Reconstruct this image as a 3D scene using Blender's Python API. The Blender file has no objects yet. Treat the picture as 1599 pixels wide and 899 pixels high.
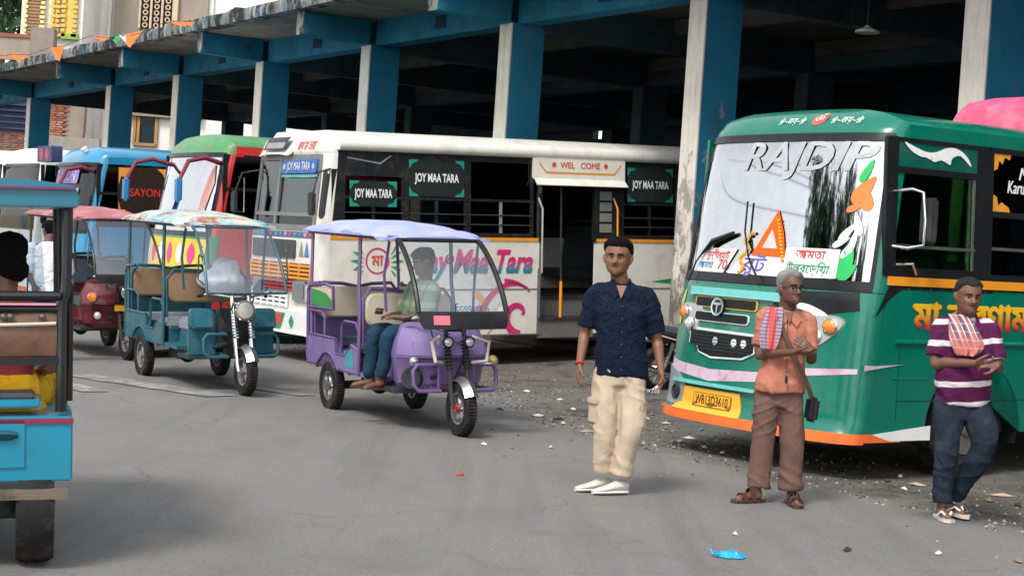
import bpy, bmesh, math, random
from math import sin, cos, pi, radians as R, sqrt, atan2, exp
from mathutils import Vector as V, Matrix, noise, Euler
random.seed(7)
SC = bpy.context.scene; COL = SC.collection
# ------------------------------------------------------------------ camera
cam = bpy.data.cameras.new('camera'); camo = bpy.data.objects.new('camera', cam); COL.objects.link(camo)
cam.sensor_width = 36; cam.lens = 2650/1599*36; cam.clip_end = 2000; cam.clip_start = .1
_rho = math.atan(.067); _pt = math.atan(55.9*cos(_rho)/2650)
_f = V((0, cos(_pt), -sin(_pt))); _r = V((1, 0, 0)); _u = _r.cross(_f)
CR = _r*cos(_rho)+_u*sin(_rho); CU = -_r*sin(_rho)+_u*cos(_rho)
camo.matrix_world = Matrix(((CR.x, CU.x, -_f.x, 0), (CR.y, CU.y, -_f.y, 0), (CR.z, CU.z, -_f.z, 1.6), (0, 0, 0, 1)))
SC.camera = camo
# ------------------------------------------------------------------ light
w = bpy.data.worlds.new('World'); SC.world = w; w.use_nodes = True
nt = w.node_tree; bg = nt.nodes['Background']
sky = nt.nodes.new('ShaderNodeTexSky'); sky.sky_type = 'NISHITA'; sky.sun_disc = False
SUN_EL, SUN_AZ = R(52), R(208)
sky.sun_elevation = SUN_EL; sky.sun_rotation = SUN_AZ; sky.air_density = 1.0; sky.dust_density = 1.0; sky.ozone_density = 1
hs = nt.nodes.new('ShaderNodeHueSaturation'); hs.inputs['Saturation'].default_value = .22
nt.links.new(sky.outputs[0], hs.inputs['Color']); nt.links.new(hs.outputs[0], bg.inputs[0]); bg.inputs[1].default_value = .15

sl = bpy.data.lights.new('sun', 'SUN'); sl.energy = 1.35; sl.angle = R(14); sl.color = (1, .96, .9)
so = bpy.data.objects.new('sun', sl); COL.objects.link(so)
so.rotation_euler = V((sin(SUN_AZ)*cos(SUN_EL), cos(SUN_AZ)*cos(SUN_EL), sin(SUN_EL))).to_track_quat('Z', 'Y').to_euler()
SC.view_settings.view_transform = 'Standard'; SC.view_settings.look = 'None'; SC.view_settings.exposure = 1.08
SC.cycles.max_bounces = 6; SC.cycles.diffuse_bounces = 3; SC.cycles.glossy_bounces = 3; SC.cycles.transparent_max_bounces = 12
SC.cycles.use_denoising = True; SC.cycles.caustics_reflective = False; SC.cycles.caustics_refractive = False

# ------------------------------------------------------------------ materials
def nd(t, k, **kw):
    n = t.nodes.new(k)
    for a, b in kw.items():
        if a in n.inputs: n.inputs[a].default_value = b
        else: setattr(n, a, b)
    return n
def rgb(c): return (c[0], c[1], c[2], 1)
def mixc(t, a, b, fac, mode='MIX'):
    m = t.nodes.new('ShaderNodeMix'); m.data_type = 'RGBA'; m.blend_type = mode
    for s, v in ((m.inputs[0], fac), (m.inputs[6], a), (m.inputs[7], b)):
        if hasattr(v, 'is_linked'): t.links.new(v, s)
        else: s.default_value = v if isinstance(v, (int, float)) else rgb(v)
    return m.outputs[2]
def math_(t, op, a, b=0, c=0):
    m = t.nodes.new('ShaderNodeMath'); m.operation = op
    for s, v in zip(m.inputs, (a, b, c)):
        if hasattr(v, 'is_linked'): t.links.new(v, s)
        else: s.default_value = v
    return m.outputs[0]
def ramp(t, fac, lo, hi):
    m = t.nodes.new('ShaderNodeMapRange'); m.inputs[1].default_value = lo; m.inputs[2].default_value = hi
    t.links.new(fac, m.inputs[0]); return m.outputs[0]
def coords(t, kind='Object', scale=(1, 1, 1)):
    c = t.nodes.new('ShaderNodeTexCoord'); mp = t.nodes.new('ShaderNodeMapping'); mp.inputs['Scale'].default_value = scale
    t.links.new(c.outputs[kind], mp.inputs[0]); return mp.outputs[0]
def nz(t, vec, scale, detail=4, rough=.6):
    n = t.nodes.new('ShaderNodeTexNoise'); n.inputs['Scale'].default_value = scale; n.inputs['Detail'].default_value = detail
    n.inputs['Roughness'].default_value = rough; t.links.new(vec, n.inputs['Vector']); return n.outputs[0]
MATS = {}
def M(name, col, rough=.5, metal=0, var=.12, scale=5, bump=0, bscale=60, coat=0, dirt=None, streak=False, emit=0, custom=None):
    if name in MATS: return MATS[name]
    m = bpy.data.materials.new(name); m.use_nodes = True; t = m.node_tree; p = t.nodes['Principled BSDF']
    vec = coords(t); n = nz(t, vec, scale)
    lo = tuple(c*(1-var) for c in col); hi = tuple(min(1, c*(1+var)) for c in col)
    c = mixc(t, lo, hi, ramp(t, n, .3, .7))
    if custom: c = custom(t, vec, c)
    if dirt:
        dc, amt, ds = dirt
        dv = coords(t, scale=(1, 1, .18)) if streak else vec
        c = mixc(t, c, dc, math_(t, 'MULTIPLY', ramp(t, nz(t, dv, ds, 6, .7), .5, .72), amt))
    t.links.new(c, p.inputs['Base Color']); p.inputs['Roughness'].default_value = rough; p.inputs['Metallic'].default_value = metal
    if rough > .15:
        r = ramp(t, nz(t, vec, scale*2.7), .25, .75)
        t.links.new(math_(t, 'MULTIPLY_ADD', r, .2, rough-.1), p.inputs['Roughness'])
    p.inputs['Specular IOR Level'].default_value = .15 if rough >= .7 else (.3 if max(col) < .06 else .5)
    if coat: p.inputs['Coat Weight'].default_value = coat; p.inputs['Coat Roughness'].default_value = .12
    if bump:
        b = t.nodes.new('ShaderNodeBump'); b.inputs['Strength'].default_value = min(1, bump); b.inputs['Distance'].default_value = .01
        t.links.new(nz(t, vec, bscale, 5), b.inputs['Height']); t.links.new(b.outputs[0], p.inputs['Normal'])
    if emit: p.inputs['Emission Color'].default_value = rgb(col); p.inputs['Emission Strength'].default_value = emit
    MATS[name] = m; return m
def GL(name, tint, refl=.08, rough=.03):
    if name in MATS: return MATS[name]
    m = bpy.data.materials.new(name); m.use_nodes = True; t = m.node_tree
    t.nodes.remove(t.nodes['Principled BSDF']); out = t.nodes['Material Output']
    tr = nd(t, 'ShaderNodeBsdfTransparent', Color=rgb(tint)); g = nd(t, 'ShaderNodeBsdfGlossy', Roughness=rough, Color=(.95, .95, .95, 1))
    fr = t.nodes.new('ShaderNodeLayerWeight'); fr.inputs[0].default_value = .25
    n = nz(t, coords(t), 9, 5)
    fac = math_(t, 'ADD', math_(t, 'MULTIPLY', fr.outputs['Fresnel'], .5), math_(t, 'MULTIPLY_ADD', n, refl*.3, refl*.85))
    mx = t.nodes.new('ShaderNodeMixShader'); t.links.new(fac, mx.inputs[0]); t.links.new(tr.outputs[0], mx.inputs[1]); t.links.new(g.outputs[0], mx.inputs[2])
    t.links.new(mx.outputs[0], out.inputs[0]); MATS[name] = m; return m
DUST = (.16, .135, .11)
GREEN = M('green_paint', (.0008, .155, .100), .22, coat=.15, var=.06, dirt=((.05, .13, .09), .3, 3))
GREEND = M('green_dark_paint', (.004, .10, .072), .25, coat=.5, var=.07, dirt=(DUST, .2, 3))
WHITE = M('white_bus_paint', (.74, .71, .64), .4, coat=.2, var=.05, dirt=((.33, .27, .2), .5, 4), streak=True)
CREAM = M('cream_bus_paint', (.76, .72, .63), .38, coat=.25, var=.05, dirt=((.42, .36, .28), .4, 4))
PUREW = M('white_paint', (.8, .8, .78), .5, var=.04)
ORANGE = M('orange_paint', (.85, .16, .03), .4, var=.08)
YELLOW = M('yellow_paint', (.86, .42, .03), .4, var=.06)
AMBER = M('amber_stripe', (.82, .30, .02), .4, var=.05)
BLACK = M('black_paint', (.012, .013, .014), .35, var=.2)
RUBBER = M('tyre_rubber', (.018, .018, .018), .75, var=.3, dirt=(DUST, .35, 8), bump=.4)
DARK = M('dark_grey', (.03, .031, .033), .6, var=.25, dirt=(DUST, .3, 8))
STEEL = M('steel', (.42, .42, .42), .35, .9, dirt=((.2, .13, .08), .4, 10))
CHROME = M('chrome', (.75, .75, .76), .15, 1, var=.05)
GREY = M('grey_plastic', (.22, .25, .27), .45)
LENS = M('lamp_lens', (.7, .72, .7), .12, .3, var=.1, coat=1)
AMBERL = M('amber_lens', (.85, .22, .01), .15, coat=1)
REDL = M('red_lens', (.6, .02, .02), .15, coat=1)
RED = M('red_paint', (.55, .025, .02), .35, coat=.3, dirt=(DUST, .25, 5))
PINK = M('pink_paint', (.75, .09, .2), .4, dirt=((.8, .4, .45), .5, 3))
BLUEB = M('blue_bus_paint', (.006, .22, .40), .3, coat=.4, dirt=(DUST, .25, 4))
SEATM = M('seat_vinyl', (.05, .07, .09), .5, bump=.2)
INTER = M('bus_interior', (.05, .055, .055), .7)
GLASSD = GL('dark_window_glass', (.10, .115, .115), .035)
GLASSW = GL('windscreen_glass', (.35, .38, .38), .50)
GLASSM = GL('windscreen_clear', (.40, .45, .45), .05)
GLASSG = GL('green_tint_glass', (.40, .62, .40), .02)
FARG = GL('far_side_glass', (.05, .06, .06), .03)
GLASSR = GL('rickshaw_screen', (.86, .92, .98), .17)

# ------------------------------------------------------------------ mesh builder
def frame_of(d):
    d = d.normalized(); a = V((0, 0, 1)) if abs(d.z) < .9 else V((1, 0, 0))
    x = d.cross(a).normalized(); return x, d.cross(x).normalized()
class MB:
    def __init__(s): s.v = []; s.f = []
    def add(s, vs, fs):
        o = len(s.v); s.v += [V(p) for p in vs]; s.f += [tuple(i+o for i in f) for f in fs]; return s
    def box(s, c, d, rot=None, taper=1):
        x, y, z = d[0]/2, d[1]/2, d[2]/2; c = V(c)
        vs = [V((a*x*(taper if e > 0 else 1), b*y*(taper if e > 0 else 1), e*z)) for e in (-1, 1) for a, b in ((-1, -1), (1, -1), (1, 1), (-1, 1))]
        if rot: m = Euler(rot).to_matrix(); vs = [m@q for q in vs]
        return s.add([c+q for q in vs], [(3, 2, 1, 0), (4, 5, 6, 7), (0, 1, 5, 4), (1, 2, 6, 5), (2, 3, 7, 6), (3, 0, 4, 7)])
    def b2(s, a, b): return s.box([(p+q)/2 for p, q in zip(a, b)], [abs(q-p) for p, q in zip(a, b)])
    def loft(s, rings, closed=True, cap=True):
        n = len(rings[0]); vs = [p for r in rings for p in r]; fs = []
        for i in range(len(rings)-1):
            for j in range(n if closed else n-1):
                k = (j+1) % n; fs.append((i*n+j, i*n+k, (i+1)*n+k, (i+1)*n+j))
        if cap and closed: fs += [tuple(range(n-1, -1, -1)), tuple((len(rings)-1)*n+j for j in range(n))]
        return s.add(vs, fs)
    def tube(s, path, r, n=8, cap=True, sq=1):
        P = [V(p) for p in path]; rs = r if isinstance(r, (list, tuple)) else [r]*len(P); rings = []; px = None
        for i, p in enumerate(P):
            d = (P[min(i+1, len(P)-1)]-P[max(i-1, 0)]).normalized()
            if px is None: x, y = frame_of(d)
            else: x = (px-d*px.dot(d)).normalized(); y = d.cross(x)
            px = x; rings.append([p+(x*cos(2*pi*k/n)+y*sin(2*pi*k/n)*sq)*rs[i] for k in range(n)])
        return s.loft(rings, True, cap)
    def ell(s, c, r, rot=None, n=12, m=8):
        c = V(c); rr = Euler(rot).to_matrix() if rot else Matrix.Identity(3); rings = []
        for i in range(m+1):
            t = pi*i/m; t = min(max(t, .02), pi-.02)
            rings.append([c+rr@V((r[0]*sin(t)*cos(2*pi*k/n), r[1]*sin(t)*sin(2*pi*k/n), -r[2]*cos(t))) for k in range(n)])
        return s.loft(rings)
    def disc(s, c, ax, r, h, n=20):
        c = V(c); ax = V(ax).normalized(); return s.tube([c-ax*h/2, c+ax*h/2], r, n)
    def lathe(s, c, ax, prof, n=24, loop=False):
        c = V(c); ax = V(ax).normalized(); x, y = frame_of(ax)
        rings = [[c+ax*h+(x*cos(2*pi*k/n)+y*sin(2*pi*k/n))*r for k in range(n)] for r, h in prof]
        if loop: rings.append(rings[0])
        return s.loft(rings, True, not loop)
    def prism(s, pts, fn, t0, t1):
        n = len(pts); a = [fn(p[0], p[1], t0) for p in pts]; b = [fn(p[0], p[1], t1) for p in pts]
        return s.add(a+b, [tuple(range(n-1, -1, -1)), tuple(range(n, 2*n))]+[(i, (i+1) % n, (i+1) % n+n, i+n) for i in range(n)])
    def build(s, name, mat, parent=None, bevel=0, smooth=35, label=None, solid=0):
        me = bpy.data.meshes.new(name); me.from_pydata([tuple(p) for p in s.v], [], s.f)
        bm = bmesh.new(); bm.from_mesh(me)
        if solid: bmesh.ops.recalc_face_normals(bm, faces=bm.faces); bmesh.ops.solidify(bm, geom=bm.faces[:], thickness=solid)
        if bevel:
            es = [e for e in bm.edges if len(e.link_faces) == 2 and e.calc_face_angle(0) > .6]
            bmesh.ops.bevel(bm, geom=es, offset=bevel, segments=2, affect='EDGES', clamp_overlap=True)
        bmesh.ops.recalc_face_normals(bm, faces=bm.faces); bm.to_mesh(me); bm.free()
        if smooth:
            me.shade_smooth(); me.set_sharp_from_angle(angle=R(smooth))
        o = bpy.data.objects.new(name, me); COL.objects.link(o); o.parent = parent
        if mat: me.materials.append(mat)
        if label: o['label'] = label
        return o
def thing(name, label, cat, loc=(0, 0, 0), rz=0, group=None, rot=None):
    o = bpy.data.objects.new(name, None); COL.objects.link(o); o.location = loc; o.rotation_euler = rot or (0, 0, rz)
    o['label'] = label; o['category'] = cat; o.empty_display_size = .2
    if group: o['group'] = group
    return o
def tag(o, label, cat, group=None):
    o['label'] = label; o['category'] = cat
    if group: o['group'] = group
    return o
def struct(o, kind='structure'): o['kind'] = kind; return o
def kids(o): return [c for c in bpy.data.objects if c.parent == o]
def copy_tree(o, parent=None):
    c = o.copy(); COL.objects.link(c); c.parent = parent
    for ch in list(o.children): copy_tree(ch, c)
    return c
def text2d(body, size=1, shear=0, off=0, width=None, align='CENTER', sub=0):
    cu = bpy.data.curves.new('t', 'FONT'); cu.body = body; cu.size = size; cu.shear = shear; cu.offset = off; cu.align_x = align; cu.align_y = 'CENTER'; cu.resolution_u = 3
    ob = bpy.data.objects.new('t', cu); COL.objects.link(ob)
    me = bpy.data.meshes.new_from_object(ob.evaluated_get(bpy.context.evaluated_depsgraph_get()))
    bpy.data.objects.remove(ob); bpy.data.curves.remove(cu)
    vs = [(v.co.x, v.co.y) for v in me.vertices]; fs = [tuple(p.vertices) for p in me.polygons]; bpy.data.meshes.remove(me)
    if width and vs:
        xs = [q[0] for q in vs]; k = width/(max(xs)-min(xs)); c = (max(xs)+min(xs))/2
        vs = [((q[0]-c)*k, q[1]) for q in vs]
    return vs, fs
def flat(name, vs, fs, fn, mat, parent, off=.005, label=None):
    """vs 2D -> fn(a,b,off)"""
    me = bpy.data.meshes.new(name); me.from_pydata([tuple(fn(a, b, off)) for a, b in vs], [], fs); me.materials.append(mat)
    o = bpy.data.objects.new(name, me); COL.objects.link(o); o.parent = parent
    if label: o['label'] = label
    return o
def word(body, fn, mat, parent, size, cx=0, cy=0, name='lettering', off=.005, **kw):
    bold = kw.pop('bold', size*.016); vs, fs = text2d(body, size, **kw); V_ = []; F_ = []
    for k in (0, 1, 2): o = len(V_); V_ += [(a+cx+bold*(k-1), b+cy+bold*.6*(k % 2)) for a, b in vs]; F_ += [tuple(i+o for i in f) for f in fs]
    n = len(vs); me = bpy.data.meshes.new(name); me.from_pydata([tuple(fn(a, b, off+.0008*(i//n))) for i, (a, b) in enumerate(V_)], [], F_); me.materials.append(mat)
    o = bpy.data.objects.new(name, me); COL.objects.link(o); o.parent = parent; return o
def curvepts(pts, n=8):
    """closed Catmull-Rom"""
    out = []; N = len(pts)
    for i in range(N):
        p = [V((*pts[(i+k-1) % N], 0)) for k in range(4)]
        for j in range(n):
            t = j/n; q = .5*((2*p[1])+(p[2]-p[0])*t+(2*p[0]-5*p[1]+4*p[2]-p[3])*t*t+(3*p[1]-p[0]-3*p[2]+p[3])*t**3); out.append((q.x, q.y))
    return out
def polyflat(name, pts, fn, mat, parent, off=.005, sub=.08, label=None, thick=0):
    bm = bmesh.new(); f = bm.faces.new([bm.verts.new((a, b, 0)) for a, b in pts]); bmesh.ops.triangulate(bm, faces=[f])
    for _ in range(5):
        es = [e for e in bm.edges if e.calc_length() > sub]
        if not es: break
        bmesh.ops.subdivide_edges(bm, edges=es, cuts=1); bmesh.ops.triangulate(bm, faces=bm.faces[:])
    if thick:
        r = bmesh.ops.extrude_face_region(bm, geom=bm.faces[:])
        for v in r['geom']:
            if isinstance(v, bmesh.types.BMVert): v.co.z = 1
    for v in bm.verts: v.co = fn(v.co.x, v.co.y, off+v.co.z*thick)
    bmesh.ops.recalc_face_normals(bm, faces=bm.faces)
    me = bpy.data.meshes.new(name); bm.to_mesh(me); bm.free(); me.materials.append(mat); me.shade_smooth(); me.set_sharp_from_angle(angle=R(40))
    o = bpy.data.objects.new(name, me); COL.objects.link(o); o.parent = parent
    if label: o['label'] = label
    return o
def ringpts(cx, cy, r0, r1, n=24, sy=1):
    """annulus as tri strip (vs,fs)"""
    vs = []; fs = []
    for k in range(n):
        a = 2*pi*k/n; vs += [(cx+r0*cos(a), cy+r0*sin(a)*sy), (cx+r1*cos(a), cy+r1*sin(a)*sy)]
    for k in range(n): i = 2*k; j = 2*((k+1) % n); fs.append((i, i+1, j+1, j))
    return vs, fs
def circ(cx, cy, r, n=20, sy=1): return [(cx+r*cos(2*pi*k/n), cy+r*sin(2*pi*k/n)*sy) for k in range(n)]
def rrect(x0, y0, x1, y1, r, n=4):
    out = []
    for cx, cy, a in ((x1-r, y0+r, -90), (x1-r, y1-r, 0), (x0+r, y1-r, 90), (x0+r, y0+r, 180)):
        for k in range(n+1): t = R(a+90*k/n); out.append((cx+r*cos(t), cy+r*sin(t)))
    return out
# ------------------------------------------------------------------ place
NIN = V((.854, .521, 0)); DAL = V((-.521, .854, 0)); C8 = V((4.79, 18.78, 0)); STEP = V((-2.626, 4.302, 0))
def gz(x, y):
    s = x*NIN.x+y*NIN.y; t = min(max((s-10.2)/5.8, 0), 1); return .26*t*t*(3-2*t)
def pt(px, py, Y=None, z=None):
    d = _f+CR*((px-799.5)/2650)-CU*((py-449.5)/2650); t = Y/d.y if Y else ((z or 0)-1.6)/d.z; return V((0, 0, 1.6))+d*t
# ------------------------------------------------------------------ ground
def build_ground():
    def asphalt(t, vec, c):
        big = nz(t, vec, .35, 5, .6); mid = nz(t, coords(t, scale=(1, .35, 1)), 1.3, 6, .65)
        c = mixc(t, c, (.13, .13, .13), math_(t, 'MULTIPLY', ramp(t, mid, .45, .7), .5))
        c = mixc(t, c, (.225, .213, .195), math_(t, 'MULTIPLY', ramp(t, big, .5, .72), .5))
        mp = t.nodes.new('ShaderNodeMapping'); mp.inputs['Rotation'].default_value = (0, 0, R(-32)); mp.inputs['Scale'].default_value = (1.1, .05, 1); t.links.new(vec, mp.inputs[0])
        c = mixc(t, c, (.125, .122, .118), math_(t, 'MULTIPLY', ramp(t, nz(t, mp.outputs[0], 2.2, 4, .6), .5, .66), .45))
        v = t.nodes.new('ShaderNodeTexVoronoi'); v.inputs['Scale'].default_value = 90; t.links.new(vec, v.inputs['Vector'])
        c = mixc(t, c, (.30, .29, .27), math_(t, 'MULTIPLY', ramp(t, v.outputs['Color'], .7, 1), .35))
        # cracks
        v2 = t.nodes.new('ShaderNodeTexVoronoi'); v2.feature = 'DISTANCE_TO_EDGE'; v2.inputs['Scale'].default_value = .45
        wv = t.nodes.new('ShaderNodeVectorMath'); wv.operation = 'ADD'; nn = t.nodes.new('ShaderNodeTexNoise'); nn.inputs['Scale'].default_value = 1.1; nn.inputs['Detail'].default_value = 6
        t.links.new(vec, nn.inputs['Vector']); t.links.new(vec, wv.inputs[0]); t.links.new(nn.outputs[1], wv.inputs[1]); t.links.new(wv.outputs[0], v2.inputs['Vector'])
        ck = math_(t, 'SUBTRACT', 1, ramp(t, v2.outputs['Distance'], .002, .008))
        c = mixc(t, c, (.07, .068, .066), math_(t, 'MULTIPLY', ck, math_(t, 'MULTIPLY', ramp(t, big, .45, .6), .4)))
        # oil drips and dark patches
        oil = nz(t, vec, .8, 3, .5); c = mixc(t, c, (.10, .099, .097), math_(t, 'MULTIPLY', ramp(t, oil, .64, .78), .45))
        sep = t.nodes.new('ShaderNodeSeparateXYZ'); t.links.new(vec, sep.inputs[0])
        s_ = math_(t, 'ADD', math_(t, 'MULTIPLY', sep.outputs[0], .854), math_(t, 'MULTIPLY', sep.outputs[1], .521))
        q_ = math_(t, 'SUBTRACT', math_(t, 'MULTIPLY', sep.outputs[1], .854), math_(t, 'MULTIPLY', sep.outputs[0], .521))
        s_ = math_(t, 'SUBTRACT', s_, math_(t, 'MULTIPLY', ramp(t, q_, 13, 18), 1.4))
        e = math_(t, 'ADD', s_, math_(t, 'MULTIPLY_ADD', nz(t, vec, 1.1, 8, .72), 2.6, -1.3))
        fac = ramp(t, e, 8.3, 9.1)
        d1 = mixc(t, (.125, .115, .10), (.052, .048, .044), ramp(t, nz(t, vec, 1.6, 8, .72), .46, .60))
        d1 = mixc(t, d1, (.26, .24, .205), math_(t, 'MULTIPLY', ramp(t, nz(t, vec, 11, 5, .75), .54, .68), .65))
        d1 = mixc(t, d1, (.16, .15, .135), ramp(t, nz(t, vec, .5, 5, .6), .45, .62))
        return mixc(t, c, d1, fac)
    mt = M('asphalt', (.198, .190, .178), .85, var=.16, scale=38, bump=.8, bscale=90, custom=asphalt)
    xs = [-400, -200, -100, -60]+[-40+i*.5 for i in range(141)]+[45, 80, 200, 400]
    ys = [-300, -100, -30, -10]+[i*.5 for i in range(-4, 141)]+[90, 150, 400, 900]
    mb = MB(); vs = [V((x, y, gz(x, y))) for y in ys for x in xs]; n = len(xs)
    mb.add(vs, [(j*n+i, j*n+i+1, (j+1)*n+i+1, (j+1)*n+i) for j in range(len(ys)-1) for i in range(n-1)])
    struct(mb.build('road', mt, smooth=60))
    def worn(t, vec, c):
        return mixc(t, c, (.185, .18, .172), ramp(t, nz(t, vec, 3.5, 8, .75), .36, .56))
    wm = M('worn_road_paint', (.40, .385, .35), .8, scale=20, custom=worn)
    for a, b, ww in ((pt(118, 585), pt(345, 619), .42), (pt(60, 592), pt(150, 612), .3), (pt(360, 600), pt(480, 618), .25)):
        mb = MB(); d = (b-a).normalized(); q = V((-d.y, d.x, 0))*ww/2; pts = []
        m = 24
        for i in range(m+1):
            p = a.lerp(b, i/m); k = 1+.25*noise.noise(V((i*.9, ww, 0))); pts.append(p+q*k+V((0, 0, .009))); pts.append(p-q*k+V((0, 0, .009)))
        mb.add(pts, [(2*i, 2*i+1, 2*i+3, 2*i+2) for i in range(m)])
        struct(mb.build('road_marking', wm))
build_ground()

# ------------------------------------------------------------------ buses
def slab(mb, fn, a0, a1, b0, b1, na=1, nb=1, o0=-.03, o1=0):
    """closed slab over parameter rectangle; b0/b1 may be functions of a"""
    vs = []
    for o in (o0, o1):
        for j in range(nb+1):
            for i in range(na+1):
                a = a0+(a1-a0)*i/na; lo = b0(a) if callable(b0) else b0; hi = b1(a) if callable(b1) else b1
                vs.append(fn(a, lo+(hi-lo)*j/nb, o))
    n = na+1; N = n*(nb+1); fs = []
    for j in range(nb):
        for i in range(na):
            q = (j*n+i, j*n+i+1, (j+1)*n+i+1, (j+1)*n+i); fs += [q, tuple(N+k for k in reversed(q))]
    rim = [i for i in range(n)]+[j*n+na for j in range(1, nb+1)]+[nb*n+i for i in range(na-1, -1, -1)]+[j*n for j in range(nb-1, 0, -1)]
    for k in range(len(rim)): a, b = rim[k], rim[(k+1) % len(rim)]; fs.append((a, b, b+N, a+N))
    return mb.add(vs, fs)
def wheel(parent, c, r, wd, rimm=None, side=1, name='wheel', spokes=0, rr=.58, hubm=None, axis=(0, 1, 0), n=28):
    ax = V(axis); t = MB()
    t.lathe(c, ax, [(r*rr, -wd*.42), (r*.93, -wd/2), (r*.985, -wd*.36), (r, -wd*.15), (r, wd*.15), (r*.985, wd*.36), (r*.93, wd/2), (r*rr, wd*.42)], n, loop=True)
    if wd > .2 or spokes:
        for k in range(n*2):
            a = 2*pi*k/(n*2); x, y = frame_of(ax); d = x*cos(a)+y*sin(a)
            t.tube([V(c)+d*(r*1.0)-ax*wd*.36, V(c)+d*(r*1.0)+ax*wd*.36], .006, 4)
    w_ = t.build(name, RUBBER, parent)
    m = MB(); q = rr*r
    if spokes:
        m.lathe(c, ax, [(q*.9, -wd*.4), (q*1.02, -wd*.42), (q*1.02, wd*.42), (q*.9, wd*.4)], n, loop=True)
        x, y = frame_of(ax)
        for k in range(spokes):
            a = 2*pi*k/spokes; d = x*cos(a)+y*sin(a); m.tube([V(c)+d*q*.15, V(c)+d*q*.95], [.028, .016], 5)
        m.disc(c, ax, q*.3, wd*.9, 14)
    else:
        s = side
        m.lathe(V(c), ax*s, [(q, wd*.45), (q*.95, wd*.3), (q*.8, wd*.2), (q*.42, wd*.22), (q*.4, wd*.5), (q*.32, wd*.55), (.001, wd*.56)], n)
        m.lathe(V(c), ax*s, [(q, -wd*.4), (.001, -wd*.3)], n)
        x, y = frame_of(ax)
        for k in range(8):
            a = 2*pi*k/8; m.disc(V(c)+(x*cos(a)+y*sin(a))*q*.6+ax*s*wd*.25, ax, .018, .04, 6)
    m.build('rim', rimm or STEEL, w_)
    return w_
class Bus:
    def __init__(s, W, L, Hs, Hc, B, p, fx, tumble=.05):
        s.W, s.L, s.Hs, s.Hc, s.B, s.p, s.fxp, s.tb = W, L, Hs, Hc, B, p, fx, tumble
    def fx(s, z):
        P = s.fxp
        if z <= P[0][0]: return P[0][1]
        for (a, b), (c, d) in zip(P, P[1:]):
            if z <= c:
                t = (z-a)/(c-a); return b+(d-b)*t
        return P[-1][1]
    def Y(s, z): return s.W/2-s.tb*max(0, (z-1.5)/1.2)**1.3
    def zr(s, u): return s.Hs+(s.Hc-s.Hs)*(max(0, 1-abs(u)**2.6))**.6
    def F(s, y, z, off=0):
        def q(y, z):
            u = min(1, abs(y)/s.Y(z)); return V((s.fx(z)-s.B*(1-(max(0, 1-u**s.p))**(1/s.p)), y, z))
        a = q(y, z)
        if off == 0: return a
        e = .004; yy = max(-s.Y(z)+.01, min(s.Y(z)-.01, y))
        n = (q(yy+e, z)-q(yy-e, z)).cross(q(yy, z+.02)-q(yy, z-.02)).normalized()
        if n.x < 0: n = -n
        return a+n*off
    def FU(s, u, z, off=0):
        "u in -1..1, denser towards the corners"
        uu = sin(u*pi/2); return s.F(uu*s.Y(z), z, off)
    def S(s, a, z, off=0): return V((-a, s.Y(z)+off, z))
    def SR(s, a, z, off=0): return V((-a, -s.Y(z)-off, z))
    def sx(s, z): return -(s.fx(z)-s.B)     # a-coordinate where the side begins
    def roof(s, name, mat, root, over=0):
        vs = []; nu, ntt = 28, 12
        for o in (-.04, 0):
            for j in range(ntt+1):
                for i in range(nu+1):
                    u = -1+2*i/nu; us = sin(u*pi/2); z = s.zr(us); x0 = s.F(us*s.Y(s.Hs), min(z, s.Hc)).x if s.Hc > s.Hs else 0
                    x = x0+(-s.L-x0)*(j/ntt); vs.append(V((x, us*s.Y(s.Hs)*(1), z+o)))
        n = nu+1; N = n*(ntt+1); fs = []
        for j in range(ntt):
            for i in range(nu):
                q = (j*n+i, j*n+i+1, (j+1)*n+i+1, (j+1)*n+i); fs += [q, tuple(N+k for k in reversed(q))]
        rim = list(range(n))+[j*n+nu for j in range(1, ntt+1)]+[ntt*n+i for i in range(nu-1, -1, -1)]+[j*n for j in range(ntt-1, 0, -1)]
        for k in range(len(rim)): a, b = rim[k], rim[(k+1) % len(rim)]; fs.append((a, b, b+N, a+N))
        return MB().add(vs, fs).build(name, mat, root, smooth=50)
    def lower_side(s, a0, a1, z0, z1, arches, near, mat, root, name='side_panel', slant=None):
        fn = s.S if near else s.SR
        pts = [(a0 if slant is None else slant, z1), (a0, z0)]
        for ac, r, zc in arches:
            if a0 < ac < a1:
                h = sqrt(max(0, r*r-(z0-zc)**2)); t0 = atan2(z0-zc, -h); t1 = atan2(z0-zc, h)
                if t0 < 0: t0 += 2*pi
                for k in range(13): t = t0+(t1-t0)*k/12; pts.append((ac+r*cos(t), zc+r*sin(t)))
        pts += [(a1, z0), (a1, z1)]
        return polyflat(name, pts, fn, mat, root, off=-.03, sub=.6, thick=.03)
def arch(root, sx_, r, zc, hw):
    for s_ in (1, -1):
        mb = MB(); vs = []
        for k in range(13):
            t = -.25+(pi+.5)*k/12; vs += [V((sx_+r*cos(t), s_*(hw-.01), zc+r*sin(t))), V((sx_+r*cos(t), s_*(hw-.45), zc+r*sin(t)))]
        mb.add(vs, [(2*i, 2*i+1, 2*i+3, 2*i+2) for i in range(12)]); o = len(mb.v)
        mb.add([V((sx_+r*cos(-.25+(pi+.5)*k/12), s_*(hw-.45), zc+r*sin(-.25+(pi+.5)*k/12))) for k in range(13)], [tuple(range(13))])
        mb.build('wheel_arch', BLACK, root, solid=.008)
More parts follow.
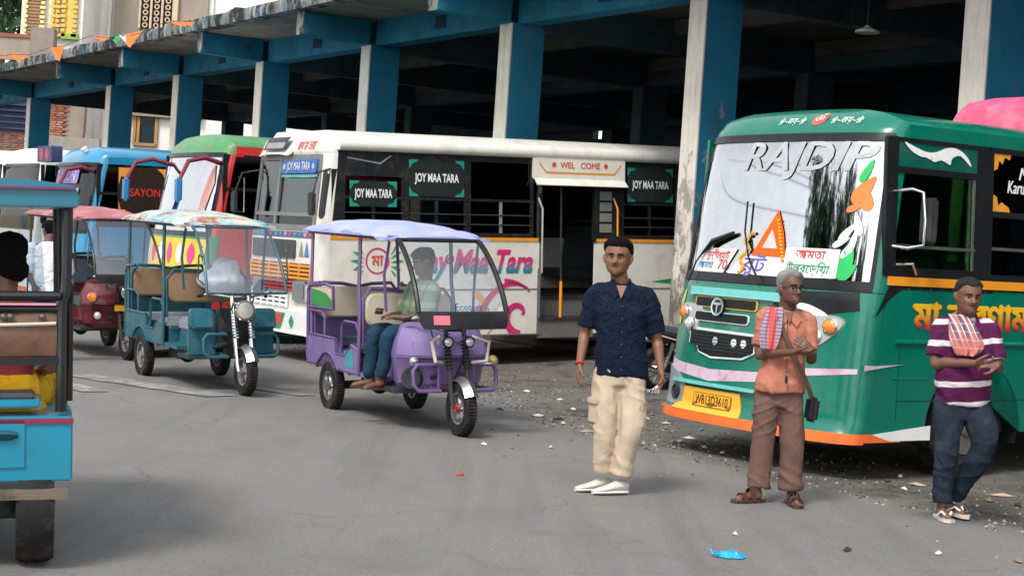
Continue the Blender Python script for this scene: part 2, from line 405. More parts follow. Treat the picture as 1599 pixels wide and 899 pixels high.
def bus_seats(root, L, W, xs, z0=.85, col=None):
    pr = None
    for x in xs:
        for sy in (1, -1):
            if pr is None:
                mb = MB(); mb.box((0, 0, z0+.2), (.42, .8, .12)); mb.box((-.22, 0, z0+.55), (.1, .8, .7), rot=(0, -.12, 0)); mb.tube([(-.24, -.38, z0+.9), (-.27, -.38, z0+.98), (-.27, .38, z0+.98), (-.24, .38, z0+.9)], .012, 5)
                pr = mb.build('seat', col or SEATM, root, bevel=.02); o = pr
            else: o = pr.copy(); COL.objects.link(o)
            o.location = (x, sy*(W/2-.48), 0)

def green_bus():
    b = Bus(2.3, 7.6, 2.8, 2.96, .34, 2.6, [(.2, .13), (.36, .12), (.42, .07), (.9, .03), (1.4, -.02), (1.5, -.05), (2.62, -.22), (2.76, -.27), (2.86, -.36), (2.93, -.5), (2.96, -.65)])
    root = thing('minibus', 'emerald green minibus with painted windscreen letters and orange bumper strip at right', 'bus', (1.977, 14.006, 0), rot=(0, .012, pi+.6))
    G = GREEN; zt = 2.70; zb = 1.5
    # front shell
    mb = MB(); slab(mb, b.FU, -1, 1, .36, zb, 44, 14); fp = mb.build('front_panel', G, root, smooth=50)
    mb = MB(); vs = []
    slab(mb, lambda u, v, o: b.FU(u, zt+(b.zr(sin(u*pi/2))-zt)*v, o), -1, 1, 0, 1, 44, 6); mb.build('front_header', G, root, smooth=50)
    for q in ((-1, -.80), (.83, 1)): mb = MB(); slab(mb, b.FU, *q, zb, zt, 5, 8); mb.build('windscreen_pillar', G, root, smooth=50)
    mb = MB(); slab(mb, b.FU, -.78, .80, zb+.04, zt-.03, 34, 12, -.012, -.004); ws = mb.build('windscreen', GLASSW, root, smooth=60)
    mb = MB()
    for a0, a1, z0, z1 in ((-.82, .84, zb-.03, zb+.05), (-.82, .84, zt-.04, zt+.025), (-.82, -.775, zb, zt), (.795, .84, zb, zt)):
        slab(mb, b.FU, a0, a1, z0, z1, 30 if a1-a0 > .5 else 2, 8 if z1-z0 > .3 else 1, -.02, .008)
    mb.build('windscreen_rubber', BLACK, ws, smooth=50)
    b.roof('roof', G, root)
    # inside the windscreen: dashboard, cards, flag
    mb = MB(); slab(mb, lambda a, z, o: b.F(a, z, 0)+V((-.12+o, 0, 0)), -.85, .95, 1.42, 1.5, 8, 1, -.35, 0); mb.build('dashboard', DARK, root)
    WB = M('card_white', (.78, .78, .74), .6)
    IN = lambda a, z, o=0: b.F(a, z, -.05)+V((o-.02*(1.8-z), 0, 0))
    OUT = lambda a, z, o=0: b.F(a, z, o)
    INK_R = M('ink_red', (.65, .02, .03), .6); INK_B = M('ink_blue', (.03, .2, .42), .6); INK_G = M('ink_green', (.01, .28, .12), .6); INK_V = M('ink_violet', (.14, .10, .42), .6)
    def card(pts, words, nm='route_card'):
        c = polyflat(nm, pts, OUT, WB, root, .003, .1, thick=.006)
        for body, cx, cy, sz, mt, wd in words: word(body, OUT, mt, c, sz, cx, cy, width=wd, shear=.15, off=.012, **{})
        return c
    card([(-.86, 1.545), (-.42, 1.545), (-.28, 1.75), (-.74, 1.75)], [('মুন্সীরহাট', -.52, 1.69, .085, INK_R, .32), ('আমতা', -.68, 1.60, .085, INK_B, .22), ('70', -.44, 1.61, .12, INK_R, .12)])
    card([(-.36, 1.545), (.40, 1.545), (.34, 1.70), (-.20, 1.70)], [('রুট', -.03, 1.625, .17, INK_V, .27)])
    card([(.30, 1.545), (.84, 1.56), (.84, 1.79), (.30, 1.79)], [('আমতা', .57, 1.735, .10, INK_R, .30), ('উলুবেড়িয়া', .56, 1.62, .10, INK_G, .44)])
    ORF = M('flag_orange', (.85, .13, .02), .7)
    def hole(o, pts): return polyflat('emblem', pts, OUT, M('flag_pale', (.62, .55, .5), .7), o, .012)
    fl = polyflat('orange_pennant', [(-.10, 1.705), (.30, 1.705), (.24, 1.9), (.14, 2.09), (.02, 1.9)], OUT, ORF, root, .003, .1, thick=.005)
    hole(fl, [(.02, 1.77), (.20, 1.77), (.11, 1.93)])
    mb = MB()
    for k in range(16): mb.ell(OUT(-.2+.035*sin(k*.9)+.004*k, 1.56+k*.022, .02), (.013, .02, .016), n=6, m=4)
    for k in range(12): mb.ell(OUT(.17+.011*k, 2.0-k*.025-.004*k, .02), (.013, .018, .014), n=6, m=4)
    mb.build('flower_garland', M('marigold', (.8, .38, .03), .8), root)
    SIL = M('silver_vinyl', (.46, .48, .48), .4, .2)
    word('RAJDIP', OUT, SIL, root, .34, .30, 2.52, width=1.38, shear=.25, off=.004, name='windscreen_lettering', bold=.009)
    # red and white tinsel behind the glass
    mb = MB()
    for k in range(70):
        y = random.uniform(-.35, .85); z = 2.25+random.uniform(-.16, .1)-.1*abs(y-.3); mb.ell(b.F(y, z, -.1), (.015, .02, .02), n=5, m=4)
    struct(mb.build('tinsel', M('tinsel', (.7, .12, .05), .4, .3), root), 'stuff')
    OL = M('sticker_orange', (.85, .2, .04), .5); WL = M('sticker_white', (.8, .8, .78), .5); GL_ = M('sticker_green', (.02, .45, .10), .5)
    def leaf(cx, cy, l, wd, ang):
        p = []
        for k in range(12):
            t = k/12*2*pi; x = l*cos(t)/2; y = wd*sin(t)/2*(1-.5*cos(t)); p.append((cx+x*cos(ang)-y*sin(ang), cy+x*sin(ang)+y*cos(ang)))
        return p
    for cx, cy, l, wd, an, mt in ((.97, 2.42, .2, .06, 1.2, GL_), (.97, 2.27, .26, .11, 1.0, OL), (1.0, 2.2, .2, .09, 1.8, OL), (.93, 2.13, .16, .05, .4, OL),
                                  (.97, 2.0, .2, .06, 1.9, WL), (.9, 1.93, .2, .06, .9, WL), (.96, 1.87, .22, .05, 1.4, WL), (.86, 1.85, .16, .05, .5, WL), (.93, 1.8, .18, .05, 1.0, WL),
                                  (.93, 1.72, .22, .12, 1.3, GL_), (.84, 1.66, .2, .08, 1.9, GL_), (.95, 1.62, .18, .1, .7, GL_), (.86, 1.585, .16, .05, .2, GL_)):
        polyflat('floral_sticker', leaf(cx-.03, cy, l, wd, an), OUT, mt, root, .004)
    # wipers
    for pts_ in ([(-.86, 1.44), (-.80, 1.62), (-.60, 1.82)], ):
        mb = MB(); mb.tube([b.F(y, z, .04) for y, z in pts_], .008, 6); mb.tube([b.F(-.76, 1.68, .03), b.F(-.60, 1.80, .03), b.F(-.34, 1.88, .03)], [.008, .03, .018], 6); mb.build('wiper', BLACK, root)
    mb = MB(); mb.tube([b.F(.1, 1.47, .04), b.F(-.10, 1.68, .03), b.F(-.20, 1.9, .03), b.F(-.23, 2.15, .03)], .009, 6); mb.build('wiper', BLACK, root)
    # header emblem + lettering
    OM = M('emblem_red', (.62, .1, .06), .5); PW = M('emblem_pale', (.6, .72, .62), .5)
    polyflat('header_emblem', circ(.33, 2.845, .075, 18, .7), OUT, OM, root, .004)
    word('ॐ', OUT, PW, root, .09, .33, 2.845, width=.09, off=.008)
    for cx in (.03, .62): word('❀~জয়~❀', OUT, PW, root, .075, cx, 2.83, width=.3, name='header_lettering', off=.006)
    # grille area
    TQ = M('turquoise_strip', (.16, .50, .47), .35); LW = M('line_white', (.62, .7, .66), .5)
    mb = MB(); slab(mb, b.F, -.80, .36, 1.345, 1.405, 14, 1, 0, .025); mb.build('bonnet_strip', TQ, root, bevel=.006)
    polyflat('black_corner_paint', [(.28, 1.44), (1.05, 1.46), (1.07, 1.32), (.25, 1.18)], OUT, BLACK, root, .004)
    def recess(nm, pts, edge=LW, w_=.012):
        cx = sum(p[0] for p in pts)/len(pts); cy = sum(p[1] for p in pts)/len(pts)
        g = polyflat(nm, pts, OUT, edge, root, .002, .12, thick=.012)
        polyflat('opening', [(cx+(x-cx)*(1-w_*2/.7), cy+(y-cy)*.84) for x, y in pts], OUT, M('grille_black', (.008, .009, .009), .5), g, .016, .12)
        return g
    g1 = recess('grille_slot', rrect(-.72, 1.245, .10, 1.335, .02), M('slot_yellow', (.7, .42, .03), .5))
    g2 = recess('grille_slot', rrect(-.71, 1.125, .02, 1.21, .03))
    g3 = recess('grille', [(-.74, 1.07), (.14, 1.06), (.14, .9), (.0, .84), (-.4, .82), (-.58, .86), (-.62, .92), (-.74, .93)])
    mb = MB()
    for k in range(6): slab(mb, b.F, -.66, .1, .89+k*.028, .896+k*.028, 8, 1, .014, .022)
    mb.build('slat', DARK, g3)
    for k in (-.36, -.12, .0): polyflat('lamp', circ(k, .97, .035), OUT, LENS, g3, .02)
    lg = MB(); vs, fs = ringpts(-.37, 1.255, .062, .082, 22, .95); o = polyflat('badge', circ(-.37, 1.255, .084, 22, .95), OUT, BLACK, root, .02, thick=.015)
    flat('badge_ring', vs, fs, OUT, CHROME, o, .04); polyflat('badge_t', [(-.43, 1.29), (-.31, 1.29), (-.325, 1.27), (-.36, 1.268), (-.362, 1.2), (-.378, 1.2), (-.38, 1.268), (-.415, 1.27)], OUT, CHROME, o, .041)
    # headlamps
    SI = M('lamp_surround', (.5, .53, .53), .3, .4)
    for s_ in (-1, 1):
        LP = [(.60, 1.24), (.80, 1.27), (.98, 1.27), (1.06, 1.22), (1.02, 1.12), (.92, 1.02), (.80, .93), (.70, .90), (.66, 1.02)]
        LP = [(.60+(x-.6)*.80, 1.26-(1.27-z)*.74) for x, z in LP]; mx_, mz_ = .79, 1.14
        pts_ = curvepts([(s_*x, z) for x, z in LP], 4)
        L_ = polyflat('headlamp', pts_, OUT, SI, root, .002, .08, thick=.012)
        polyflat('lamp_rim', curvepts([(s_*(mx_+(x-mx_)*1.07), mz_+(z-mz_)*1.08) for x, z in LP], 4), OUT, M('rim_gold', (.25, .28, .18), .4), L_, .0005, .08)
        for cx, cy, r, mt in ((.875, 1.185, .058, AMBERL), (.75, 1.095, .055, LENS)):
            mb = MB(); c = b.F(s_*cx, cy, .02); n = (b.F(s_*cx, cy, .05)-c).normalized(); mb.lathe(c, n, [(r, 0), (r*.98, .015), (r*.7, .03), (.001, .036)], 20); mb.build('lamp', mt, L_)
            mb = MB(); mb.lathe(c, n, [(r*1.15, 0), (r*1.15, .012), (r, .02), (r*.95, 0)], 20, loop=True); mb.build('bezel', CHROME, L_)
    PS = M('pink_stripe', (.62, .47, .55), .5, dirt=((.4, .08, .16), .9, 5))
    polyflat('pink_stripe', [(-1.14, .80), (-.9, .76), (-.4, .73), (.2, .76), (.7, .84), (1.1, .87), (1.1, .83), (.7, .78), (.2, .68), (-.4, .63), (-.9, .67), (-1.14, .74)], OUT, PS, root, .004)
    polyflat('side_stripe', [(.18, .905), (.30, .90), (.62, .915), (.30, .875), (.18, .86)], b.S, PS, root, .004)
    mb = MB(); slab(mb, b.F, -.90, .30, .585, .615, 14, 1, 0, .04); mb.build('bumper_lip', TQ, root)
    polyflat('white_swoosh', curvepts([(.42, 1.33), (.6, 1.35), (.78, 1.30), (.84, 1.25), (.70, 1.25), (.62, 1.29), (.5, 1.31)], 4), OUT, WL, root, .006)
    for s_ in (-1,):
        p_ = polyflat('fog_lamp_panel', [(s_*.72, .58), (s_*.74, .42), (s_*.86, .38), (s_*1.05, .40), (s_*1.08, .72), (s_*.86, .66)], OUT, GREY, root, .002, .1, thick=.015)
        mb = MB(); c = b.F(s_*.84, .5, .02); n = (b.F(s_*.84, .5, .05)-c).normalized(); mb.lathe(c, n, [(.065, 0), (.065, .02), (.05, .022), (.045, .008), (.001, .004)], 18); mb.build('fog_lamp', DARK, p_)
    polyflat('edge_sticker', leaf(-.97, 1.3, .2, .06, 1.1), OUT, M('sticker_lime', (.5, .6, .1), .5), root, .006)
    polyflat('edge_sticker', leaf(-1.0, 1.18, .22, .06, 1.7), OUT, M('sticker_lime', (.5, .6, .1), .5), root, .006)
    pb = polyflat('plate_panel', [(-.76, .56), (.02, .56), (.08, .36), (-.84, .36)], OUT, YELLOW, root, .003, .1, thick=.01)
    vs, fs = ringpts(0, 0, 1, 1, 4)
    npz = polyflat('number_plate', rrect(-.56, .40, -.06, .525, .01), OUT, M('plate_brown', (.22, .1, .02), .5), pb, .014, .1, thick=.006)
    polyflat('plate_face', rrect(-.55, .407, -.07, .518, .01), OUT, YELLOW, npz, .0215, .1)
    word('WB13D3610', OUT, M('plate_ink', (.06, .02, .01), .5), npz, .12, -.31, .463, width=.43, off=.025, bold=.001)
    # bumper strip, front skirt underside
    ub = lambda a, z, o: b.F(a, z, o)
    mb = MB(); slab(mb, b.FU, -1, 1, .285, .365, 44, 2, -.05, .012); b_ = mb.build('bumper', ORANGE, root, smooth=50)
    mb = MB(); slab(mb, b.S, b.sx(.3), .62, .30, .365, 2, 1, -.03, .012); mb.build('bumper', ORANGE, root)
    polyflat('white_skirt', [(.30, .362), (.96, .425), (.96, .31), (.5, .31)], b.S, PUREW, root, .003, .2, thick=.01)
    # sides
    for near in (True, False):
        fn = b.S if near else b.SR; sx0 = b.sx(.5); sxt = b.sx(1.5)
        b.lower_side(b.sx(.36), b.L, .36, 1.52, [(1.48, .58, .38), (5.6, .58, .38)], near, G, root, slant=sxt)
        # cant rail
        mb = MB(); slab(mb, fn, b.sx(2.75)-.02, b.L, 2.70, b.Hs+.005, 10, 1); mb.build('cant_rail', G, root)
        mb = MB(); slab(mb, fn, b.sx(1.5)+.0, .46, 1.5, 2.705, 1, 1); mb.build('door_pillar', G if near else G, root)
    n_ = b.S
    mb = MB()
    slab(mb, n_, .34, 1.52, 2.665, 2.70, 1, 1, -.03, .006); slab(mb, n_, .36, 1.42, 2.42, 2.47, 1, 1, -.03, .007); slab(mb, n_, .33, .455, 1.62, 2.68, 1, 1, -.03, .008)
    slab(mb, n_, 1.38, 1.55, 1.62, 2.68, 1, 1, -.03, .007); slab(mb, n_, .33, 1.55, 1.605, 1.68, 1, 1, -.03, .009)
    mb.build('cab_window_frame', BLACK, root)
    mb = MB(); slab(mb, n_, .44, 1.40, 1.66, 2.44, 1, 1, -.025, -.018); cg = mb.build('cab_window', GLASSG, root)
    mb = MB(); slab(mb, n_, .44, 1.40, 1.835, 1.86, 1, 1, -.012, .004); slab(mb, n_, 1.345, 1.365, 1.66, 2.44, 1, 1, -.012, .004); mb.build('guard_bar', STEEL, cg)
    mb = MB(); slab(mb, n_, .40, 1.39, 2.46, 2.672, 4, 1, -.02, 0); mb.build('quarter_panel', GREEND, root)
    polyflat('bird_emblem', curvepts([(.52, 2.665), (.60, 2.60), (.72, 2.56), (.84, 2.57), (.86, 2.53), (.95, 2.55), (1.05, 2.52), (1.07, 2.57), (1.17, 2.60), (1.30, 2.52), (1.26, 2.59), (1.15, 2.65), (1.02, 2.655), (.88, 2.61), (.76, 2.605), (.62, 2.64)], 3), n_, WL, root, .006)
    # passenger windows
    a = 1.55; OA = M('art_orange', (.7, .28, .03), .5)
    TINT = GL('black_tint', (.03, .05, .04), .06)
    while a < b.L-.8:
        a1 = a+1.08
        mb = MB()
        slab(mb, n_, a, a1, 2.655, 2.70, 1, 1, -.03, .006); slab(mb, n_, a, a1, 2.13, 2.18, 1, 1, -.03, .006); slab(mb, n_, a, a1, 1.605, 1.66, 1, 1, -.03, .009); slab(mb, n_, a1-.09, a1, 1.62, 2.68, 1, 1, -.03, .008); slab(mb, n_, a, a+.03, 1.62, 2.68, 1, 1, -.03, .007)
        f_ = mb.build('window_frame', BLACK, root)
        mb = MB(); slab(mb, n_, a+.02, a1-.08, 2.16, 2.67, 1, 1, -.02, -.01); mb.build('tinted_pane', TINT, f_)
        mb = MB(); slab(mb, n_, a+.02, a1-.08, 1.65, 2.14, 1, 1, -.024, -.014); mb.build('pane', GLASSD, f_)
        mb = MB(); slab(mb, n_, a+.02, a1-.08, 1.86, 1.885, 1, 1, -.01, .004); slab(mb, n_, (a+a1)/2-.01, (a+a1)/2+.02, 1.65, 2.14, 1, 1, -.012, .002); mb.build('guard_bar', STEEL, f_)
        for cx, cz, sx_, sz_ in ((a+.03, 2.66, 1, -1), (a1-.09, 2.66, -1, -1), (a+.03, 2.17, 1, 1), (a1-.09, 2.17, -1, 1)):
            polyflat('corner_art', [(cx, cz), (cx+sx_*.22, cz), (cx+sx_*.2, cz+sz_*.05), (cx+sx_*.14, cz+sz_*.03), (cx+sx_*.11, cz+sz_*.09), (cx+sx_*.07, cz+sz_*.06), (cx+sx_*.05, cz+sz_*.13), (cx, cz+sz_*.15)], n_, OA, f_, .0)
        cx = (a+a1)/2-.02
        word('Maa', n_, PUREW, f_, .15, cx-.05, 2.50, width=.24, shear=.3, off=.0); word('Karunamoyee', n_, PUREW, f_, .15, cx, 2.385, width=.62, shear=.2, off=.0)
        a = a1
    mb = MB()
    for k in range(6): slab(mb, b.SR, .55+k*1.08, .62+k*1.08, 1.5, 2.72, 1, 1)
    slab(mb, b.SR, .5, b.L, 1.5, 1.62, 1, 1); mb.build('far_window_frame', BLACK, root)
    mb = MB(); slab(mb, b.SR, .5, b.L, 1.6, 2.7, 1, 1, -.02, -.015); mb.build('far_window', GLASSG, root)
    mb = MB(); slab(mb, lambda a, y, o: V((-a, y, 2.74+o)), .55, b.L, -1.06, 1.06, 1, 1); mb.build('ceiling', INTER, root)
    # curtains seen through the cab window
    mb = MB()
    for y0, wd in ((-1.0, .08), (-.52, .34)):
        vs = []
        for k in range(13):
            for z in (1.55, 2.4): vs.append(V((-1.55-.0*k+.02*sin(k*1.6), y0+wd*k/12, z)))
        mb.add(vs, [(2*i, 2*i+1, 2*i+3, 2*i+2) for i in range(12)])
    mb.build('green_curtain', M('curtain_green', (.16, .75, .10), .8), root, solid=.004)
    # belt
    mb = MB(); slab(mb, n_, b.sx(1.57)-.02, b.L, 1.535, 1.605, 1, 1, -.005, .012); slab(mb, b.SR, .3, b.L, 1.535, 1.605, 1, 1, -.005, .012); mb.build('amber_belt', AMBER, root)
    polyflat('black_swoop', [(b.sx(1.5)+.01, 1.53), (1.62, 1.53), (1.62, 1.505), (.55, 1.505), (.42, 1.43), (.26, 1.27)], n_, BLACK, root, .003, .2)
    mb = MB(); mb.tube([n_(.5, 1.09, .0), n_(b.L, 1.09, .0)], .022, 8); mb.tube([n_(.5, .80, -.005), n_(.9, .80, -.005)], .01, 6); mb.build('rub_rail', GREEN, root)
    def grad(t, vec, c):
        s_ = t.nodes.new('ShaderNodeSeparateXYZ'); t.links.new(vec, s_.inputs[0]); return mixc(t, (.62, .03, .02), (.88, .5, .02), ramp(t, s_.outputs[2], 1.22, 1.36))
    GR = M('gradient_paint', (.8, .4, .02), .45, custom=grad)
    vs, fs = text2d('মা করুণাময়ী', .42); mx = min(v[0] for v in vs); my = [v[1] for v in vs]
    k = .36/(max(my)-min(my))
    for nm, mt, dz, o0 in (('side_lettering_shadow', M('letter_edge', (.35, .03, .01), .5), -.012, .003), ('side_lettering', GR, 0, .006)):
        word_v = [(.69+(x-mx)*k*1.12-dz, 1.12+dz+(y-min(my))*k) for x, y in vs]; V_ = []; F_ = []
        for q, (dx, dy) in enumerate(((-.013, 0), (.013, 0), (0, -.009), (0, .009))): o = len(V_); V_ += [(x+dx, y+dy, o0+q*.0006) for x, y in word_v]; F_ += [tuple(i+o for i in f) for f in fs]
        me = bpy.data.meshes.new(nm); me.from_pydata([tuple(n_(*v)) for v in V_], [], F_); me.materials.append(mt); ob = bpy.data.objects.new(nm, me); COL.objects.link(ob); ob.parent = root
    SEAM = M('seam_dark', (.004, .03, .022), .6)
    for a, z0, z1 in ((.56, .45, 1.09), (2.45, .45, 1.5), (3.9, .45, 1.5)): mb = MB(); slab(mb, n_, a, a+.006, z0, z1, 1, 1, 0, .0015); mb.build('panel_seam', SEAM, root)
    mb = MB(); slab(mb, n_, .58, 2.4, .62, .626, 1, 1, 0, .0015); mb.build('panel_seam', SEAM, root)
    mb = MB(); slab(mb, b.FU, -.99, .99, 1.462, 1.468, 40, 1, 0, .002); mb.build('panel_seam', SEAM, root)
    mb = MB()
    for k in range(34):
        q = n_(.62+k*.13, 1.515, .004); mb.ell(q, (.006, .004, .006), n=6, m=4)
    struct(mb.build('rivet', GREEND, root), 'stuff')
    # cab mirror with its chrome arm
    mb = MB(); mb.tube([n_(.42, 2.27, .0), n_(.45, 2.29, .16), n_(.53, 2.27, .2), n_(.56, 2.05, .2), n_(.55, 1.86, .2), n_(.46, 1.83, .12), n_(.42, 1.84, .0)], .013, 8); ma = mb.build('mirror_arm', CHROME, root)
    mb = MB(); mb.box(n_(.60, 2.05, .20), (.06, .16, .36)); mb.build('mirror_head', DARK, ma, bevel=.02)
    mb = MB(); mb.tube([n_(.45, 1.70, .01), n_(.6, 1.71, .05), n_(.68, 1.63, .02)], .013, 8); mb.build('grab_handle', CHROME, root)
    mb = MB(); mb.b2((-3.0, -1.06, .68), (-.5, 1.06, .74)); mb.box((-b.L/2, 0, .62), (b.L-.6, 2.1, .06)); mb.box((-b.L+.02, 0, 1.6), (.05, 2.2, 2.3)); mb.b2((-6.9, -1.0, .34), (-.75, 1.0, .58)); mb.build('floor', DARK, root)
    bus_seats(root, b.L, b.W, [-2.3, -3.1, -3.9, -4.7, -5.5])
    mb = MB(); mb.box((-1.0, -.5, 1.1), (.45, .5, .12)); mb.box((-1.25, -.5, 1.45), (.1, .5, .65)); mb.build('driver_seat', SEATM, root, bevel=.02)
    mb = MB(); mb.lathe(V((-.62, -.5, 1.45)), V((-.5, 0, .85)), [(.2, -.01), (.22, 0), (.2, .01)], 20, loop=True); mb.tube([(-.62, -.5, 1.45), (-.5, -.5, 1.2)], .02, 6); mb.build('steering_wheel', BLACK, root)
    for sx_ in (-1.48, -5.6):
        for s_ in (1, -1): wheel(root, (sx_, s_*(b.W/2-.17), .42), .43, .24, M('rim_dusty', (.12, .11, .10), .6, dirt=(DUST, .5, 8)), s_)
        mb = MB(); mb.tube([(sx_, -1, .42), (sx_, 1, .42)], .06, 8); mb.build('axle', DARK, root)
    for sx_ in (-1.48, -5.6): arch(root, sx_, .565, .40, b.W/2)
    return root
green_bus()
def grad_mat(name, c0, c1, z0, z1):
    def g(t, vec, c):
        s_ = t.nodes.new('ShaderNodeSeparateXYZ'); t.links.new(vec, s_.inputs[0]); return mixc(t, c0, c1, ramp(t, s_.outputs[2], z0, z1))
    return M(name, (.5, .5, .5), .45, custom=g)
def white_bus():
    b = Bus(2.35, 8.6, 2.86, 3.03, .14, 5, [(.3, .02), (1.55, 0), (1.72, -.02), (2.68, -.12), (2.74, -.10), (2.9, -.18), (2.98, -.3), (3.03, -.5)], .04)
    root = thing('city_bus', 'cream and black bus with pink swirl, script lettering and an open doorway', 'bus', (-3.02, 22.6, 0), rot=(0, .051, pi+.55))
    W_ = WHITE; C = CREAM; F, FU, S, SR = b.F, b.FU, b.S, b.SR; OUT = F
    GF = M('grey_window_frame', (.2, .2, .2), .5, .3)
    # front
    mb = MB(); slab(mb, FU, -1, 1, .62, 1.72, 30, 8); mb.build('front_panel', W_, root, smooth=50)
    mb = MB(); slab(mb, lambda u, v, o: FU(u, 2.68+(b.zr(sin(u*pi/2))-2.68)*v, o), -1, 1, 0, 1, 40, 6); mb.build('front_header', W_, root, smooth=50)
    for q in ((.60, 1), (-1, -.86)): mb = MB(); slab(mb, FU, *q, 1.70, 2.70, 8, 6); mb.build('corner_pillar', C, root, smooth=50)
    polyflat('corner_window', rrect(1.0, 1.86, 1.13, 2.5, .06), OUT, BLACK, root, .004, .1)
    mb = MB()
    for a0, a1, z0, z1 in ((-1.15, .96, 1.70, 1.77), (-1.15, .96, 2.62, 2.69), (-1.15, -1.08, 1.7, 2.69), (.88, .96, 1.7, 2.69), (-.34, -.27, 1.7, 2.69), (-1.15, .96, 1.88, 1.93)):
        slab(mb, F, a0, a1, z0, z1, 10 if a1-a0 > .5 else 1, 1, -.03, .015)
    wf = mb.build('windscreen_frame', GF, root)
    mb = MB(); slab(mb, F, -1.12, -.3, 1.9, 2.66, 6, 1, -.02, -.012); mb.build('windscreen', GLASSM, wf)
    mb = MB(); slab(mb, F, -.3, .92, 1.9, 2.66, 6, 1, -.02, -.012); mb.build('windscreen', GLASSM, wf)
    mb = MB(); slab(mb, F, -1.12, .92, 1.74, 1.9, 6, 1, -.02, -.012); mb.build('lower_pane', GLASSD, wf)
    NB = M('name_board_blue', (.01, .09, .36), .4)
    nb = polyflat('name_board', rrect(-.22, 2.44, .88, 2.62, .04), OUT, NB, root, .018, .3, thick=.02)
    word('JOY MAA TARA', OUT, PUREW, nb, .15, .33, 2.53, width=.72, off=.042)
    for cx in (-.12, .78): polyflat('emblem', circ(cx, 2.53, .04), OUT, M('board_pale_blue', (.3, .5, .7), .5), nb, .041)
    polyflat('fringe', [(-.22, 2.43)]+[(-.22+1.1*k/22, 2.40 if k % 2 else 2.385) for k in range(23)]+[(.88, 2.43)], OUT, M('fringe_teal', (.12, .42, .40), .6), nb, .02)
    # destination box
    db = MB(); slab(db, lambda a, z, o: F(a, z, 0)+V((o, 0, 0)), -.86, .05, 2.70, 2.99, 4, 1, -.35, .08); dbo = db.build('destination_box', W_, root, bevel=.03)
    polyflat('display', rrect(-.76, 2.755, -.05, 2.935, .05), lambda a, z, o: F(a, z, 0)+V((o+.08, 0, 0)), BLACK, dbo, .003)
    polyflat('blind', rrect(-.70, 2.78, -.11, 2.86, .01), lambda a, z, o: F(a, z, 0)+V((o+.08, 0, 0)), M('blind_grey', (.28, .26, .25), .6), dbo, .005)
    RI = M('sign_red', (.65, .06, .03), .6)
    word('জয় মা তারা', OUT, RI, root, .17, .45, 2.80, width=.55, name='header_lettering', off=.006)
    word('মা', OUT, RI, root, .12, -1.02, 2.75, width=.12, name='header_lettering', off=.006)
    # decoration band
    polyflat('ornament_band', [(-1.1, 1.60), (.95, 1.60), (.95, 1.68), (-1.1, 1.68)], OUT, M('band_blue', (.05, .1, .2), .5), root, .004)
    cols = [M('heart_red', (.55, .04, .08), .5), M('heart_green', (.03, .35, .15), .5), M('heart_blue', (.05, .2, .5), .5), M('heart_pink', (.7, .2, .35), .5)]
    for k in range(13):
        x = -1.0+k*.155; polyflat('heart', [(x, 1.605), (x+.05, 1.65), (x+.04, 1.675), (x, 1.66), (x-.04, 1.675), (x-.05, 1.65)], OUT, cols[k % 4], root, .008)
    gp = polyflat('centre_panel', rrect(-1.0, 1.33, .45, 1.57, .03), OUT, M('panel_charcoal', (.05, .052, .055), .45), root, .004, .2, thick=.015)
    word('L', OUT, CHROME, gp, .12, .2, 1.45, off=.024)
    for k, mt in ((.62, CHROME), (.78, M('deco_blue', (.05, .2, .45), .5))): polyflat('ornament', [(k-.07, 1.36), (k+.07, 1.36), (k, 1.56)], OUT, mt, root, .006)
    for (z0, z1, a1, mt, n) in ((1.06, 1.27, .95, AMBER, 4), (.90, 1.05, .48, M('slat_red', (.42, .03, .02), .5), 3), (.68, .86, .25, PUREW, 3)):
        back = polyflat('grille', [(-1.02, z0), (a1, z0), (a1, z1), (-1.02, z1)], OUT, BLACK, root, .003, .3, thick=.01)
        for k in range(n):
            mb = MB(); h = (z1-z0)/n; slab(mb, F, -1.02, a1, z0+h*k+h*.15, z0+h*k+h*.72, 8, 1, .01, .035); mb.build('slat', mt, back)
        for k in range(7): mb = MB(); slab(mb, F, -1.0+(a1+1)*k/6-.012, -1.0+(a1+1)*k/6+.012, z0, z1, 1, 1, .01, .04); mb.build('grille_bar', mt, back)
    for s_ in (-1, 1):
        h = polyflat('headlamp', rrect(s_*.66-.2, .78, s_*.66+.2, 1.04, .04), OUT, CHROME, root, .012, .2, thick=.03)
        polyflat('lens', rrect(s_*.66-.15, .81, s_*.66+.15, 1.01, .05), OUT, M('lens_dark', (.18, .19, .2), .15, coat=1), h, .046)
    mb = MB(); slab(mb, F, -1.14, 1.14, .36, .64, 20, 1, -.02, .12); bp = mb.build('bumper', PUREW, root, bevel=.02)
    BO = lambda a, z, o: F(a, z, 0)+V((.12+o, 0, 0))
    np_ = polyflat('number_plate', rrect(-.78, .42, -.42, .62, .02), BO, AMBER, bp, .003, .2, thick=.008)
    word('WB 15', BO, RI, np_, .07, -.6, .56, width=.26, off=.014); word('7540', BO, RI, np_, .07, -.6, .48, width=.26, off=.014)
    for cx, tx in ((-.96, '15'), (-.28, '40')): word(tx, BO, RI, bp, .14, cx, .53, off=.006)
    polyflat('painted_patch', [(-.08, .40), (.08, .62), (.44, .62), (.30, .40)], BO, M('patch_green', (.02, .3, .12), .5), bp, .004)
    polyflat('painted_patch', [(.14, .46), (.14, .60), (.36, .60), (.28, .46)], BO, RI, bp, .007)
    polyflat('painted_patch', [(.56, .52), (.64, .61), (.72, .52), (.64, .42)], BO, M('patch_green', (.02, .3, .12), .5), bp, .006)
    # roof and cant rails
    b.roof('roof', W_, root)
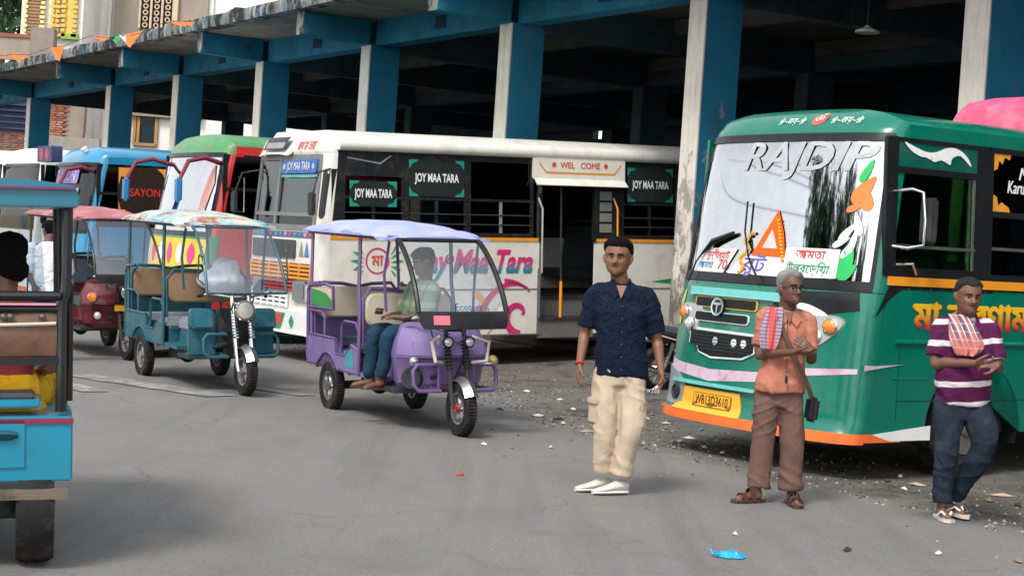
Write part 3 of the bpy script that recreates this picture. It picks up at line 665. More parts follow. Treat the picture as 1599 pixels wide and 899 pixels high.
    for near in (1, -1):
        fn = S if near > 0 else SR
        mb = MB()
        vs = []
        for o in ((0, 2.74), (.05, 2.75), (.075, 2.80), (.06, 2.87), (0, 2.91), (-.08, 2.93)):
            for a in (b.sx(2.7), b.L): vs.append(fn(a, o[1], o[0]))
        mb.add(vs, [(2*i, 2*i+1, 2*i+3, 2*i+2) for i in range(5)]+[(0, 2, 4, 6, 8, 10), (11, 9, 7, 5, 3, 1), (0, 10, 11, 1)]); mb.build('cant_rail', W_, root, smooth=60)
    # sides
    bk = M('black_side', (.016, .017, .018), .35, dirt=(DUST, .25, 6))
    b.lower_side(b.sx(1), 3.30, .33, 1.61, [(1.55, .5, .42)], True, C, root)
    b.lower_side(4.22, b.L, .33, 1.61, [(6.6, .5, .42)], True, C, root)
    b.lower_side(b.sx(1), b.L, .33, 1.61, [(1.55, .5, .42), (6.6, .5, .42)], False, C, root)
    mb = MB(); slab(mb, S, b.sx(1), 3.28, .945, .96, 1, 1, 0, .006); slab(mb, S, 4.24, b.L, .945, .96, 1, 1, 0, .006); slab(mb, S, b.sx(1), 3.28, .33, .345, 1, 1, 0, .008)
    slab(mb, S, 3.28, 3.33, .33, 2.4, 1, 1, -.02, .012); mb.build('trim_strip', GF, root)
    mb = MB(); slab(mb, S, b.sx(1.6), 3.28, 1.605, 1.65, 1, 1, -.02, .01); slab(mb, S, 4.24, b.L, 1.605, 1.65, 1, 1, -.02, .01); mb.build('amber_belt', AMBER, root)
    mb = MB(); slab(mb, S, b.sx(2.7), 1.22, 2.47, 2.77, 1, 1, -.03, 0); slab(mb, S, b.sx(2.7), b.L, 2.71, 2.78, 1, 1, -.03, .001); slab(mb, S, .16, .30, 1.65, 2.5, 1, 1, -.03, .0)
    slab(mb, SR, b.sx(2.7), b.L, 2.68, 2.78, 1, 1, -.03, .001); up = mb.build('upper_panel', bk, root)
    polyflat('pressed_ridge', [(.38, 2.66), (.85, 2.60), (1.0, 2.7), (1.02, 2.69), (.86, 2.58), (.38, 2.645)], S, GREY, up, .003)
    wins = [(.30, 1.22, 2.47), (1.22, 2.16, 2.71), (2.16, 3.20, 2.71), (4.66, 5.66, 2.71), (5.66, 6.66, 2.71), (6.66, 7.6, 2.71), (7.6, 8.5, 2.71)]
    plates = {.30: (.41, 1.09, 2.03, 2.36), 1.22: (1.27, 2.10, 2.18, 2.66), 4.66: (4.76, 5.56, 2.18, 2.66), 5.66: (5.76, 6.56, 2.18, 2.66), 6.66: (6.72, 7.5, 2.18, 2.66)}
    CG = M('plate_green', (.01, .26, .19), .5); PB = M('plate_black', (.02, .028, .026), .3)
    for a0, a1, z1 in wins:
        mb = MB(); slab(mb, S, a0, a0+.05, 1.65, z1, 1, 1, -.03, .004); slab(mb, S, a1-.05, a1, 1.65, z1, 1, 1, -.03, .004); slab(mb, S, a0, a1, 1.65, 1.71, 1, 1, -.03, .006); slab(mb, S, a0, a1, z1-.05, z1, 1, 1, -.03, .005)
        slab(mb, S, a0, a1, 2.13, 2.165, 1, 1, -.02, .008); f_ = mb.build('window_frame', bk, root)
        for p0, p1 in ((a0+.05, (a0+a1)/2), ((a0+a1)/2, a1-.05)):
            mb = MB(); slab(mb, S, p0, p1, 1.70, z1-.04, 1, 1, -.022, -.014); mb.build('pane', GLASSD, f_)
        for z in (1.82, 1.95):
            mb = MB(); mb.tube([S(a0+.03, z, .01), S(a1-.03, z, .01)], .01, 6); mb.build('guard_bar', DARK, f_)
        mb = MB(); slab(mb, S, (a0+a1)/2-.02, (a0+a1)/2+.02, 1.7, 2.14, 1, 1, -.02, .002); mb.build('mullion', GREY if a0 == 2.16 else bk, f_)
        if a0 in plates:
            x0, x1, z0_, z1_ = plates[a0]
            pl = polyflat('name_plate', rrect(x0, z0_, x1, z1_, .01), S, PB, f_, .002, .5, thick=.006)
            for cx, cz, sx_, sz_ in ((x0, z1_, 1, -1), (x1, z1_, -1, -1), (x0, z0_, 1, 1), (x1, z0_, -1, 1)):
                pass
            vs = []; fs = []
            for cx, cz, sx_, sz_ in ((x0, z1_, 1, -1), (x1, z1_, -1, -1), (x0, z0_, 1, 1), (x1, z0_, -1, 1)):
                o = len(vs); vs += [(cx, cz), (cx+sx_*.14, cz), (cx+sx_*.12, cz+sz_*.03), (cx+sx_*.05, cz+sz_*.05), (cx+sx_*.03, cz+sz_*.09), (cx, cz+sz_*.12)]; fs.append(tuple(range(o, o+6)))
            # corner pieces and lettering belong to the frame (fourth level avoided)
            for k in range(4): flat('plate_corner', vs[k*6:k*6+6], [tuple(range(6))], S, CG, f_, .0115)
            vs, fs = text2d('JOY MAA TARA', .2, off=.006, width=(x1-x0)*.80); my = [v[1] for v in vs]; k = .15/(max(my)-min(my))
            flat('lettering', [(x+(x0+x1)/2, y*k+(z0_+z1_)/2) for x, y in vs], fs, S, PUREW, f_, .012)
    mb = MB(); slab(mb, S, 2.55, 3.12, 2.42, 2.50, 1, 1, -.3, -.29); mb.build('inside_sign', M('sign_dark_red', (.35, .03, .03), .6), root)
    for a0, z0, z1, mt in ((2.72, 1.98, 2.1, M('paper_pink', (.55, .3, .35), .7)), (2.9, 1.95, 2.08, M('paper_pink', (.55, .3, .35), .7)), (2.53, 1.98, 2.11, M('paper_yellow', (.65, .6, .1), .7))):
        mb = MB(); slab(mb, S, a0, a0+(.16 if a0 > 2.7 else .05), z0, z1, 1, 1, -.2, -.195); mb.build('inside_notice', mt, root)
    # doorway
    dk = M('doorway_dark', (.02, .022, .024), .7)
    wb = MB(); slab(wb, S, 3.17, 4.68, 2.47, 2.74, 1, 1, -.02, .05); wl = wb.build('welcome_board', C, root, bevel=.01)
    mb = MB(); vs = [S(3.19, 2.47, .05), S(4.68, 2.47, .05), S(4.69, 2.38, .14), S(3.18, 2.38, .14), S(3.19, 2.46, .03), S(4.68, 2.46, .03), S(4.69, 2.37, .12), S(3.18, 2.37, .12)]
    mb.add(vs, [(0, 1, 2, 3), (7, 6, 5, 4), (0, 4, 5, 1), (1, 5, 6, 2), (2, 6, 7, 3), (3, 7, 4, 0)]); mb.build('drip_flap', C, wl)
    word('WEL   COME', S, RI, wl, .12, 3.93, 2.655, width=.66, off=.054)
    for cx in (3.5, 4.36): polyflat('red_dot', circ(cx, 2.66, .035, 14), S, RI, wl, .054)
    polyflat('chevron', [(3.25, 2.70), (3.38, 2.565), (4.5, 2.565), (4.62, 2.70), (4.62, 2.67), (4.51, 2.54), (3.37, 2.54), (3.25, 2.67)], S, AMBER, wl, .053)
    mb = MB(); mb.b2(tuple(S(3.30, .52, -.5)), tuple(S(4.22, .56, .02))); mb.build('step', DARK, root)
    mb = MB(); mb.b2(tuple(S(3.30, .56, -.32)), tuple(S(4.22, .80, -.29))); mb.build('step', M('step_grey', (.14, .14, .13), .6), root)
    mb = MB(); mb.b2(tuple(S(3.30, .80, -.6)), tuple(S(4.22, .83, -.27))); mb.build('step', DARK, root)
    mb = MB(); mb.b2(tuple(S(3.30, .28, -.03)), tuple(S(4.22, .52, .0))); mb.build('step_board', M('step_grey', (.14, .14, .13), .6), root)
    mb = MB(); mb.tube([S(3.68, .56, -.02), S(3.68, 1.06, -.02)], .022, 8); mb.build('door_pole', AMBER, root)
    mb = MB(); mb.tube([S(3.68, 1.06, -.02), S(3.66, 2.4, -.02)], .015, 8); mb.build('door_pole', DARK, root)
    for a in (3.31, 4.23): mb = MB(); slab(mb, S, a-.03, a+.03, 1.6, 2.5, 1, 1, -.06, .01); mb.build('door_post', bk, root)
    # folded door leaf with pale louvres
    lf = MB(); slab(lf, S, 4.22, 4.66, 1.66, 2.40, 1, 1, -.05, -.01); ld = lf.build('folded_door', bk, root)
    for k in range(4):
        mb = MB(); slab(mb, S, 4.30, 4.50, 1.74+k*.15, 1.86+k*.15, 1, 1, -.01, .0); mb.build('louvre', M('louvre_pale', (.2, .21, .18), .6), ld)
    for a, zz in ((3.33, (1.15, 2.2)), (4.58, (1.62, 2.22))):
        mb = MB(); mb.tube([S(a, zz[0], .0), S(a-.02, zz[0]+.03, .06), S(a-.02, zz[1]-.15, .06), S(a-.05, zz[1], .0)], .014, 8); mb.build('grab_rail', AMBER if a > 4 else M('rail_pale', (.4, .38, .34), .4), root)
    # side paint
    RG = grad_mat('red_teal_gradient', (.01, .22, .30), (.62, .03, .16), 1.20, 1.34)
    # italic lettering
    vs, fs = text2d('Jay Maa Tara', .3, shear=.32, off=.011); mx = min(v[0] for v in vs); my = [v[1] for v in vs]; k = .42/(max(my)-min(my))
    kx = (3.20-1.42)/(max(v[0] for v in vs)-mx); flat('side_lettering', [(1.42+(x-mx)*kx, 1.07+(y-min(my))*k) for x, y in vs], fs, S, RG, root, .005)
    PK = M('swirl_pink', (.60, .03, .16), .5); vs, fs = ringpts(.82, 1.33, .15, .172, 24); flat('emblem_ring', vs, fs, S, PK, root, .005)
    word('মা', S, RI, root, .2, .82, 1.33, width=.17, name='emblem_lettering', off=.006)
    LG = M('leaf_green', (.01, .32, .12), .5)
    for s_ in (-1, 1):
        for k in range(5):
            an = (-.9+k*.45); x0 = .82+s_*.19; L_ = .2-.02*abs(k-2)
            polyflat('painted_leaf', [(x0, 1.33+an*.1-.02), (x0+s_*L_*cos(an)*.6, 1.33+an*.1+L_*sin(an)*.6+.02), (x0+s_*L_*cos(an), 1.33+an*.1+L_*sin(an)), (x0+s_*L_*cos(an)*.55, 1.33+an*.1+L_*sin(an)*.55-.03)], S, LG, root, .005)
    def spiral(cx, cz, r0, r1, t0, t1, w0, w1, mt, n=40, sy=1):
        vs = []; fs = []
        for k in range(n+1):
            t = k/n; a = t0+(t1-t0)*t; r = r0+(r1-r0)*t; w2 = w0+(w1-w0)*t
            for q in (r-w2/2, r+w2/2): vs.append((min(3.27, cx+q*cos(a)), max(.345, cz+q*sin(a)*sy)))
        fs = [(2*k, 2*k+1, 2*k+3, 2*k+2) for k in range(n)]; flat('painted_swirl', vs, fs, S, mt, root, .005)
    spiral(3.0, .60, .05, .27, 0, 4.8, .06, .12, PK); spiral(3.02, .58, .38, .62, 1.2, 3.1, .03, .10, PK); spiral(2.85, .52, .5, .55, .9, 1.75, .02, .07, PK)
    spiral(2.25, .66, .06, .24, 3.1, 7.6, .05, .10, M('swirl_peach', (.75, .38, .12), .5)); spiral(2.45, .60, .08, .2, .4, 4.4, .04, .08, M('swirl_rose', (.7, .2, .28), .5))
    spiral(2.7, .45, .02, .5, 3.14, 4.3, .02, .05, PK)
    polyflat('painted_leaf', [(5.2, 1.05), (5.6, 1.1), (5.95, 1.06), (5.6, 1.02)], S, LG, root, .005)
    mb = MB(); slab(mb, lambda a, y, o: V((-a, y, 2.80+o)), .3, b.L, -1.08, 1.08, 1, 1); mb.build('ceiling', INTER, root)
    # far side windows, floor, seats, wheels
    mb = MB()
    for k in range(8): slab(mb, SR, .3+k*1.1, .42+k*1.1, 1.6, 2.7, 1, 1)
    slab(mb, SR, .2, b.L, 1.6, 1.75, 1, 1); slab(mb, SR, .2, b.L, 2.1, 2.14, 1, 1); mb.build('far_window_frame', bk, root)
    mb = MB(); slab(mb, SR, .2, b.L, 1.7, 2.7, 1, 1, -.02, -.015); mb.build('far_window', FARG, root)
    mb = MB(); mb.b2((-b.L+.05, -1.12, .78), (-4.25, 1.12, .84)); mb.b2((-4.3, -1.12, .78), (-3.25, .55, .84)); mb.b2((-3.3, -1.12, .78), (-.15, 1.12, .84)); mb.box((-b.L+.03, 0, 1.6), (.05, 2.3, 2.5)); mb.b2((-8, -.9, .4), (-.4, .45, .7)); mb.build('floor', DARK, root)
    bus_seats(root, b.L, b.W, [-1.6, -2.4, -5.0, -5.8, -6.6, -7.4], .9)
    mb = MB(); slab(mb, lambda a, z, o: V((-.35+o, a, z)), -1.1, 1.1, 1.5, 1.75, 1, 1, -.2, .1); mb.build('dashboard', DARK, root)
    for x in (-1.55, -6.6):
        for s_ in (1, -1):
            if x > -2 and s_ < 0: continue
            wheel(root, (x, s_*(b.W/2-.2), .47), .47, .24, STEEL, s_)
    arch(root, -6.6, .49, .42, b.W/2)
    mb = MB(); vs = []
    arch(root, -1.55, .49, .42, b.W/2)
    a_ = -.55; wheel(root, (-1.25, -.86, .44), .45, .22, CHROME, 1, axis=(sin(a_), cos(a_), 0))
    # bits that hang in the windscreen and mirrors
    mb = MB()
    for k in range(14): mb.ell(F(-.15+k*.075, 2.36-.03*abs(sin(k*1.1)), -.06), (.02, .022, .03), n=5, m=4)
    mb.build('windscreen_garland', M('garland_white', (.5, .55, .5), .7), root)
    mb = MB(); mb.box((-.25, .22, 1.98), (.02, .42, .16)); mb.build('white_card', M('card_white2', (.7, .7, .68), .7), root)
    mb = MB(); mb.box((-.2, .72, 2.02), (.02, .26, .28)); mb.build('route_notice', M('card_white3', (.6, .5, .45), .7), root)
    for s_ in (1, -1):
        mb = MB(); mb.tube([F(s_*1.12, 2.5, 0), F(s_*1.14, 2.5, .0)+V((.25, s_*.12, -.05)), F(s_*1.14, 2.2, 0)+V((.28, s_*.14, 0))], .012, 6); ma = mb.build('mirror_arm', DARK, root)
        mb = MB(); mb.box(F(s_*1.14, 2.05, 0)+V((.28, s_*.14, 0)), (.05, .17, .3)); mb.build('mirror_head', DARK, ma, bevel=.02)
    return root
wbus = white_bus()

def simple_bus(name, label, loc, rz, tilt, front, side, roofm, L=6.5, Hs=2.75, Hc=2.95, curved=True, deco=None, glass=None, W=2.3, arms=None):
    if curved: b = Bus(W, L, Hs, Hc, .32, 2.6, [(.2, .12), (.42, .07), (1.4, -.02), (2.6, -.25), (2.76, -.32), (2.9, -.5), (2.96, -.7)])
    else: b = Bus(W, L, Hs, Hc, .14, 5, [(.3, .02), (1.55, 0), (2.68, -.1), (2.9, -.18), (3.03, -.5)], .04)
    root = thing(name, label, 'bus', loc, rot=(0, tilt, rz))
    F, FU, S, SR = b.F, b.FU, b.S, b.SR; zt = Hs-.12; zb = 1.45
    mb = MB(); slab(mb, FU, -1, 1, .36, zb, 30, 8); mb.build('front_panel', front, root, smooth=50)
    mb = MB(); slab(mb, lambda u, v, o: FU(u, zt+(b.zr(sin(u*pi/2))-zt)*v, o), -1, 1, 0, 1, 30, 6); mb.build('front_header', roofm, root, smooth=50)
    mb = MB(); slab(mb, FU, .8, 1, zb, zt, 6, 6); mb.build('windscreen_pillar', side, root, smooth=50)
    mb = MB(); slab(mb, FU, -1, -.8, zb, zt, 6, 6); mb.build('windscreen_pillar', front, root, smooth=50)
    mb = MB(); slab(mb, FU, -.8, .8, zb, zt, 24, 8, -.02, -.01); ws = mb.build('windscreen', glass or GLASSW, root, smooth=50)
    mb = MB()
    for q in ((-.82, .82, zb-.03, zb+.04), (-.82, .82, zt-.04, zt+.02), (-.83, -.78, zb, zt), (.78, .83, zb, zt)): slab(mb, FU, *q, 24 if q[1] > q[0]+.5 else 1, 6 if q[3] > q[2]+.5 else 1, -.02, .008)
    mb.build('windscreen_rubber', BLACK, ws)
    b.roof('roof', roofm, root)
    mb = MB(); slab(mb, FU, -1, 1, .28, .36, 24, 1, -.05, .02); mb.build('bumper', ORANGE, root)
    for near in (1, -1):
        fn = S if near > 0 else SR
        b.lower_side(b.sx(.5), L, .34, zb+.1, [(1.5, .52, .40), (L-1.6, .52, .40)], near > 0, side, root, slant=b.sx(1.5))
        mb = MB(); slab(mb, fn, b.sx(zt), L, zt, Hs, 4, 1); mb.build('cant_rail', side, root)
        a = b.sx(1.6); first = True
        while a < L-.5:
            a1 = min(a+1.1, L)
            mb = MB(); slab(mb, fn, a, a+.07, zb+.1, zt, 1, 1, -.03, .002); slab(mb, fn, a1-.07, a1, zb+.1, zt, 1, 1, -.03, .002); slab(mb, fn, a, a1, zb+.1, zb+.17, 1, 1, -.03, .004); slab(mb, fn, a, a1, 2.1, 2.15, 1, 1, -.02, .003)
            f_ = mb.build('window_frame', BLACK, root); mb = MB(); slab(mb, fn, a+.05, a1-.05, zb+.15, zt, 1, 1, -.022, -.014); mb.build('pane', GLASSD, f_)
            a = a1
    mb = MB(); mb.b2((-L+.05, -1.05, .75), (-.5, 1.05, .8)); mb.box((-L+.03, 0, 1.6), (.05, 2.2, 2.3)); mb.build('floor', DARK, root)
    bus_seats(root, L, W, [-2.2-.85*k for k in range(int((L-2.6)/.85))])
    for x in (-1.5, -L+1.6):
        for s_ in (1, -1): wheel(root, (x, s_*(W/2-.18), .43), .43, .22, STEEL, s_)
    for s_, mt in arms or ():
        mb = MB(); p = [F(s_*1.0, 2.5, 0), F(s_*1.0, 2.56, 0)+V((.25, s_*.02, 0)), F(s_*1.0, 2.5, 0)+V((.5, s_*.05, 0)), F(s_*1.0, 2.2, 0)+V((.58, s_*.06, 0))]
        mb.tube(p, [.035, .035, .035, .03], 8); ma = mb.build('mirror_arm', mt, root)
        mb = MB(); mb.box(p[3]+V((0, 0, -.12)), (.08, .16, .36)); mb.build('mirror_head', M('mirror_blue', (.03, .2, .42), .4), ma, bevel=.03)
    if deco: deco(b, root)
    return root
def nose(px, py, z, D, hd, W=2.3):
    """nose centre from the pixel of its near front roof corner"""
    p = pt(px, py, D); l = V((-sin(hd), cos(hd), 0)); f = V((cos(hd), sin(hd), 0)); return p-l*W/2+f*.3
def rg_deco(b, root):
    YF = M('front_yellow', (.75, .50, .03), .5); PF = M('front_pink', (.65, .05, .22), .5)
    polyflat('painted_band', [(-1.05, .95), (1.05, .95), (1.08, 1.38), (-1.08, 1.38)], b.F, YF, root, .004, .15)
    for k in range(6): polyflat('painted_petal', curvepts([(-.9+k*.34, 1.0), (-.8+k*.34, 1.16), (-.9+k*.34, 1.32), (-1.0+k*.34, 1.16)], 4), b.F, PF if k % 2 else PUREW, root, .008)
    polyflat('painted_band', [(-1.03, .55), (1.03, .55), (1.05, .9), (-1.05, .9)], b.F, BLACK, root, .004, .15)
    polyflat('floral_sticker', [(.78, 1.7), (.92, 1.75), (1.0, 2.2), (.95, 2.5), (.86, 2.3), (.80, 2.0)], b.F, M('sticker_mix', (.6, .3, .25), .5), root, .004)
    polyflat('floral_sticker', [(.70, 1.55), (.95, 1.6), (.9, 1.9), (.76, 1.8)], b.F, M('sticker_mix2', (.5, .55, .6), .5), root, .004)
    mb = MB(); mb.box(b.S(.62, 2.62, .03), (.12, .05, .05)); mb.build('marker_lamp', REDL, root)
    mb = MB(); mb.tube([b.S(.62, 2.3, .0), b.S(.66, 2.3, .12), b.S(.66, 1.8, .12), b.S(.62, 1.8, 0)], .014, 6); mb.build('grab_rail', CHROME, root)
MR = M('mirror_arm_maroon', (.2, .02, .04), .4)
hd = pi+.58
def ground_nose(px, py, z, D, h, W=2.3):
    p = nose(px, py, z, D, h, W); return (p.x, p.y, gz(p.x, p.y)*.5+(p.z-z)*1.0)
p = ground_nose(352, 226, 2.75, 24.6, hd)
simple_bus('minibus', 'minibus with green roof front and bright red side beside the cream bus', (p[0], p[1], max(0, min(.1, p[2]))), hd, .03, M('bus_dark_green', (.03, .2, .07), .35, coat=.3), RED, M('roof_green', (.06, .25, .09), .4, dirt=((.35, .05, .05), .5, 2)), L=5.0, deco=rg_deco, arms=((1, MR), (-1, MR)))
def blue_deco(b, root):
    r1 = M('bb_red', (.4, .05, .06), .5)
    o = polyflat('header_sign', rrect(-.30, 2.66, .48, 2.94, .03), lambda a, z, o: V((.02+o, a, z-.02)), M('bb_navy', (.03, .05, .13), .5), root, 0, .3, thick=.2)
    for cx in (-.07, .26): polyflat('painted_face', circ(cx, 2.80, .11, 14), lambda a, z, o: V((.22+o, a, z-.02)), r1, o, .004)
    polyflat('name_board', rrect(-.5, 2.28, .6, 2.52, .03), b.F, M('bb_board', (.25, .2, .5), .5), root, .006, .3, thick=.01)
    word('SAYON', b.F, M('bb_lilac', (.6, .5, .8), .5), root, .24, .05, 2.40, width=.9, off=.022)
    for k in range(3): mb = MB(); slab(mb, b.F, -.9+k*.6, -.5+k*.6, 1.7, 2.2, 2, 1, .0, .01); mb.build('sticker_panel', M('bb_pale', (.3, .35, .45), .6), root)
    for a0 in (.75, 1.95):
        p_ = polyflat('painted_panel', rrect(a0, 1.68, a0+1.0, 2.60, .02), b.S, M('bb_black', (.03, .02, .015), .3), root, .006, .5)
        for cx, cz, sx_, sz_ in ((a0+.02, 2.58, 1, -1), (a0+.98, 2.58, -1, -1), (a0+.02, 1.70, 1, 1), (a0+.98, 1.70, -1, 1)):
            polyflat('corner_art', [(cx, cz), (cx+sx_*.26, cz), (cx+sx_*.16, cz+sz_*.08), (cx+sx_*.12, cz+sz_*.16), (cx+sx_*.04, cz+sz_*.15), (cx, cz+sz_*.3)], b.S, M('bb_orange', (.75, .3, .04), .5), p_, .009)
        word('SAYON', b.S, M('bb_redtext', (.6, .03, .02), .5), p_, .2, a0+.5, 2.15, width=.55, off=.009)
    mb = MB(); mb.tube([b.F(.4, 2.84, .02), b.F(.4, 2.84, .09)], .06, 12); mb.build('roof_lamp', PUREW, root)
p = ground_nose(156, 240, 2.78, 29.3, hd)
simple_bus('minibus', 'blue minibus with orange cornered black side panels left of the green roofed one', (p[0], p[1], 0), hd, .04, BLUEB, BLUEB, BLUEB, L=5.5, deco=blue_deco, glass=GLASSD, arms=((1, MR),))
p = ground_nose(86, 238, 2.78, 31.5, hd)
simple_bus('minibus', 'small white bus parked between the far left bus and the blue one', (p[0], p[1], 0), hd, .03, WHITE, WHITE, WHITE, L=5.0, curved=False, glass=GLASSD)
p = ground_nose(26, 236, 2.78, 33.5, hd)
def ds(b, root):
    o = polyflat('destination_box', rrect(-.6, 2.62, .9, 2.92, .05), lambda a, z, o: V((.0+o, a, z)), WHITE, root, 0, .4, thick=.12)
    polyflat('display', rrect(-.4, 2.68, .75, 2.86, .04), lambda a, z, o: V((.12+o, a, z)), M('display_brown', (.12, .09, .08), .4), o, .004)
simple_bus('minibus', 'cream bus with brown display box at the far left edge', (p[0], p[1], 0), hd, .03, WHITE, WHITE, WHITE, L=5.0, curved=False, glass=GLASSD, deco=ds)
def roof_load():
    T = thing('roof_load', 'pink tarpaulin covered load on the roof of the emerald minibus', 'tarpaulin', (1.977, 14.006, 0), rot=(0, .012, pi+.6))
    mb = MB(); rg = []
    for k in range(25):
        x = -2.95-.16*k; e = .12 if k == 0 else 0; q = .012*noise.noise(V((x*3, 0, 0)))
        rg.append([V((x, y, z+q*(1 if z > 3 else 0)-(e if z > 3.1 else 0))) for y, z in ((-.60, 2.93), (-.60, 3.16), (-.52, 3.27), (-.2, 3.30), (0, 3.30), (.4, 3.30), (.66, 3.27), (.74, 3.16), (.74, 2.93))])
    mb.loft(rg); mb.build('tarpaulin', PINK, T, smooth=12)
    for k in range(3):
        x = -3.9-.9*k; mb = MB(); mb.tube([V((x, y, z)) for y, z in ((-.57, 2.9), (-.575, 3.17), (-.47, 3.315), (0, 3.36), (.65, 3.315), (.775, 3.17), (.77, 2.9))], .008, 5); mb.build('rope', M('rope', (.5, .4, .3), .9), T)
roof_load()

# ------------------------------------------------------------------ terminal building
def hall():
    def peel(t, vec, c):
        v = coords(t, scale=(1, 1, .5)); n = nz(t, v, 2.2, 8, .75); s_ = t.nodes.new('ShaderNodeSeparateXYZ'); t.links.new(vec, s_.inputs[0])
        low = math_(t, 'SUBTRACT', 1, ramp(t, s_.outputs[2], .8, 4.4))
        m = ramp(t, math_(t, 'ADD', n, math_(t, 'MULTIPLY', low, .27)), .66, .70)
        c = mixc(t, c, (.30, .27, .235), math_(t, 'MULTIPLY', m, .9)); n2 = nz(t, v, 5, 8, .8)
        st = nz(t, coords(t, scale=(4, 4, .25)), 3, 6, .7); c = mixc(t, c, mixc(t, c, (.1, .1, .09), .5), math_(t, 'MULTIPLY', ramp(t, st, .52, .68), .7))
        return mixc(t, c, (.10, .09, .08), math_(t, 'MULTIPLY', ramp(t, math_(t, 'ADD', n2, math_(t, 'MULTIPLY', low, .26)), .70, .76), .8))
    BL = M('blue_wall_paint', (.016, .140, .23), .75, var=.2, scale=1.5, bump=.4, dirt=((.012, .045, .07), .7, 1.4))
    BLC = M('blue_column_paint', (.017, .158, .27), .7, var=.14, scale=1.5, bump=.4, custom=peel)
    CRM = M('cream_column_paint', (.66, .61, .53), .75, var=.08, bump=.4, custom=peel)
    def fas(t, vec, c):
        vs_ = coords(t, scale=(2, 2, .35)); c = mixc(t, c, (.05, .16, .23), ramp(t, nz(t, vs_, 2.2, 5), .52, .60)); c = mixc(t, c, (.46, .45, .40), ramp(t, nz(t, coords(t, scale=(3, 3, .6)), 2.6, 6), .56, .64))
        return mixc(t, c, (.028, .03, .03), ramp(t, nz(t, coords(t, scale=(1, 1, .5)), 2.3, 8, .75), .47, .54))
    FAS = M('weathered_fascia', (.20, .20, .19), .9, var=.3, scale=3, bump=1, bscale=14, custom=fas)
    SOF = M('soffit_plaster', (.19, .175, .155), .9, var=.25, scale=1.2, dirt=((.06, .055, .05), .7, 1.5))
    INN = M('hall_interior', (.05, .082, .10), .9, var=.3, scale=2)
    INS = M('hall_ceiling', (.11, .105, .098), .95, var=.4, scale=1.3)
    root = thing('bus_terminal', 'long blue and cream columned terminal hall with weathered concrete canopy', 'building', (C8.x, C8.y, 0), atan2(NIN.y, NIN.x))
    # local: x = inward, y = along the colonnade (leftwards, away)
    L5 = STEP.length; K = [-6, -5, -4, -3, -2, -1, 0, 1, 2, 3, 4, 5, 6, 7.5, 9]  # far negative bays are unseen, added to block sky in the bus window reflections
    def colm(k, x0, near=True):
        y = k*L5
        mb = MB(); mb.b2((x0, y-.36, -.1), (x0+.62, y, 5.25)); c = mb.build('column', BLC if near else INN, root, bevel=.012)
        if near:
            mb = MB(); mb.b2((x0-.012, y-.362, 0), (x0+.012, y+.002, 5.235)); mb.build('column_face', CRM, c)
    for k in K:
        colm(k, 0)
        for x0 in (6.2, 12.4):
            if k < 8: colm(k, x0, False)
    for i, k in enumerate(K):
        y = k*L5-.18
        mb = MB(); # cantilever beam, deeper at the column
        pts = [(-1.35, 5.27), (-1.35, 5.69), (.0, 5.69), (.0, 5.23)]
        mb.prism(pts, lambda a, b, t: V((a, y+t, b)), -.15, .15); bm_ = mb.build('cantilever_beam', BL, root, bevel=.01)
        mb = MB(); mb.b2((-1.36, y-.15, 5.27), (-1.345, y+.15, 5.69)); mb.build('beam_end', FAS, bm_)
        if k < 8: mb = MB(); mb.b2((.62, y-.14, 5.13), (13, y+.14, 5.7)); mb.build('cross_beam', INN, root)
        if i < len(K)-1:
            y1 = K[i+1]*L5-.36; y0 = k*L5
            mb = MB(); mb.b2((.10, y0, 5.23), (.46, y1, 5.69)); lb = mb.build('edge_beam', BL, root)
            mb = MB(); mb.b2((.08, (y0+y1)/2-.3, 5.36), (.1, (y0+y1)/2+.05, 5.58)); mb.build('painted_notice', M('notice_navy', (.012, .03, .06), .8), lb)
            if K[i+1] > 8: continue
            for x0 in (6.3, 12.5):
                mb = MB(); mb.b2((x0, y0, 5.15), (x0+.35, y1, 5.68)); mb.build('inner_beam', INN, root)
            for j in range(1, 3):
                xx = .62+j*1.85+.2; mb = MB(); mb.b2((3.1*j, y0+.1, 5.42), (3.1*j+.15, y1-.1, 5.67)); mb.build('rib_beam', INS, root)
    y0, y1 = K[0]*L5-2, K[-1]*L5+1
    mb = MB(); N = 170; vs = []
    for i in range(N+1):
        y = y0+(y1-y0)*i/N; e = -1.52+.035*noise.noise(V((y*1.7, 0, 0))); tz = 5.93+.05*noise.noise(V((y*2.5, 4, 0)))+(.05 if noise.noise(V((y*1.1, 8, 0))) > .25 else 0)
        vs += [V((e, y, 5.70)), V((e-.02, y, 5.82)), V((e, y, tz)), V((e+.3, y, tz-.02)), V((e+.32, y, 5.71))]
    n = 5; mb.add(vs, [(i*n+j, i*n+(j+1) % n, (i+1)*n+(j+1) % n, (i+1)*n+j) for i in range(N) for j in range(n)]+[(0, 1, 2, 3, 4)]); mb.build('fascia', FAS, root)
    mb = MB(); mb.b2((-1.25, y0, 5.695), (.3, y1, 5.9)); mb.build('canopy_slab', SOF, root)
    mb = MB(); mb.b2((.3, y0, 5.70), (13.2, 7.5*L5+.4, 5.92)); mb.build('roof_slab', INS, root)
    # parapet and rubble on the near roof edge
    mb = MB(); mb.b2((13, y0, 0), (13.2, 1*L5+.86, 5.7)); mb.b2((13, 1*L5+.86, 0), (13.2, 1*L5+1.1, 5.7)); mb.b2((13, 1*L5+1.1, 0), (13.2, 5.20*L5, 5.7)); mb.b2((13, 5.20*L5, 0), (13.2, 5.29*L5, 4.95)); mb.b2((13, 5.29*L5, 0), (13.2, 7.6*L5, 5.7)); mb.build('back_wall', INN, root)
    mb = MB(); mb.b2((12.0, y0, .1), (12.1, 2.5*L5, 2.6)); mb.build('kiosk_wall', INN, root)
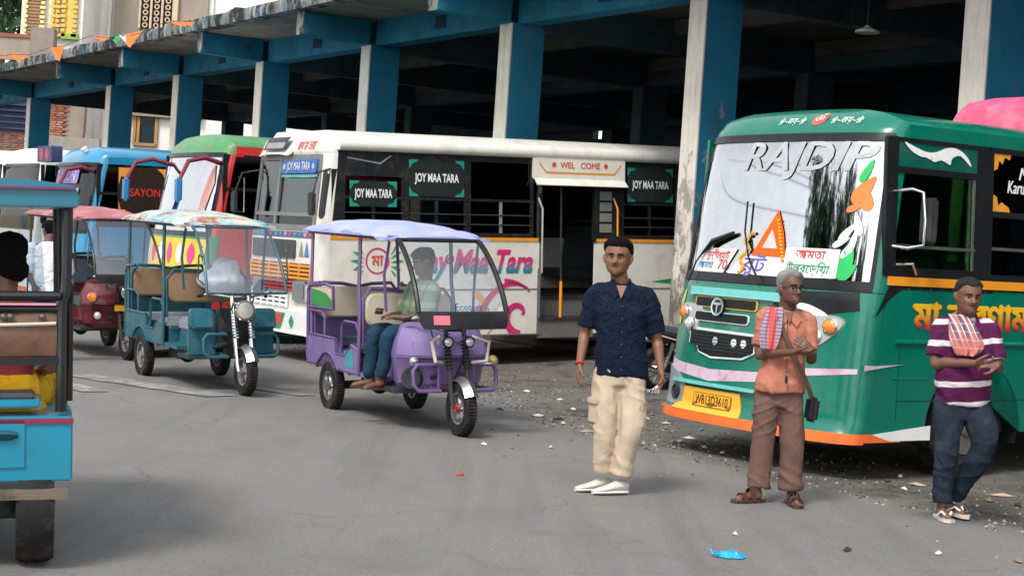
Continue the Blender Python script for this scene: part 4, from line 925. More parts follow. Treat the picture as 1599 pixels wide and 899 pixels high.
    mb = MB(); mb.b2((0, y0, .2), (13.1, y1, .31)); mb.build('hall_floor', M('hall_floor', (.10, .095, .09), .9), root)
    return root
hall_ = hall()
def ceiling_lamp(px, py, Y, label):
    p = pt(px, py, Y); t = thing('ceiling_lamp', label, 'lamp', tuple(p), group=None)
    mb = MB(); mb.lathe((0, 0, 0), (0, 0, 1), [(.16, 0), (.15, .03), (.05, .07), (.02, .1)], 16); mb.build('shade', M('lamp_pale', (.5, .5, .47), .5), t)
    mb = MB(); mb.tube([(0, 0, .08), (0, 0, 5.66-p.z)], .012, 6); mb.build('rod', DARK, t)
ceiling_lamp(1354, 52, 21.8, 'pale saucer shaped lamp hanging from the dark hall ceiling')
mb = MB(); t_ = pt(940, 205, 60)
PWALL = M('far_pale_wall', (.62, .5, .34), .8)
h2 = thing('distant_house', 'small pale yellow house glimpsed through the gap at the back of the hall', 'house', (7.5, 62, 0))
mb = MB(); mb.box((0, 0, 3.2), (9, 4, 6.4)); mb.build('wall', PWALL, h2)
for dx in (-1.6, -.6, .6, 1.6):
    mb = MB(); mb.box((dx, -2.02, 5.2), (.5, .06, .7)); mb.build('window', DARK, h2)

# ------------------------------------------------------------------ houses behind, left
def brick_field(parent, x0, x1, z0, z1, y, mt, depth=.12, z_ref=0):
    proto = MB().box((0, 0, 0), (.215, depth, .062)).build('brick', mt[0], parent); protos = [proto]
    for m_ in mt[1:]:
        d = proto.data.copy(); d.materials[0] = m_; o = bpy.data.objects.new('brick', d); COL.objects.link(o); o.parent = parent; protos.append(o)
    n = 0; z = z0+.035; row = 0; used = set()
    while z < z1:
        x = x0+(.0575 if row % 2 else .11)+random.uniform(-.005, .005)
        while x < x1:
            q = random.randrange(len(protos)); o = protos[q] if q not in used else protos[q].copy()
            if q in used: COL.objects.link(o)
            used.add(q); o.parent = parent; o.location = (x, y+random.uniform(-.012, .012), z); o.rotation_euler = (0, random.uniform(-.02, .02), random.uniform(-.03, .03)); n += 1
            x += .232
        z += .078; row += 1
    for q in range(len(protos)):
        if q not in used: bpy.data.objects.remove(protos[q])
    return n
BR = [M('brick_a', (.36, .14, .09), .9, var=.2, bump=.5), M('brick_b', (.28, .11, .075), .9, var=.2, bump=.5), M('brick_c', (.42, .22, .15), .9, var=.2, bump=.5)]
PLA = M('plaster_brown', (.33, .27, .22), .9, var=.12, scale=.8, bump=.4, dirt=((.2, .16, .13), .6, 1))
CRW = M('cream_wall', (.82, .78, .72), .85, var=.05, scale=.7, dirt=((.5, .46, .4), .4, .6))
MORT = M('mortar', (.36, .32, .28), .95)
def houses():
    Y = 60.0; S_ = 2650/Y
    def X(px, py=100): return pt(px, py, Y).x
    def Z(py, px=200): return pt(px, py, Y).z
    h = thing('plastered_house', 'cream and brown plastered house with carved lattice window above the canopy', 'house', (0, Y, 0))
    mb = MB(); mb.b2((X(100, 120), 0, 0), (X(620, 30), 6, 13)); mb.build('wall', CRW, h)
    mb = MB(); mb.b2((X(180, 30), -.25, 5.5), (X(326, 30), .05, 13.2)); mb.build('plaster_bay', PLA, h)
    mb = MB(); mb.b2((X(326, 30), -.12, 6.9), (X(333, 30), .02, 13)); mb.tube([(X(171, 40), -.1, 0), (X(175, 0), -.1, 13)], .06, 6); mb.build('drain_pipe', CRW, h)
    # lattice window: individual bars and scrolls
    x0, x1 = X(222, 20), X(274, 20); z0 = Z(48, 250); z1 = z0+2.6
    mb = MB(); mb.b2((x0, -.30, z0), (x1, -.27, z1)); wd = mb.build('lattice_window', M('lattice_dark', (.035, .022, .016), .7), h)
    LT = M('lattice_cream', (.60, .48, .34), .8)
    for k in range(4):
        xx = x0+(x1-x0)*k/3; mb = MB(); mb.b2((xx-.035, -.38, z0), (xx+.035, -.30, z1)); mb.build('lattice_bar', LT, wd)
    for k in range(3):
        for j in range(12):
            cx = x0+(x1-x0)*(k+.5)/3; cz = z0+.12+j*.22; mb = MB(); mb.lathe((cx, -.33, cz), (0, 1, 0), [(.055, -.03), (.095, -.03), (.095, .03), (.055, .03)], 10, loop=True); mb.build('lattice_scroll', LT, wd)
    mb = MB(); mb.b2((x1+.02, -.42, z0), (x1+.16, -.25, z1)); mb.build('window_jamb', LT, h)
    # yellow framed window under the canopy
    a0, a1 = X(211, 200), X(245, 200); b0, b1 = Z(226, 228), Z(170, 228); WF = M('window_ochre', (.45, .27, .10), .7)
    mb = MB(); mb.b2((a0, -.03, b0), (a1, .0, b1)); w1 = mb.build('window', M('pane_dark', (.02, .035, .05), .15), h)
    for q in (a0, (a0+a1)/2-.25, a1):
        mb = MB(); mb.b2((q-.05, -.12, b0), (q+.05, -.02, b1)); mb.build('frame', WF, w1)
    for q in (b0, b1): mb = MB(); mb.b2((a0, -.11, q-.05), (a1, -.02, q+.05)); mb.build('frame', WF, w1)
    mb = MB(); mb.b2((a0-.2, -.35, b1+.06), (a1+.2, .0, b1+.14)); mb.build('window_hood', CRW, w1)
    # brick pier and plaster strip
    bp = thing('brick_pier', 'rough exposed brick pier between the first and second column', 'wall', (0, 57.5, 0))
    xa = pt(79, 190, 57.5).x; xb = pt(104, 190, 57.5).x; xc = pt(129, 190, 57.5).x; za = pt(90, 236, 57.5).z; zb_ = pt(90, 138, 57.5).z
    mb = MB(); mb.b2((xa, 0, 0), (xb+.05, .3, zb_+1)); mb.build('mortar', MORT, bp)
    brick_field(bp, xa, xb, za, zb_, -.02, BR)
    mb = MB(); vs = []
    for k in range(13):
        z = za-3+(zb_-za+3.5)*k/12; vs += [(xb+.02, z)]
    e = [(xc+.1*noise.noise(V((0, z*2, 0)))+.05, z) for _, z in reversed(vs)]
    mb.prism(vs+e, lambda a, b, t: V((a, t, b)), -.06, .3); mb.build('plaster_strip', PLA, bp)
    # left house with yellow carved windows and balcony
    h3 = thing('balcony_house', 'cream house with yellow carved window surrounds and a bare brick balcony', 'house', (0, 57, 0)); Yl = 57
    def P(px, py): return pt(px, py, Yl)
    mb = MB(); mb.b2((P(34, 30).x-.2, .6, 0), (P(122, 30).x, 5, 13)); mb.build('wall', CRW, h3)
    mb = MB(); mb.b2((-30, .62, 0), (P(46, 200).x, 5, P(20, 140).z)); mb.build('lower_wall', CRW, h3)
    YW = M('window_yellow', (.70, .45, .09), .6); YB = M('screen_brown', (.35, .22, .12), .7)
    for (p0, p1, pm) in ((33, 60, YB), (93, 111, YW), (76, 84, YW)):
        a, b_ = P(p0, 30).x, P(p1, 30).x; zb2 = P(p0, 56).z; mb = MB(); mb.b2((a, .5, zb2), (b_, .6, 13)); o = mb.build('window', pm, h3)
        for q in (a, b_):
            for j in range(16): mb = MB(); mb.box((q, .47, zb2+.08+j*.16), (.12 if j % 2 else .18, .1, .10)); mb.build('carved_block', YW if pm is not YB else M('carved_pale', (.78, .62, .3), .6), o)
        if pm is YB:
            for j in range(22): mb = MB(); mb.b2((a+.06, .46, zb2+.05+j*.11), (b_-.06, .5, zb2+.1+j*.11)); mb.build('slat', YB, o)
    mb = MB(); mb.b2((P(90, 50).x, .42, P(90, 58).z), (P(116, 50).x, .6, P(90, 49).z)); mb.build('sill', M('sill_green', (.30, .42, .08), .7), h3)
    zt, zb3 = P(30, 56).z, P(20, 84).z
    mb = MB(); mb.b2((-30, -.5, zb3), (P(58, 60).x, -.3, zt-.1)); bal = mb.build('balcony', PLA, h3)
    mb = MB(); mb.b2((P(56, 60).x, -.62, zb3-.1), (P(92, 60).x, -.2, P(70, 47).z)); mb.build('balcony_pier', M('plaster_grey', (.26, .22, .19), .9, bump=.5), bal)
    mb = MB(); mb.b2((-30, -.55, zt-.12), (P(56, 60).x, -.25, zt)); mb.build('coping', BR[1], bal)
    mb = MB(); mb.b2((-30, -.52, zb3-.25), (P(56, 60).x, -.28, zb3)); mb.build('brick_band', BR[2], bal)
    # navy hooded shutter and bricks below, lower left
    NV = M('shutter_navy', (.03, .035, .09), .5)
    a, b_ = P(0, 180).x-1.2, P(41, 180).x; z0, z1 = P(20, 206).z, P(20, 160).z
    mb = MB(); mb.b2((a, .2, z0), (b_, .6, z1)); sh = mb.build('shutter', NV, h3)
    mb = MB(); mb.prism([(a, z1), (b_+.05, z1-.1), (b_-.35, z1+.38), (b_-.5, z1+.45), (a, z1+.45)], lambda p, q, t: V((p, t, q)), .15, .62); mb.build('shutter_hood', NV, sh)
    for j in range(5): mb = MB(); mb.b2((a, .1, z0+.1+j*.2), (b_+.03, .2, z0+.14+j*.2)); mb.build('slat', M('slat_navy', (.06, .07, .15), .45), sh)
    lw = thing('brick_wall', 'low rough brick wall below the navy shutter at the left edge', 'wall', (0, 56.4, 0))
    mb = MB(); mb.b2((-14.0, 0.05, 0), (pt(42, 215, 56.4).x, .3, pt(20, 208, 56.4).z)); mb.build('mortar', MORT, lw)
    brick_field(lw, pt(-4, 215, 56.4).x, pt(40, 215, 56.4).x, pt(20, 236, 56.4).z, pt(20, 208, 56.4).z, 0, BR)
houses()
# ------------------------------------------------------------------ trees
LEAF = [M('leaf_dark', (.012, .04, .014), .6), M('leaf_mid', (.025, .075, .022), .6)]
BARK = M('bark', (.09, .07, .05), .9, bump=.8)
def tree(x, y, h, r, label, n=2600, zc=None):
    t = thing('tree', label, 'tree', (x, y, 0)); zc = zc or h*.68
    mb = MB(); mb.tube([(0, 0, 0), (.1, .05, h*.3), (-.05, .1, h*.6), (0, 0, h*.85)], [.28, .22, .15, .05], 8)
    for k in range(7):
        a = k*2.4; z = h*(.35+.06*k); mb.tube([(0, 0, z), (cos(a)*r*.4, sin(a)*r*.4, z+r*.3), (cos(a)*r*.75, sin(a)*r*.75, z+r*.45)], [.1, .06, .02], 6)
    mb.build('trunk', BARK, t)
    for q in (0, 1):
        mb = MB(); cl = [(random.gauss(0, .45)*r, random.gauss(0, .45)*r, zc+random.gauss(0, .32)*r, random.uniform(.2, .38)*r) for _ in range(22)]
        for _ in range(n//2):
            c = random.choice(cl); d = V((random.gauss(0, 1), random.gauss(0, 1), random.gauss(0, .8))).normalized()*c[3]*random.uniform(.6, 1.05)
            p = V(c[:3])+d; u = V((random.gauss(0, 1), random.gauss(0, 1), random.gauss(0, 1))).normalized(); v_ = u.cross(V((.3, .5, .8))).normalized(); s_ = random.uniform(.12, .26)
            mb.add([p-u*s_, p+v_*s_*.45, p+u*s_, p-v_*s_*.45], [(0, 1, 2, 3)])
        cr = mb.build('crown', LEAF[q], t, smooth=0)
tree(-21.6, 70, 14.5, 4.2, 'dark leafy tree showing at the top left corner behind the houses', 15000, 12.5)
# pennants on a string along the canopy edge
def pennants():
    OR = M('pennant_orange', (.80, .24, .07), .7); WH = M('pennant_white', (.7, .72, .7), .7); GN = M('pennant_green', (.08, .38, .15), .7)
    base = lambda px, py, Y: pt(px, py, Y)
    root = thing('pennant_string', 'string of orange, white and green cloth pennants sagging along the canopy edge', 'bunting', (0, 0, 0))
    K = [(-10, 88, 47.6), (18, 86, 46.6), (45, 86, 45.6), (80, 74, 43.0), (100, 72, 42), (142, 56, 40), (170, 60, 39.2), (180, 56, 38.8), (200, 56, 38), (220, 52, 37), (262, 33, 35.5), (300, 34, 34.5), (310, 30, 34.3)]
    P = [base(a, b, y)-NIN*.0 for a, b, y in K]
    mb = MB(); mb.tube(P, .008, 4); mb.build('string', DARK, root)
    for (pts, Y, mt) in (([(17, 86), (44, 88), (41, 110)], 46.3, OR), ([(79, 74), (101, 72), (93, 96), (88, 94)], 42.8, OR), ([(142, 55), (170, 57), (163, 65), (150, 60)], 40, OR),
                         ([(176, 56), (190, 54), (185, 64)], 38.9, GN), ([(186, 56), (204, 53), (197, 68)], 38.4, WH), ([(196, 54), (222, 49), (214, 60), (203, 75), (197, 70)], 37.8, OR),
                         ([(262, 32), (298, 36), (290, 42), (270, 38)], 35.4, OR), ([(284, 34), (304, 35), (298, 42)], 34.8, OR), ([(176, 62), (186, 58), (181, 70)], 38.9, GN)):
        v = [base(a, b, Y) for a, b in pts]; v2 = [q+V((.0, .012, 0)) for q in v]; n = len(v)
        MB().add(v+v2, [tuple(range(n)), tuple(range(2*n-1, n-1, -1))]+[(i, (i+1) % n, (i+1) % n+n, i+n) for i in range(n)]).build('pennant', mt, root)
pennants()
# ------------------------------------------------------------------ e-rickshaws
def rick(name, label, loc, rz, body, frame, roofm, seatm, backm, kind='plain', tilt=0, wheelm=None, panel=None, dirty=.4):
    T = thing(name, label, 'rickshaw', loc, rot=(.045, tilt, rz), group='battery rickshaws on the road')
    RM = wheelm or STEEL; hw = .47
    # wheels
    for s_ in (1, -1): wheel(T, (0, s_*.43, .24), .24, .10, RM, s_, spokes=6)
    fw = wheel(T, (2.05, 0, .24), .24, .095, RM, 1, spokes=6)
    mb = MB(); mb.disc((2.05, 0, .24), (0, 1, 0), .035, .13, 12); mb.build('hub', REDL if kind == 'fairing' else STEEL, fw)
    # chassis
    mb = MB()
    for s_ in (1, -1): mb.tube([(-.62, s_*.3, .40), (1.3, s_*.3, .36), (1.8, s_*.12, .5)], .022, 6)
    for x in (-.6, -.2, .3, .8, 1.25): mb.tube([(x, -.38, .38), (x, .38, .38)], .018, 6)
    mb.tube([(0, -.43, .24), (0, .43, .24)], .035, 8); mb.ell((.02, .05, .24), (.11, .09, .09)); mb.b2((.3, -.25, .25), (.7, .25, .37))
    for s_ in (1, -1): mb.tube([(-.42, s_*.3, .32), (0, s_*.33, .27), (.42, s_*.3, .32)], .014, 6)
    mb.build('chassis', DARK, T)
    # tub: side panels with arch
    for s_ in (1, -1):
        fn = lambda a, z, o, s_=s_: V((a, s_*(hw+o), z))
        pts = [(-.62, .70), (-.62, .42), (-.34, .42)]
        for k in range(9): t = pi-pi*k/8; pts.append((0+.33*cos(t), .26+.30*sin(t) if .26+.30*sin(t) > .42 else .42))
        pts += [(.78, .42), (.80, .62), (.62, .66), (.45, .55), (.20, .55), (.16, .70)]
        p_ = polyflat('side_panel', pts, fn, body, T, -.02, .3, thick=.025)
        mb = MB(); mb.tube([fn(a, z, .012) for a, z in pts[3:12]], .012, 6); mb.tube([fn(-.62, .70, 0), fn(.16, .70, 0), fn(.2, .56, 0), (.45, s_*hw, .56), (.60, s_*hw, .67), (.8, s_*hw, .63)], .014, 6); mb.build('panel_trim', frame, p_)
        if panel: polyflat('painted_patch', [(.42, .60), (.50, .62), (.66, .62), (.70, .46), (.48, .46)], fn, panel, p_, .008)
        # uprights and hand rails
        rail = MB()
        rail.tube([(-.60, s_*hw, .45), (-.62, s_*hw, 1.12), (-.55, s_*hw, 1.19), (-.4, s_*(hw-.04), 1.2)], .018, 8)
        rail.tube([(-.5, s_*hw, .68), (-.56, s_*.46, 1.2), (-.60, s_*.44, 1.70)], .017, 8)
        rail.build('pole', frame, T)
        rail = MB(); rail.tube([(.80, s_*hw, .40), (.80, s_*hw, 1.02), (.74, s_*.46, 1.25), (.72, s_*.45, 1.68)], .019, 8); rail.build('pole', frame, T)
        rail = MB(); rail.tube([(-.56, s_*hw, .93), (-.2, s_*hw, .93), (-.12, s_*hw, .88), (-.12, s_*hw, .70)], .014, 6); rail.build('hand_rail', frame, T); rail = MB(); rail.tube([(.34, s_*hw, .55), (.34, s_*hw, .84), (.42, s_*hw, .88), (.72, s_*hw, .88), (.78, s_*hw, .82)], .014, 6); rail.build('hand_rail', frame, T)
        rail = MB(); rail.tube([(1.32, s_*.42, 1.02), (1.30, s_*.44, 1.35), (1.38, s_*.43, 1.64)], .014, 6); rail.build('pole', frame, T)
    mb = MB(); mb.b2((-.62, -.46, .40), (1.25, .46, .44)); mb.b2((-.63, -.46, .42), (-.60, .46, .95)); mb.build('floor', body, T)
    # benches
    def bench(x, back, face, bm, low=.50):
        mb = MB(); mb.b2((x-.18, -.43, low+.08), (x+.2, .43, low+.18)); s1 = mb.build('seat', seatm, T, bevel=.03)
        mb = MB(); mb.b2((x-.15, -.40, .44), (x+.17, .40, low+.08)); mb.build('seat_box', body, s1)
        mb = MB(); mb.prism(rrect(-.42, .86, .42, 1.16, .09), lambda a, b, t: V((x+back+t, a, b)), -.04, .04); b2_ = mb.build('backrest', bm, T, bevel=.015)
        mb = MB(); mb.tube([(x+back, -.43, .7), (x+back, -.44, 1.10), (x+back, -.36, 1.2), (x+back, -.15, 1.19), (x+back, 0, 1.16), (x+back, .15, 1.19), (x+back, .36, 1.2), (x+back, .44, 1.1), (x+back, .43, .7)], .018, 8); mb.build('seat_rail', frame, b2_)
        return b2_
    bk = bench(-.32, -.20, 1, backm); bench(.62, .17, -1, backm)
    if kind == 'fairing':
        GP = M('back_panel_green', (.03, .24, .04), .5)
        for s_ in (1, -1):
            polyflat('side_cushion', [(-.52, 1.14), (-.52, .98), (.05, .98), (.05, 1.05), (-.1, 1.11), (-.3, 1.13)], lambda a, z, o, s_=s_: V((a, s_*(hw-.02+o), z)), GP, bk, 0, .4, thick=.02)
            polyflat('side_cushion', [(-.52, 1.17), (-.52, 1.14), (-.3, 1.13), (-.1, 1.11), (.05, 1.05), (.05, 1.17)], lambda a, z, o, s_=s_: V((a, s_*(hw-.02+o), z)), backm, bk, 0, .4, thick=.02)
            mb = MB(); mb.tube([(-.56, s_*hw, 1.17), (-.1, s_*hw, 1.2), (.08, s_*hw, 1.18), (.10, s_*hw, .97), (-.56, s_*hw, .96)], .016, 6); mb.build('side_rail', frame, bk)
    mb = MB(); mb.b2((.95, -.36, .58), (1.32, .36, .72)); mb.build('driver_seat', seatm, T, bevel=.03)
    mb = MB(); mb.b2((.97, -.34, .42), (1.30, .34, .58)); mb.build('seat_box', body, T)
    # roof: sagging cloth cover over a frame
    vs = []; nx, ny = 26, 14; x0, x1 = -.72, 1.46
    for lay in (0, 1):
        for j in range(ny+1):
            for i in range(nx+1):
                u = i/nx; v_ = -1+2*j/ny; x = x0+(x1-x0)*u; y = v_*.51
                z = 1.80-.055*u*u+.035*sin(pi*u)-.045*v_*v_*(1 if lay == 0 else 0)
                wr = .012*noise.noise(V((x*5, y*3, rz)))+.008*sin(x*17+noise.noise(V((x*2, y*2, 1)))*3)*abs(v_)
                edge = max(abs(v_)**6, (2*u-1)**8)
                z += wr; z -= .05*edge
                if lay == 1: z = min(z-.01, 1.70-.02*u) if edge > .3 else 1.72-.03*u
                vs.append(V((x, y*(1-.0*edge), z)))
    n = nx+1; N = n*(ny+1); fs = []
    for j in range(ny):
        for i in range(nx): q = (j*n+i, j*n+i+1, (j+1)*n+i+1, (j+1)*n+i); fs += [q, tuple(N+k for k in reversed(q))]
    rim = list(range(n))+[j*n+nx for j in range(1, ny+1)]+[ny*n+i for i in range(nx-1, -1, -1)]+[j*n for j in range(ny-1, 0, -1)]
    for k in range(len(rim)): a, b_ = rim[k], rim[(k+1) % len(rim)]; fs.append((a, b_, b_+N, a+N))
    rf = MB().add(vs, fs).build('roof', roofm, T, smooth=60)
    mb = MB()
    for s_ in (1, -1): mb.tube([(-.68, s_*.45, 1.69), (1.42, s_*.45, 1.66)], .015, 6)
    for x in (-.66, .1, .72, 1.38): mb.tube([(x, -.45, 1.685), (x, .45, 1.685)], .013, 6)
    mb.build('roof_frame', frame, rf)
    # windscreen: curved sheet in black frame
    def WS(u, v_, o=0):
        x = 1.46+.62*sin(v_*pi/2*.92)**.85 if v_ > 0 else 1.46
        z = 1.66-.78*v_**1.12; hwid = .385+.035*v_; bul = .05*(1-u*u)
        return V((x+bul+o, u*hwid, z))
    vb = .80 if kind == 'fairing' else .84
    nu, nv = 10, 12; vs = []
    for o in (0, .006):
        for j in range(nv+1):
            for i in range(nu+1): vs.append(WS(-1+2*i/nu, vb*j/nv, o))
    n = nu+1; N = n*(nv+1); fs = []
    for j in range(nv):
        for i in range(nu): fs += [(j*n+i, j*n+i+1, (j+1)*n+i+1, (j+1)*n+i)]
    ws = MB().add(vs[:N], fs).build('windscreen', GLASSR, T, smooth=60)
    fm = BLACK if kind in ('fairing', 'auto') else frame
    fr = .024 if kind == 'fairing' else .015
    mb = MB(); vv = [vb*j/nv for j in range(nv+1)]
    for s_ in (-1, 1): mb.tube([WS(s_, q) for q in vv], fr, 8)
    mb.tube([WS(-1+2*i/nu, 0) for i in range(nu+1)], fr*.8, 6); mb.tube([WS(-1+2*i/nu, vb) for i in range(nu+1)], fr*.8, 6)
    mb.build('windscreen_frame', fm, ws)
    if kind in ('fairing', 'auto'):
        mb = MB(); lo = []
        for o in (0, .02):
            for j in range(5):
                v_ = vb+(.955-vb)*j/4
                for i in range(nu+1):
                    u = -1+2*i/nu; p = WS(u*(1-.10*(j/4)**3), v_, o); lo.append(p)
        n = nu+1; N = n*5; fs = []
        for j in range(4):
            for i in range(nu): q = (j*n+i, j*n+i+1, (j+1)*n+i+1, (j+1)*n+i); fs += [q, tuple(N+k for k in reversed(q))]
        rim = list(range(n))+[j*n+nu for j in range(1, 5)]+[4*n+i for i in range(nu-1, -1, -1)]+[j*n for j in range(3, 0, -1)]
        for k in range(len(rim)): a, b_ = rim[k], rim[(k+1) % len(rim)]; fs.append((a, b_, b_+N, a+N))
        sk = MB().add(lo, fs).build('windscreen_skirt', BLACK, ws)
        if kind == 'fairing':
            PT = M('pink_tag', (.75, .14, .18), .5); WSd = lambda a, b, o: WS(a, b, o+.022)
            polyflat('pink_tag', [(-.72, .82), (-.38, .82), (-.38, .91), (-.72, .91)], WSd, PT, ws, .0, .2, thick=.004)
            vs, fs = text2d('Ecotech', .2, width=.62); flat('lettering', [(x+.1, .74-y*.55) for x, y in vs], fs, lambda a, b, o: WS(a, b, o+.009), M('ink_teal', (.02, .12, .2), .5), ws)
            mb = MB(); q = WS(.2, .1); mb.tube([q+V((-.08, 0, 0)), q+V((-.08, 0, -.05))], .008, 5); mb.lathe(q+V((-.08, 0, -.10)), (1, 0, 0), [(.035, -.008), (.045, 0), (.035, .008)], 14, loop=True); mb.build('hanging_ring', DARK, ws)
    # mirrors
    for s_ in ((1, -1) if kind != 'fairing' else ()):
        mb = MB(); mb.tube([WS(s_, .42), WS(s_, .42)+V((.06, s_*.06, .02)), WS(s_, .42)+V((.08, s_*.07, -.22)), WS(s_, .6)+V((.03, s_*.02, -.12))], .009, 6); mb.build('mirror_arm', CHROME if kind != 'plain' else frame, T)
    # steering: fork, bars
    mb = MB()
    for s_ in (1, -1):
        mb.tube([(1.84, s_*.085, .98), (1.92, s_*.085, .70), (2.03, s_*.08, .30), (2.05, s_*.075, .24)], [.02, .024, .022, .018], 8)
        for k in range(9): mb.lathe((1.885+.0105*k*1.1, s_*.085, .80-.028*k), (-.3, 0, 1), [(.030, -.006), (.038, 0), (.030, .006)], 12, loop=True)
    mb.tube([(1.86, -.1, .9), (1.86, .1, .9)], .02, 6); mb.build('fork', CHROME if kind == 'plain' else DARK, T)
    mb = MB(); mb.tube([(1.64, -.34, .97), (1.74, -.30, 1.0), (1.84, -.1, .97), (1.84, .1, .97), (1.74, .30, 1.0), (1.64, .34, .97)], .013, 8); hb = mb.build('handlebar', CHROME, T)
    for s_ in (1, -1): mb = MB(); mb.tube([(1.60, s_*.36, .965), (1.68, s_*.325, .985)], .02, 8); mb.build('grip', RUBBER, hb)
    mb = MB(); mb.tube([(1.9, -.06, .86), (1.8, -.2, .92), (1.7, -.1, .7)], .006, 5); mb.tube([(1.9, .06, .86), (1.8, .16, .95), (1.7, .1, .7)], .006, 5); mb.build('cable', RUBBER, hb)
    # mudguard
    mb = MB(); vs = []
    for k in range(12):
        t = R(28+k*11)
        for j in range(5): yy = -.065+.0325*j; rr_ = .275-.02*abs(j-2); vs += [V((2.05+rr_*cos(t), yy, .24+rr_*sin(t)))]
    mb.add(vs, [(i*5+j, i*5+j+1, (i+1)*5+j+1, (i+1)*5+j) for i in range(11) for j in range(4)]); mb.build('mudguard', STEEL if kind != 'auto' else body, T, solid=.004)
    # lamps
    if kind == 'plain':
        mb = MB(); mb.lathe((1.98, 0, .84), (1, 0, .05), [(.03, -.10), (.07, -.08), (.098, -.02), (.10, .01)], 20); lb = mb.build('headlamp', DARK, T)
        mb = MB(); mb.lathe((1.985, 0, .842), (1, 0, .05), [(.098, 0), (.106, .01), (.098, .022), (.09, .01)], 20, loop=True); mb.build('bezel', CHROME, lb)
        mb = MB(); mb.lathe((1.99, 0, .843), (1, 0, .05), [(.092, 0), (.08, .02), (.04, .032), (.001, .036)], 20); mb.build('lens', M('lens_cream', (.6, .57, .48), .2, coat=1), lb)
    else:
        for y in ((-.1, .1) if kind == 'fairing' else (.0,)):
            r_ = .045 if kind == 'fairing' else .08
            mb = MB(); mb.lathe((1.95, y, .80), (1, 0, .05), [(.02, -.07), (r_, -.02), (r_+.005, .02), (r_-.01, .022)], 16); lb = mb.build('headlamp', BLACK, T)
            mb = MB(); mb.lathe((1.97, y, .80), (1, 0, .05), [(r_-.006, 0), (r_-.015, .008), (.001, .014)], 16); mb.build('lens', LENS, lb)
    # cowl
    def cowl():
        mb = MB(); rings = []
        if kind == 'plain':
            for s_ in (1, -1):
                mb = MB(); mb.b2((1.55, s_*.16, .36), (1.62, s_*.45, .80)); mb.b2((1.40, s_*.16, .34), (1.60, s_*.45, .38)); mb.build('leg_shield', body, T, bevel=.02)
                mb = MB(); mb.prism(rrect(-.12, -.10, .12, .10, .04), lambda a, b, t, s_=s_: V((1.66+t-b*.3, s_*.33+a, .74+b)), -.09, .02); mb.build('cowl', body, T, bevel=.02)
            mb = MB(); mb.b2((1.70, -.12, .36), (1.75, .12, .62)); mb.build('mud_flap', RUBBER, T)
            mb = MB(); mb.b2((1.58, -.16, .5), (1.7, .16, .85)); mb.build('dash', DARK, T)
        else:
            for z, xx, wy in ((.36, 1.66, .36), (.42, 1.72, .40), (.62, 1.76, .43), (.66, 1.82, .44), (.78, 1.80, .42), (.90, 1.70, .36), (.94, 1.58, .30)):
                r_ = [V((1.40+(xx-1.40)*p_, wy*q_, z)) for p_, q_ in ((.0, -.92), (.5, -1), (.86, -.80), (1, -.42), (1.03, 0), (1, .42), (.86, .80), (.5, 1), (.0, .92))]; rings.append(r_)
            mb.loft(rings); c_ = mb.build('cowl', body, T, smooth=30, bevel=.010)
            if kind == 'fairing':
                mb = MB(); mb.lathe((1.74, -.34, .47), (.8, -.6, 0), [(.10, -.02), (.085, .03), (.001, .02)], 18); mb.build('vent', DARK, c_)
                mb = MB(); mb.ell((1.78, -.33, .62), (.03, .05, .045)); mb.build('badge', CHROME, c_)
                mb = MB(); mb.ell((1.80, .40, .62), (.06, .05, .05)); mb.build('horn', M('horn_brass', (.5, .36, .12), .4, .5), T)
            else:
                for s_ in (-1,):
                    mb = MB(); mb.lathe((1.78, s_*.36, .74), (.9, s_*.4, 0), [(.06, 0), (.05, .03), (.001, .04)], 14); mb.build('indicator', AMBERL, c_)
                    mb = MB(); mb.lathe((1.80, s_*.30, .52), (.9, s_*.3, 0), [(.045, 0), (.04, .02), (.001, .03)], 14); mb.build('fog_lamp', LENS, c_)
                mb = MB(); mb.box((1.99, .0, .62), (.02, .3, .07)); mb.build('number_plate', YELLOW, c_)
        for s_ in (1, -1):
            mb = MB(); lo_, hi_ = (.38, .60)
            mb.tube([(1.70, s_*.14, lo_), (1.95, s_*.16, lo_), (1.93, s_*.35, lo_), (1.91, s_*.39, lo_+.05), (1.89, s_*.39, hi_-.05), (1.89, s_*.35, hi_), (1.90, s_*.16, hi_), (1.7, s_*.14, hi_)], .018, 8)
            if kind == 'fairing': mb.tube([(1.92, s_*.16, .38), (1.92, s_*.16, .62)], .014, 6)
            if kind != 'auto': mb.build('crash_guard', frame, T)
        if kind == 'fairing':
            for s_ in (1, -1):
                mb = MB(); mb.tube([(1.93, s_*.14, .62), (2.02, s_*.24, .64), (2.0, s_*.27, .80), (1.9, s_*.16, .84), (1.86, s_*.14, .78)], .016, 8); mb.build('bracket', M('bracket_cream', (.62, .56, .48), .4), T)
    cowl()
    mb = MB(); mb.b2((1.25, -.45, .33), (1.62, .45, .37)); mb.build('foot_board', DARK, T)
    mb = MB(); mb.tube([(1.82, .05, .95), (1.88, .14, .80), (1.80, .10, .60), (1.84, .02, .45), (1.98, .06, .30)], .008, 5); mb.tube([(1.82, -.05, .95), (1.93, -.12, .86), (1.86, -.05, .70), (1.96, -.07, .42)], .007, 5); mb.build('cable', RUBBER, T)
    mb = MB(); mb.b2((-.60, -.2, .52), (-.635, .2, .62)); mb.build('rear_plate', YELLOW, T)
    return T
PURP = M('purple_paint', (.20, .135, .32), .45, coat=.12, var=.1, dirt=((.26, .2, .2), .35, 5))
PURPD = M('purple_frame', (.125, .065, .20), .35, coat=.3, dirt=((.2, .15, .14), .4, 8))
PROOF = M('lilac_cover', (.33, .36, .66), .6, var=.1, scale=3, bump=.3, bscale=12, dirt=((.5, .52, .75), .5, 3))
TEAL = M('teal_paint', (.008, .115, .155), .45, var=.2, dirt=((.15, .10, .06), .8, 5))
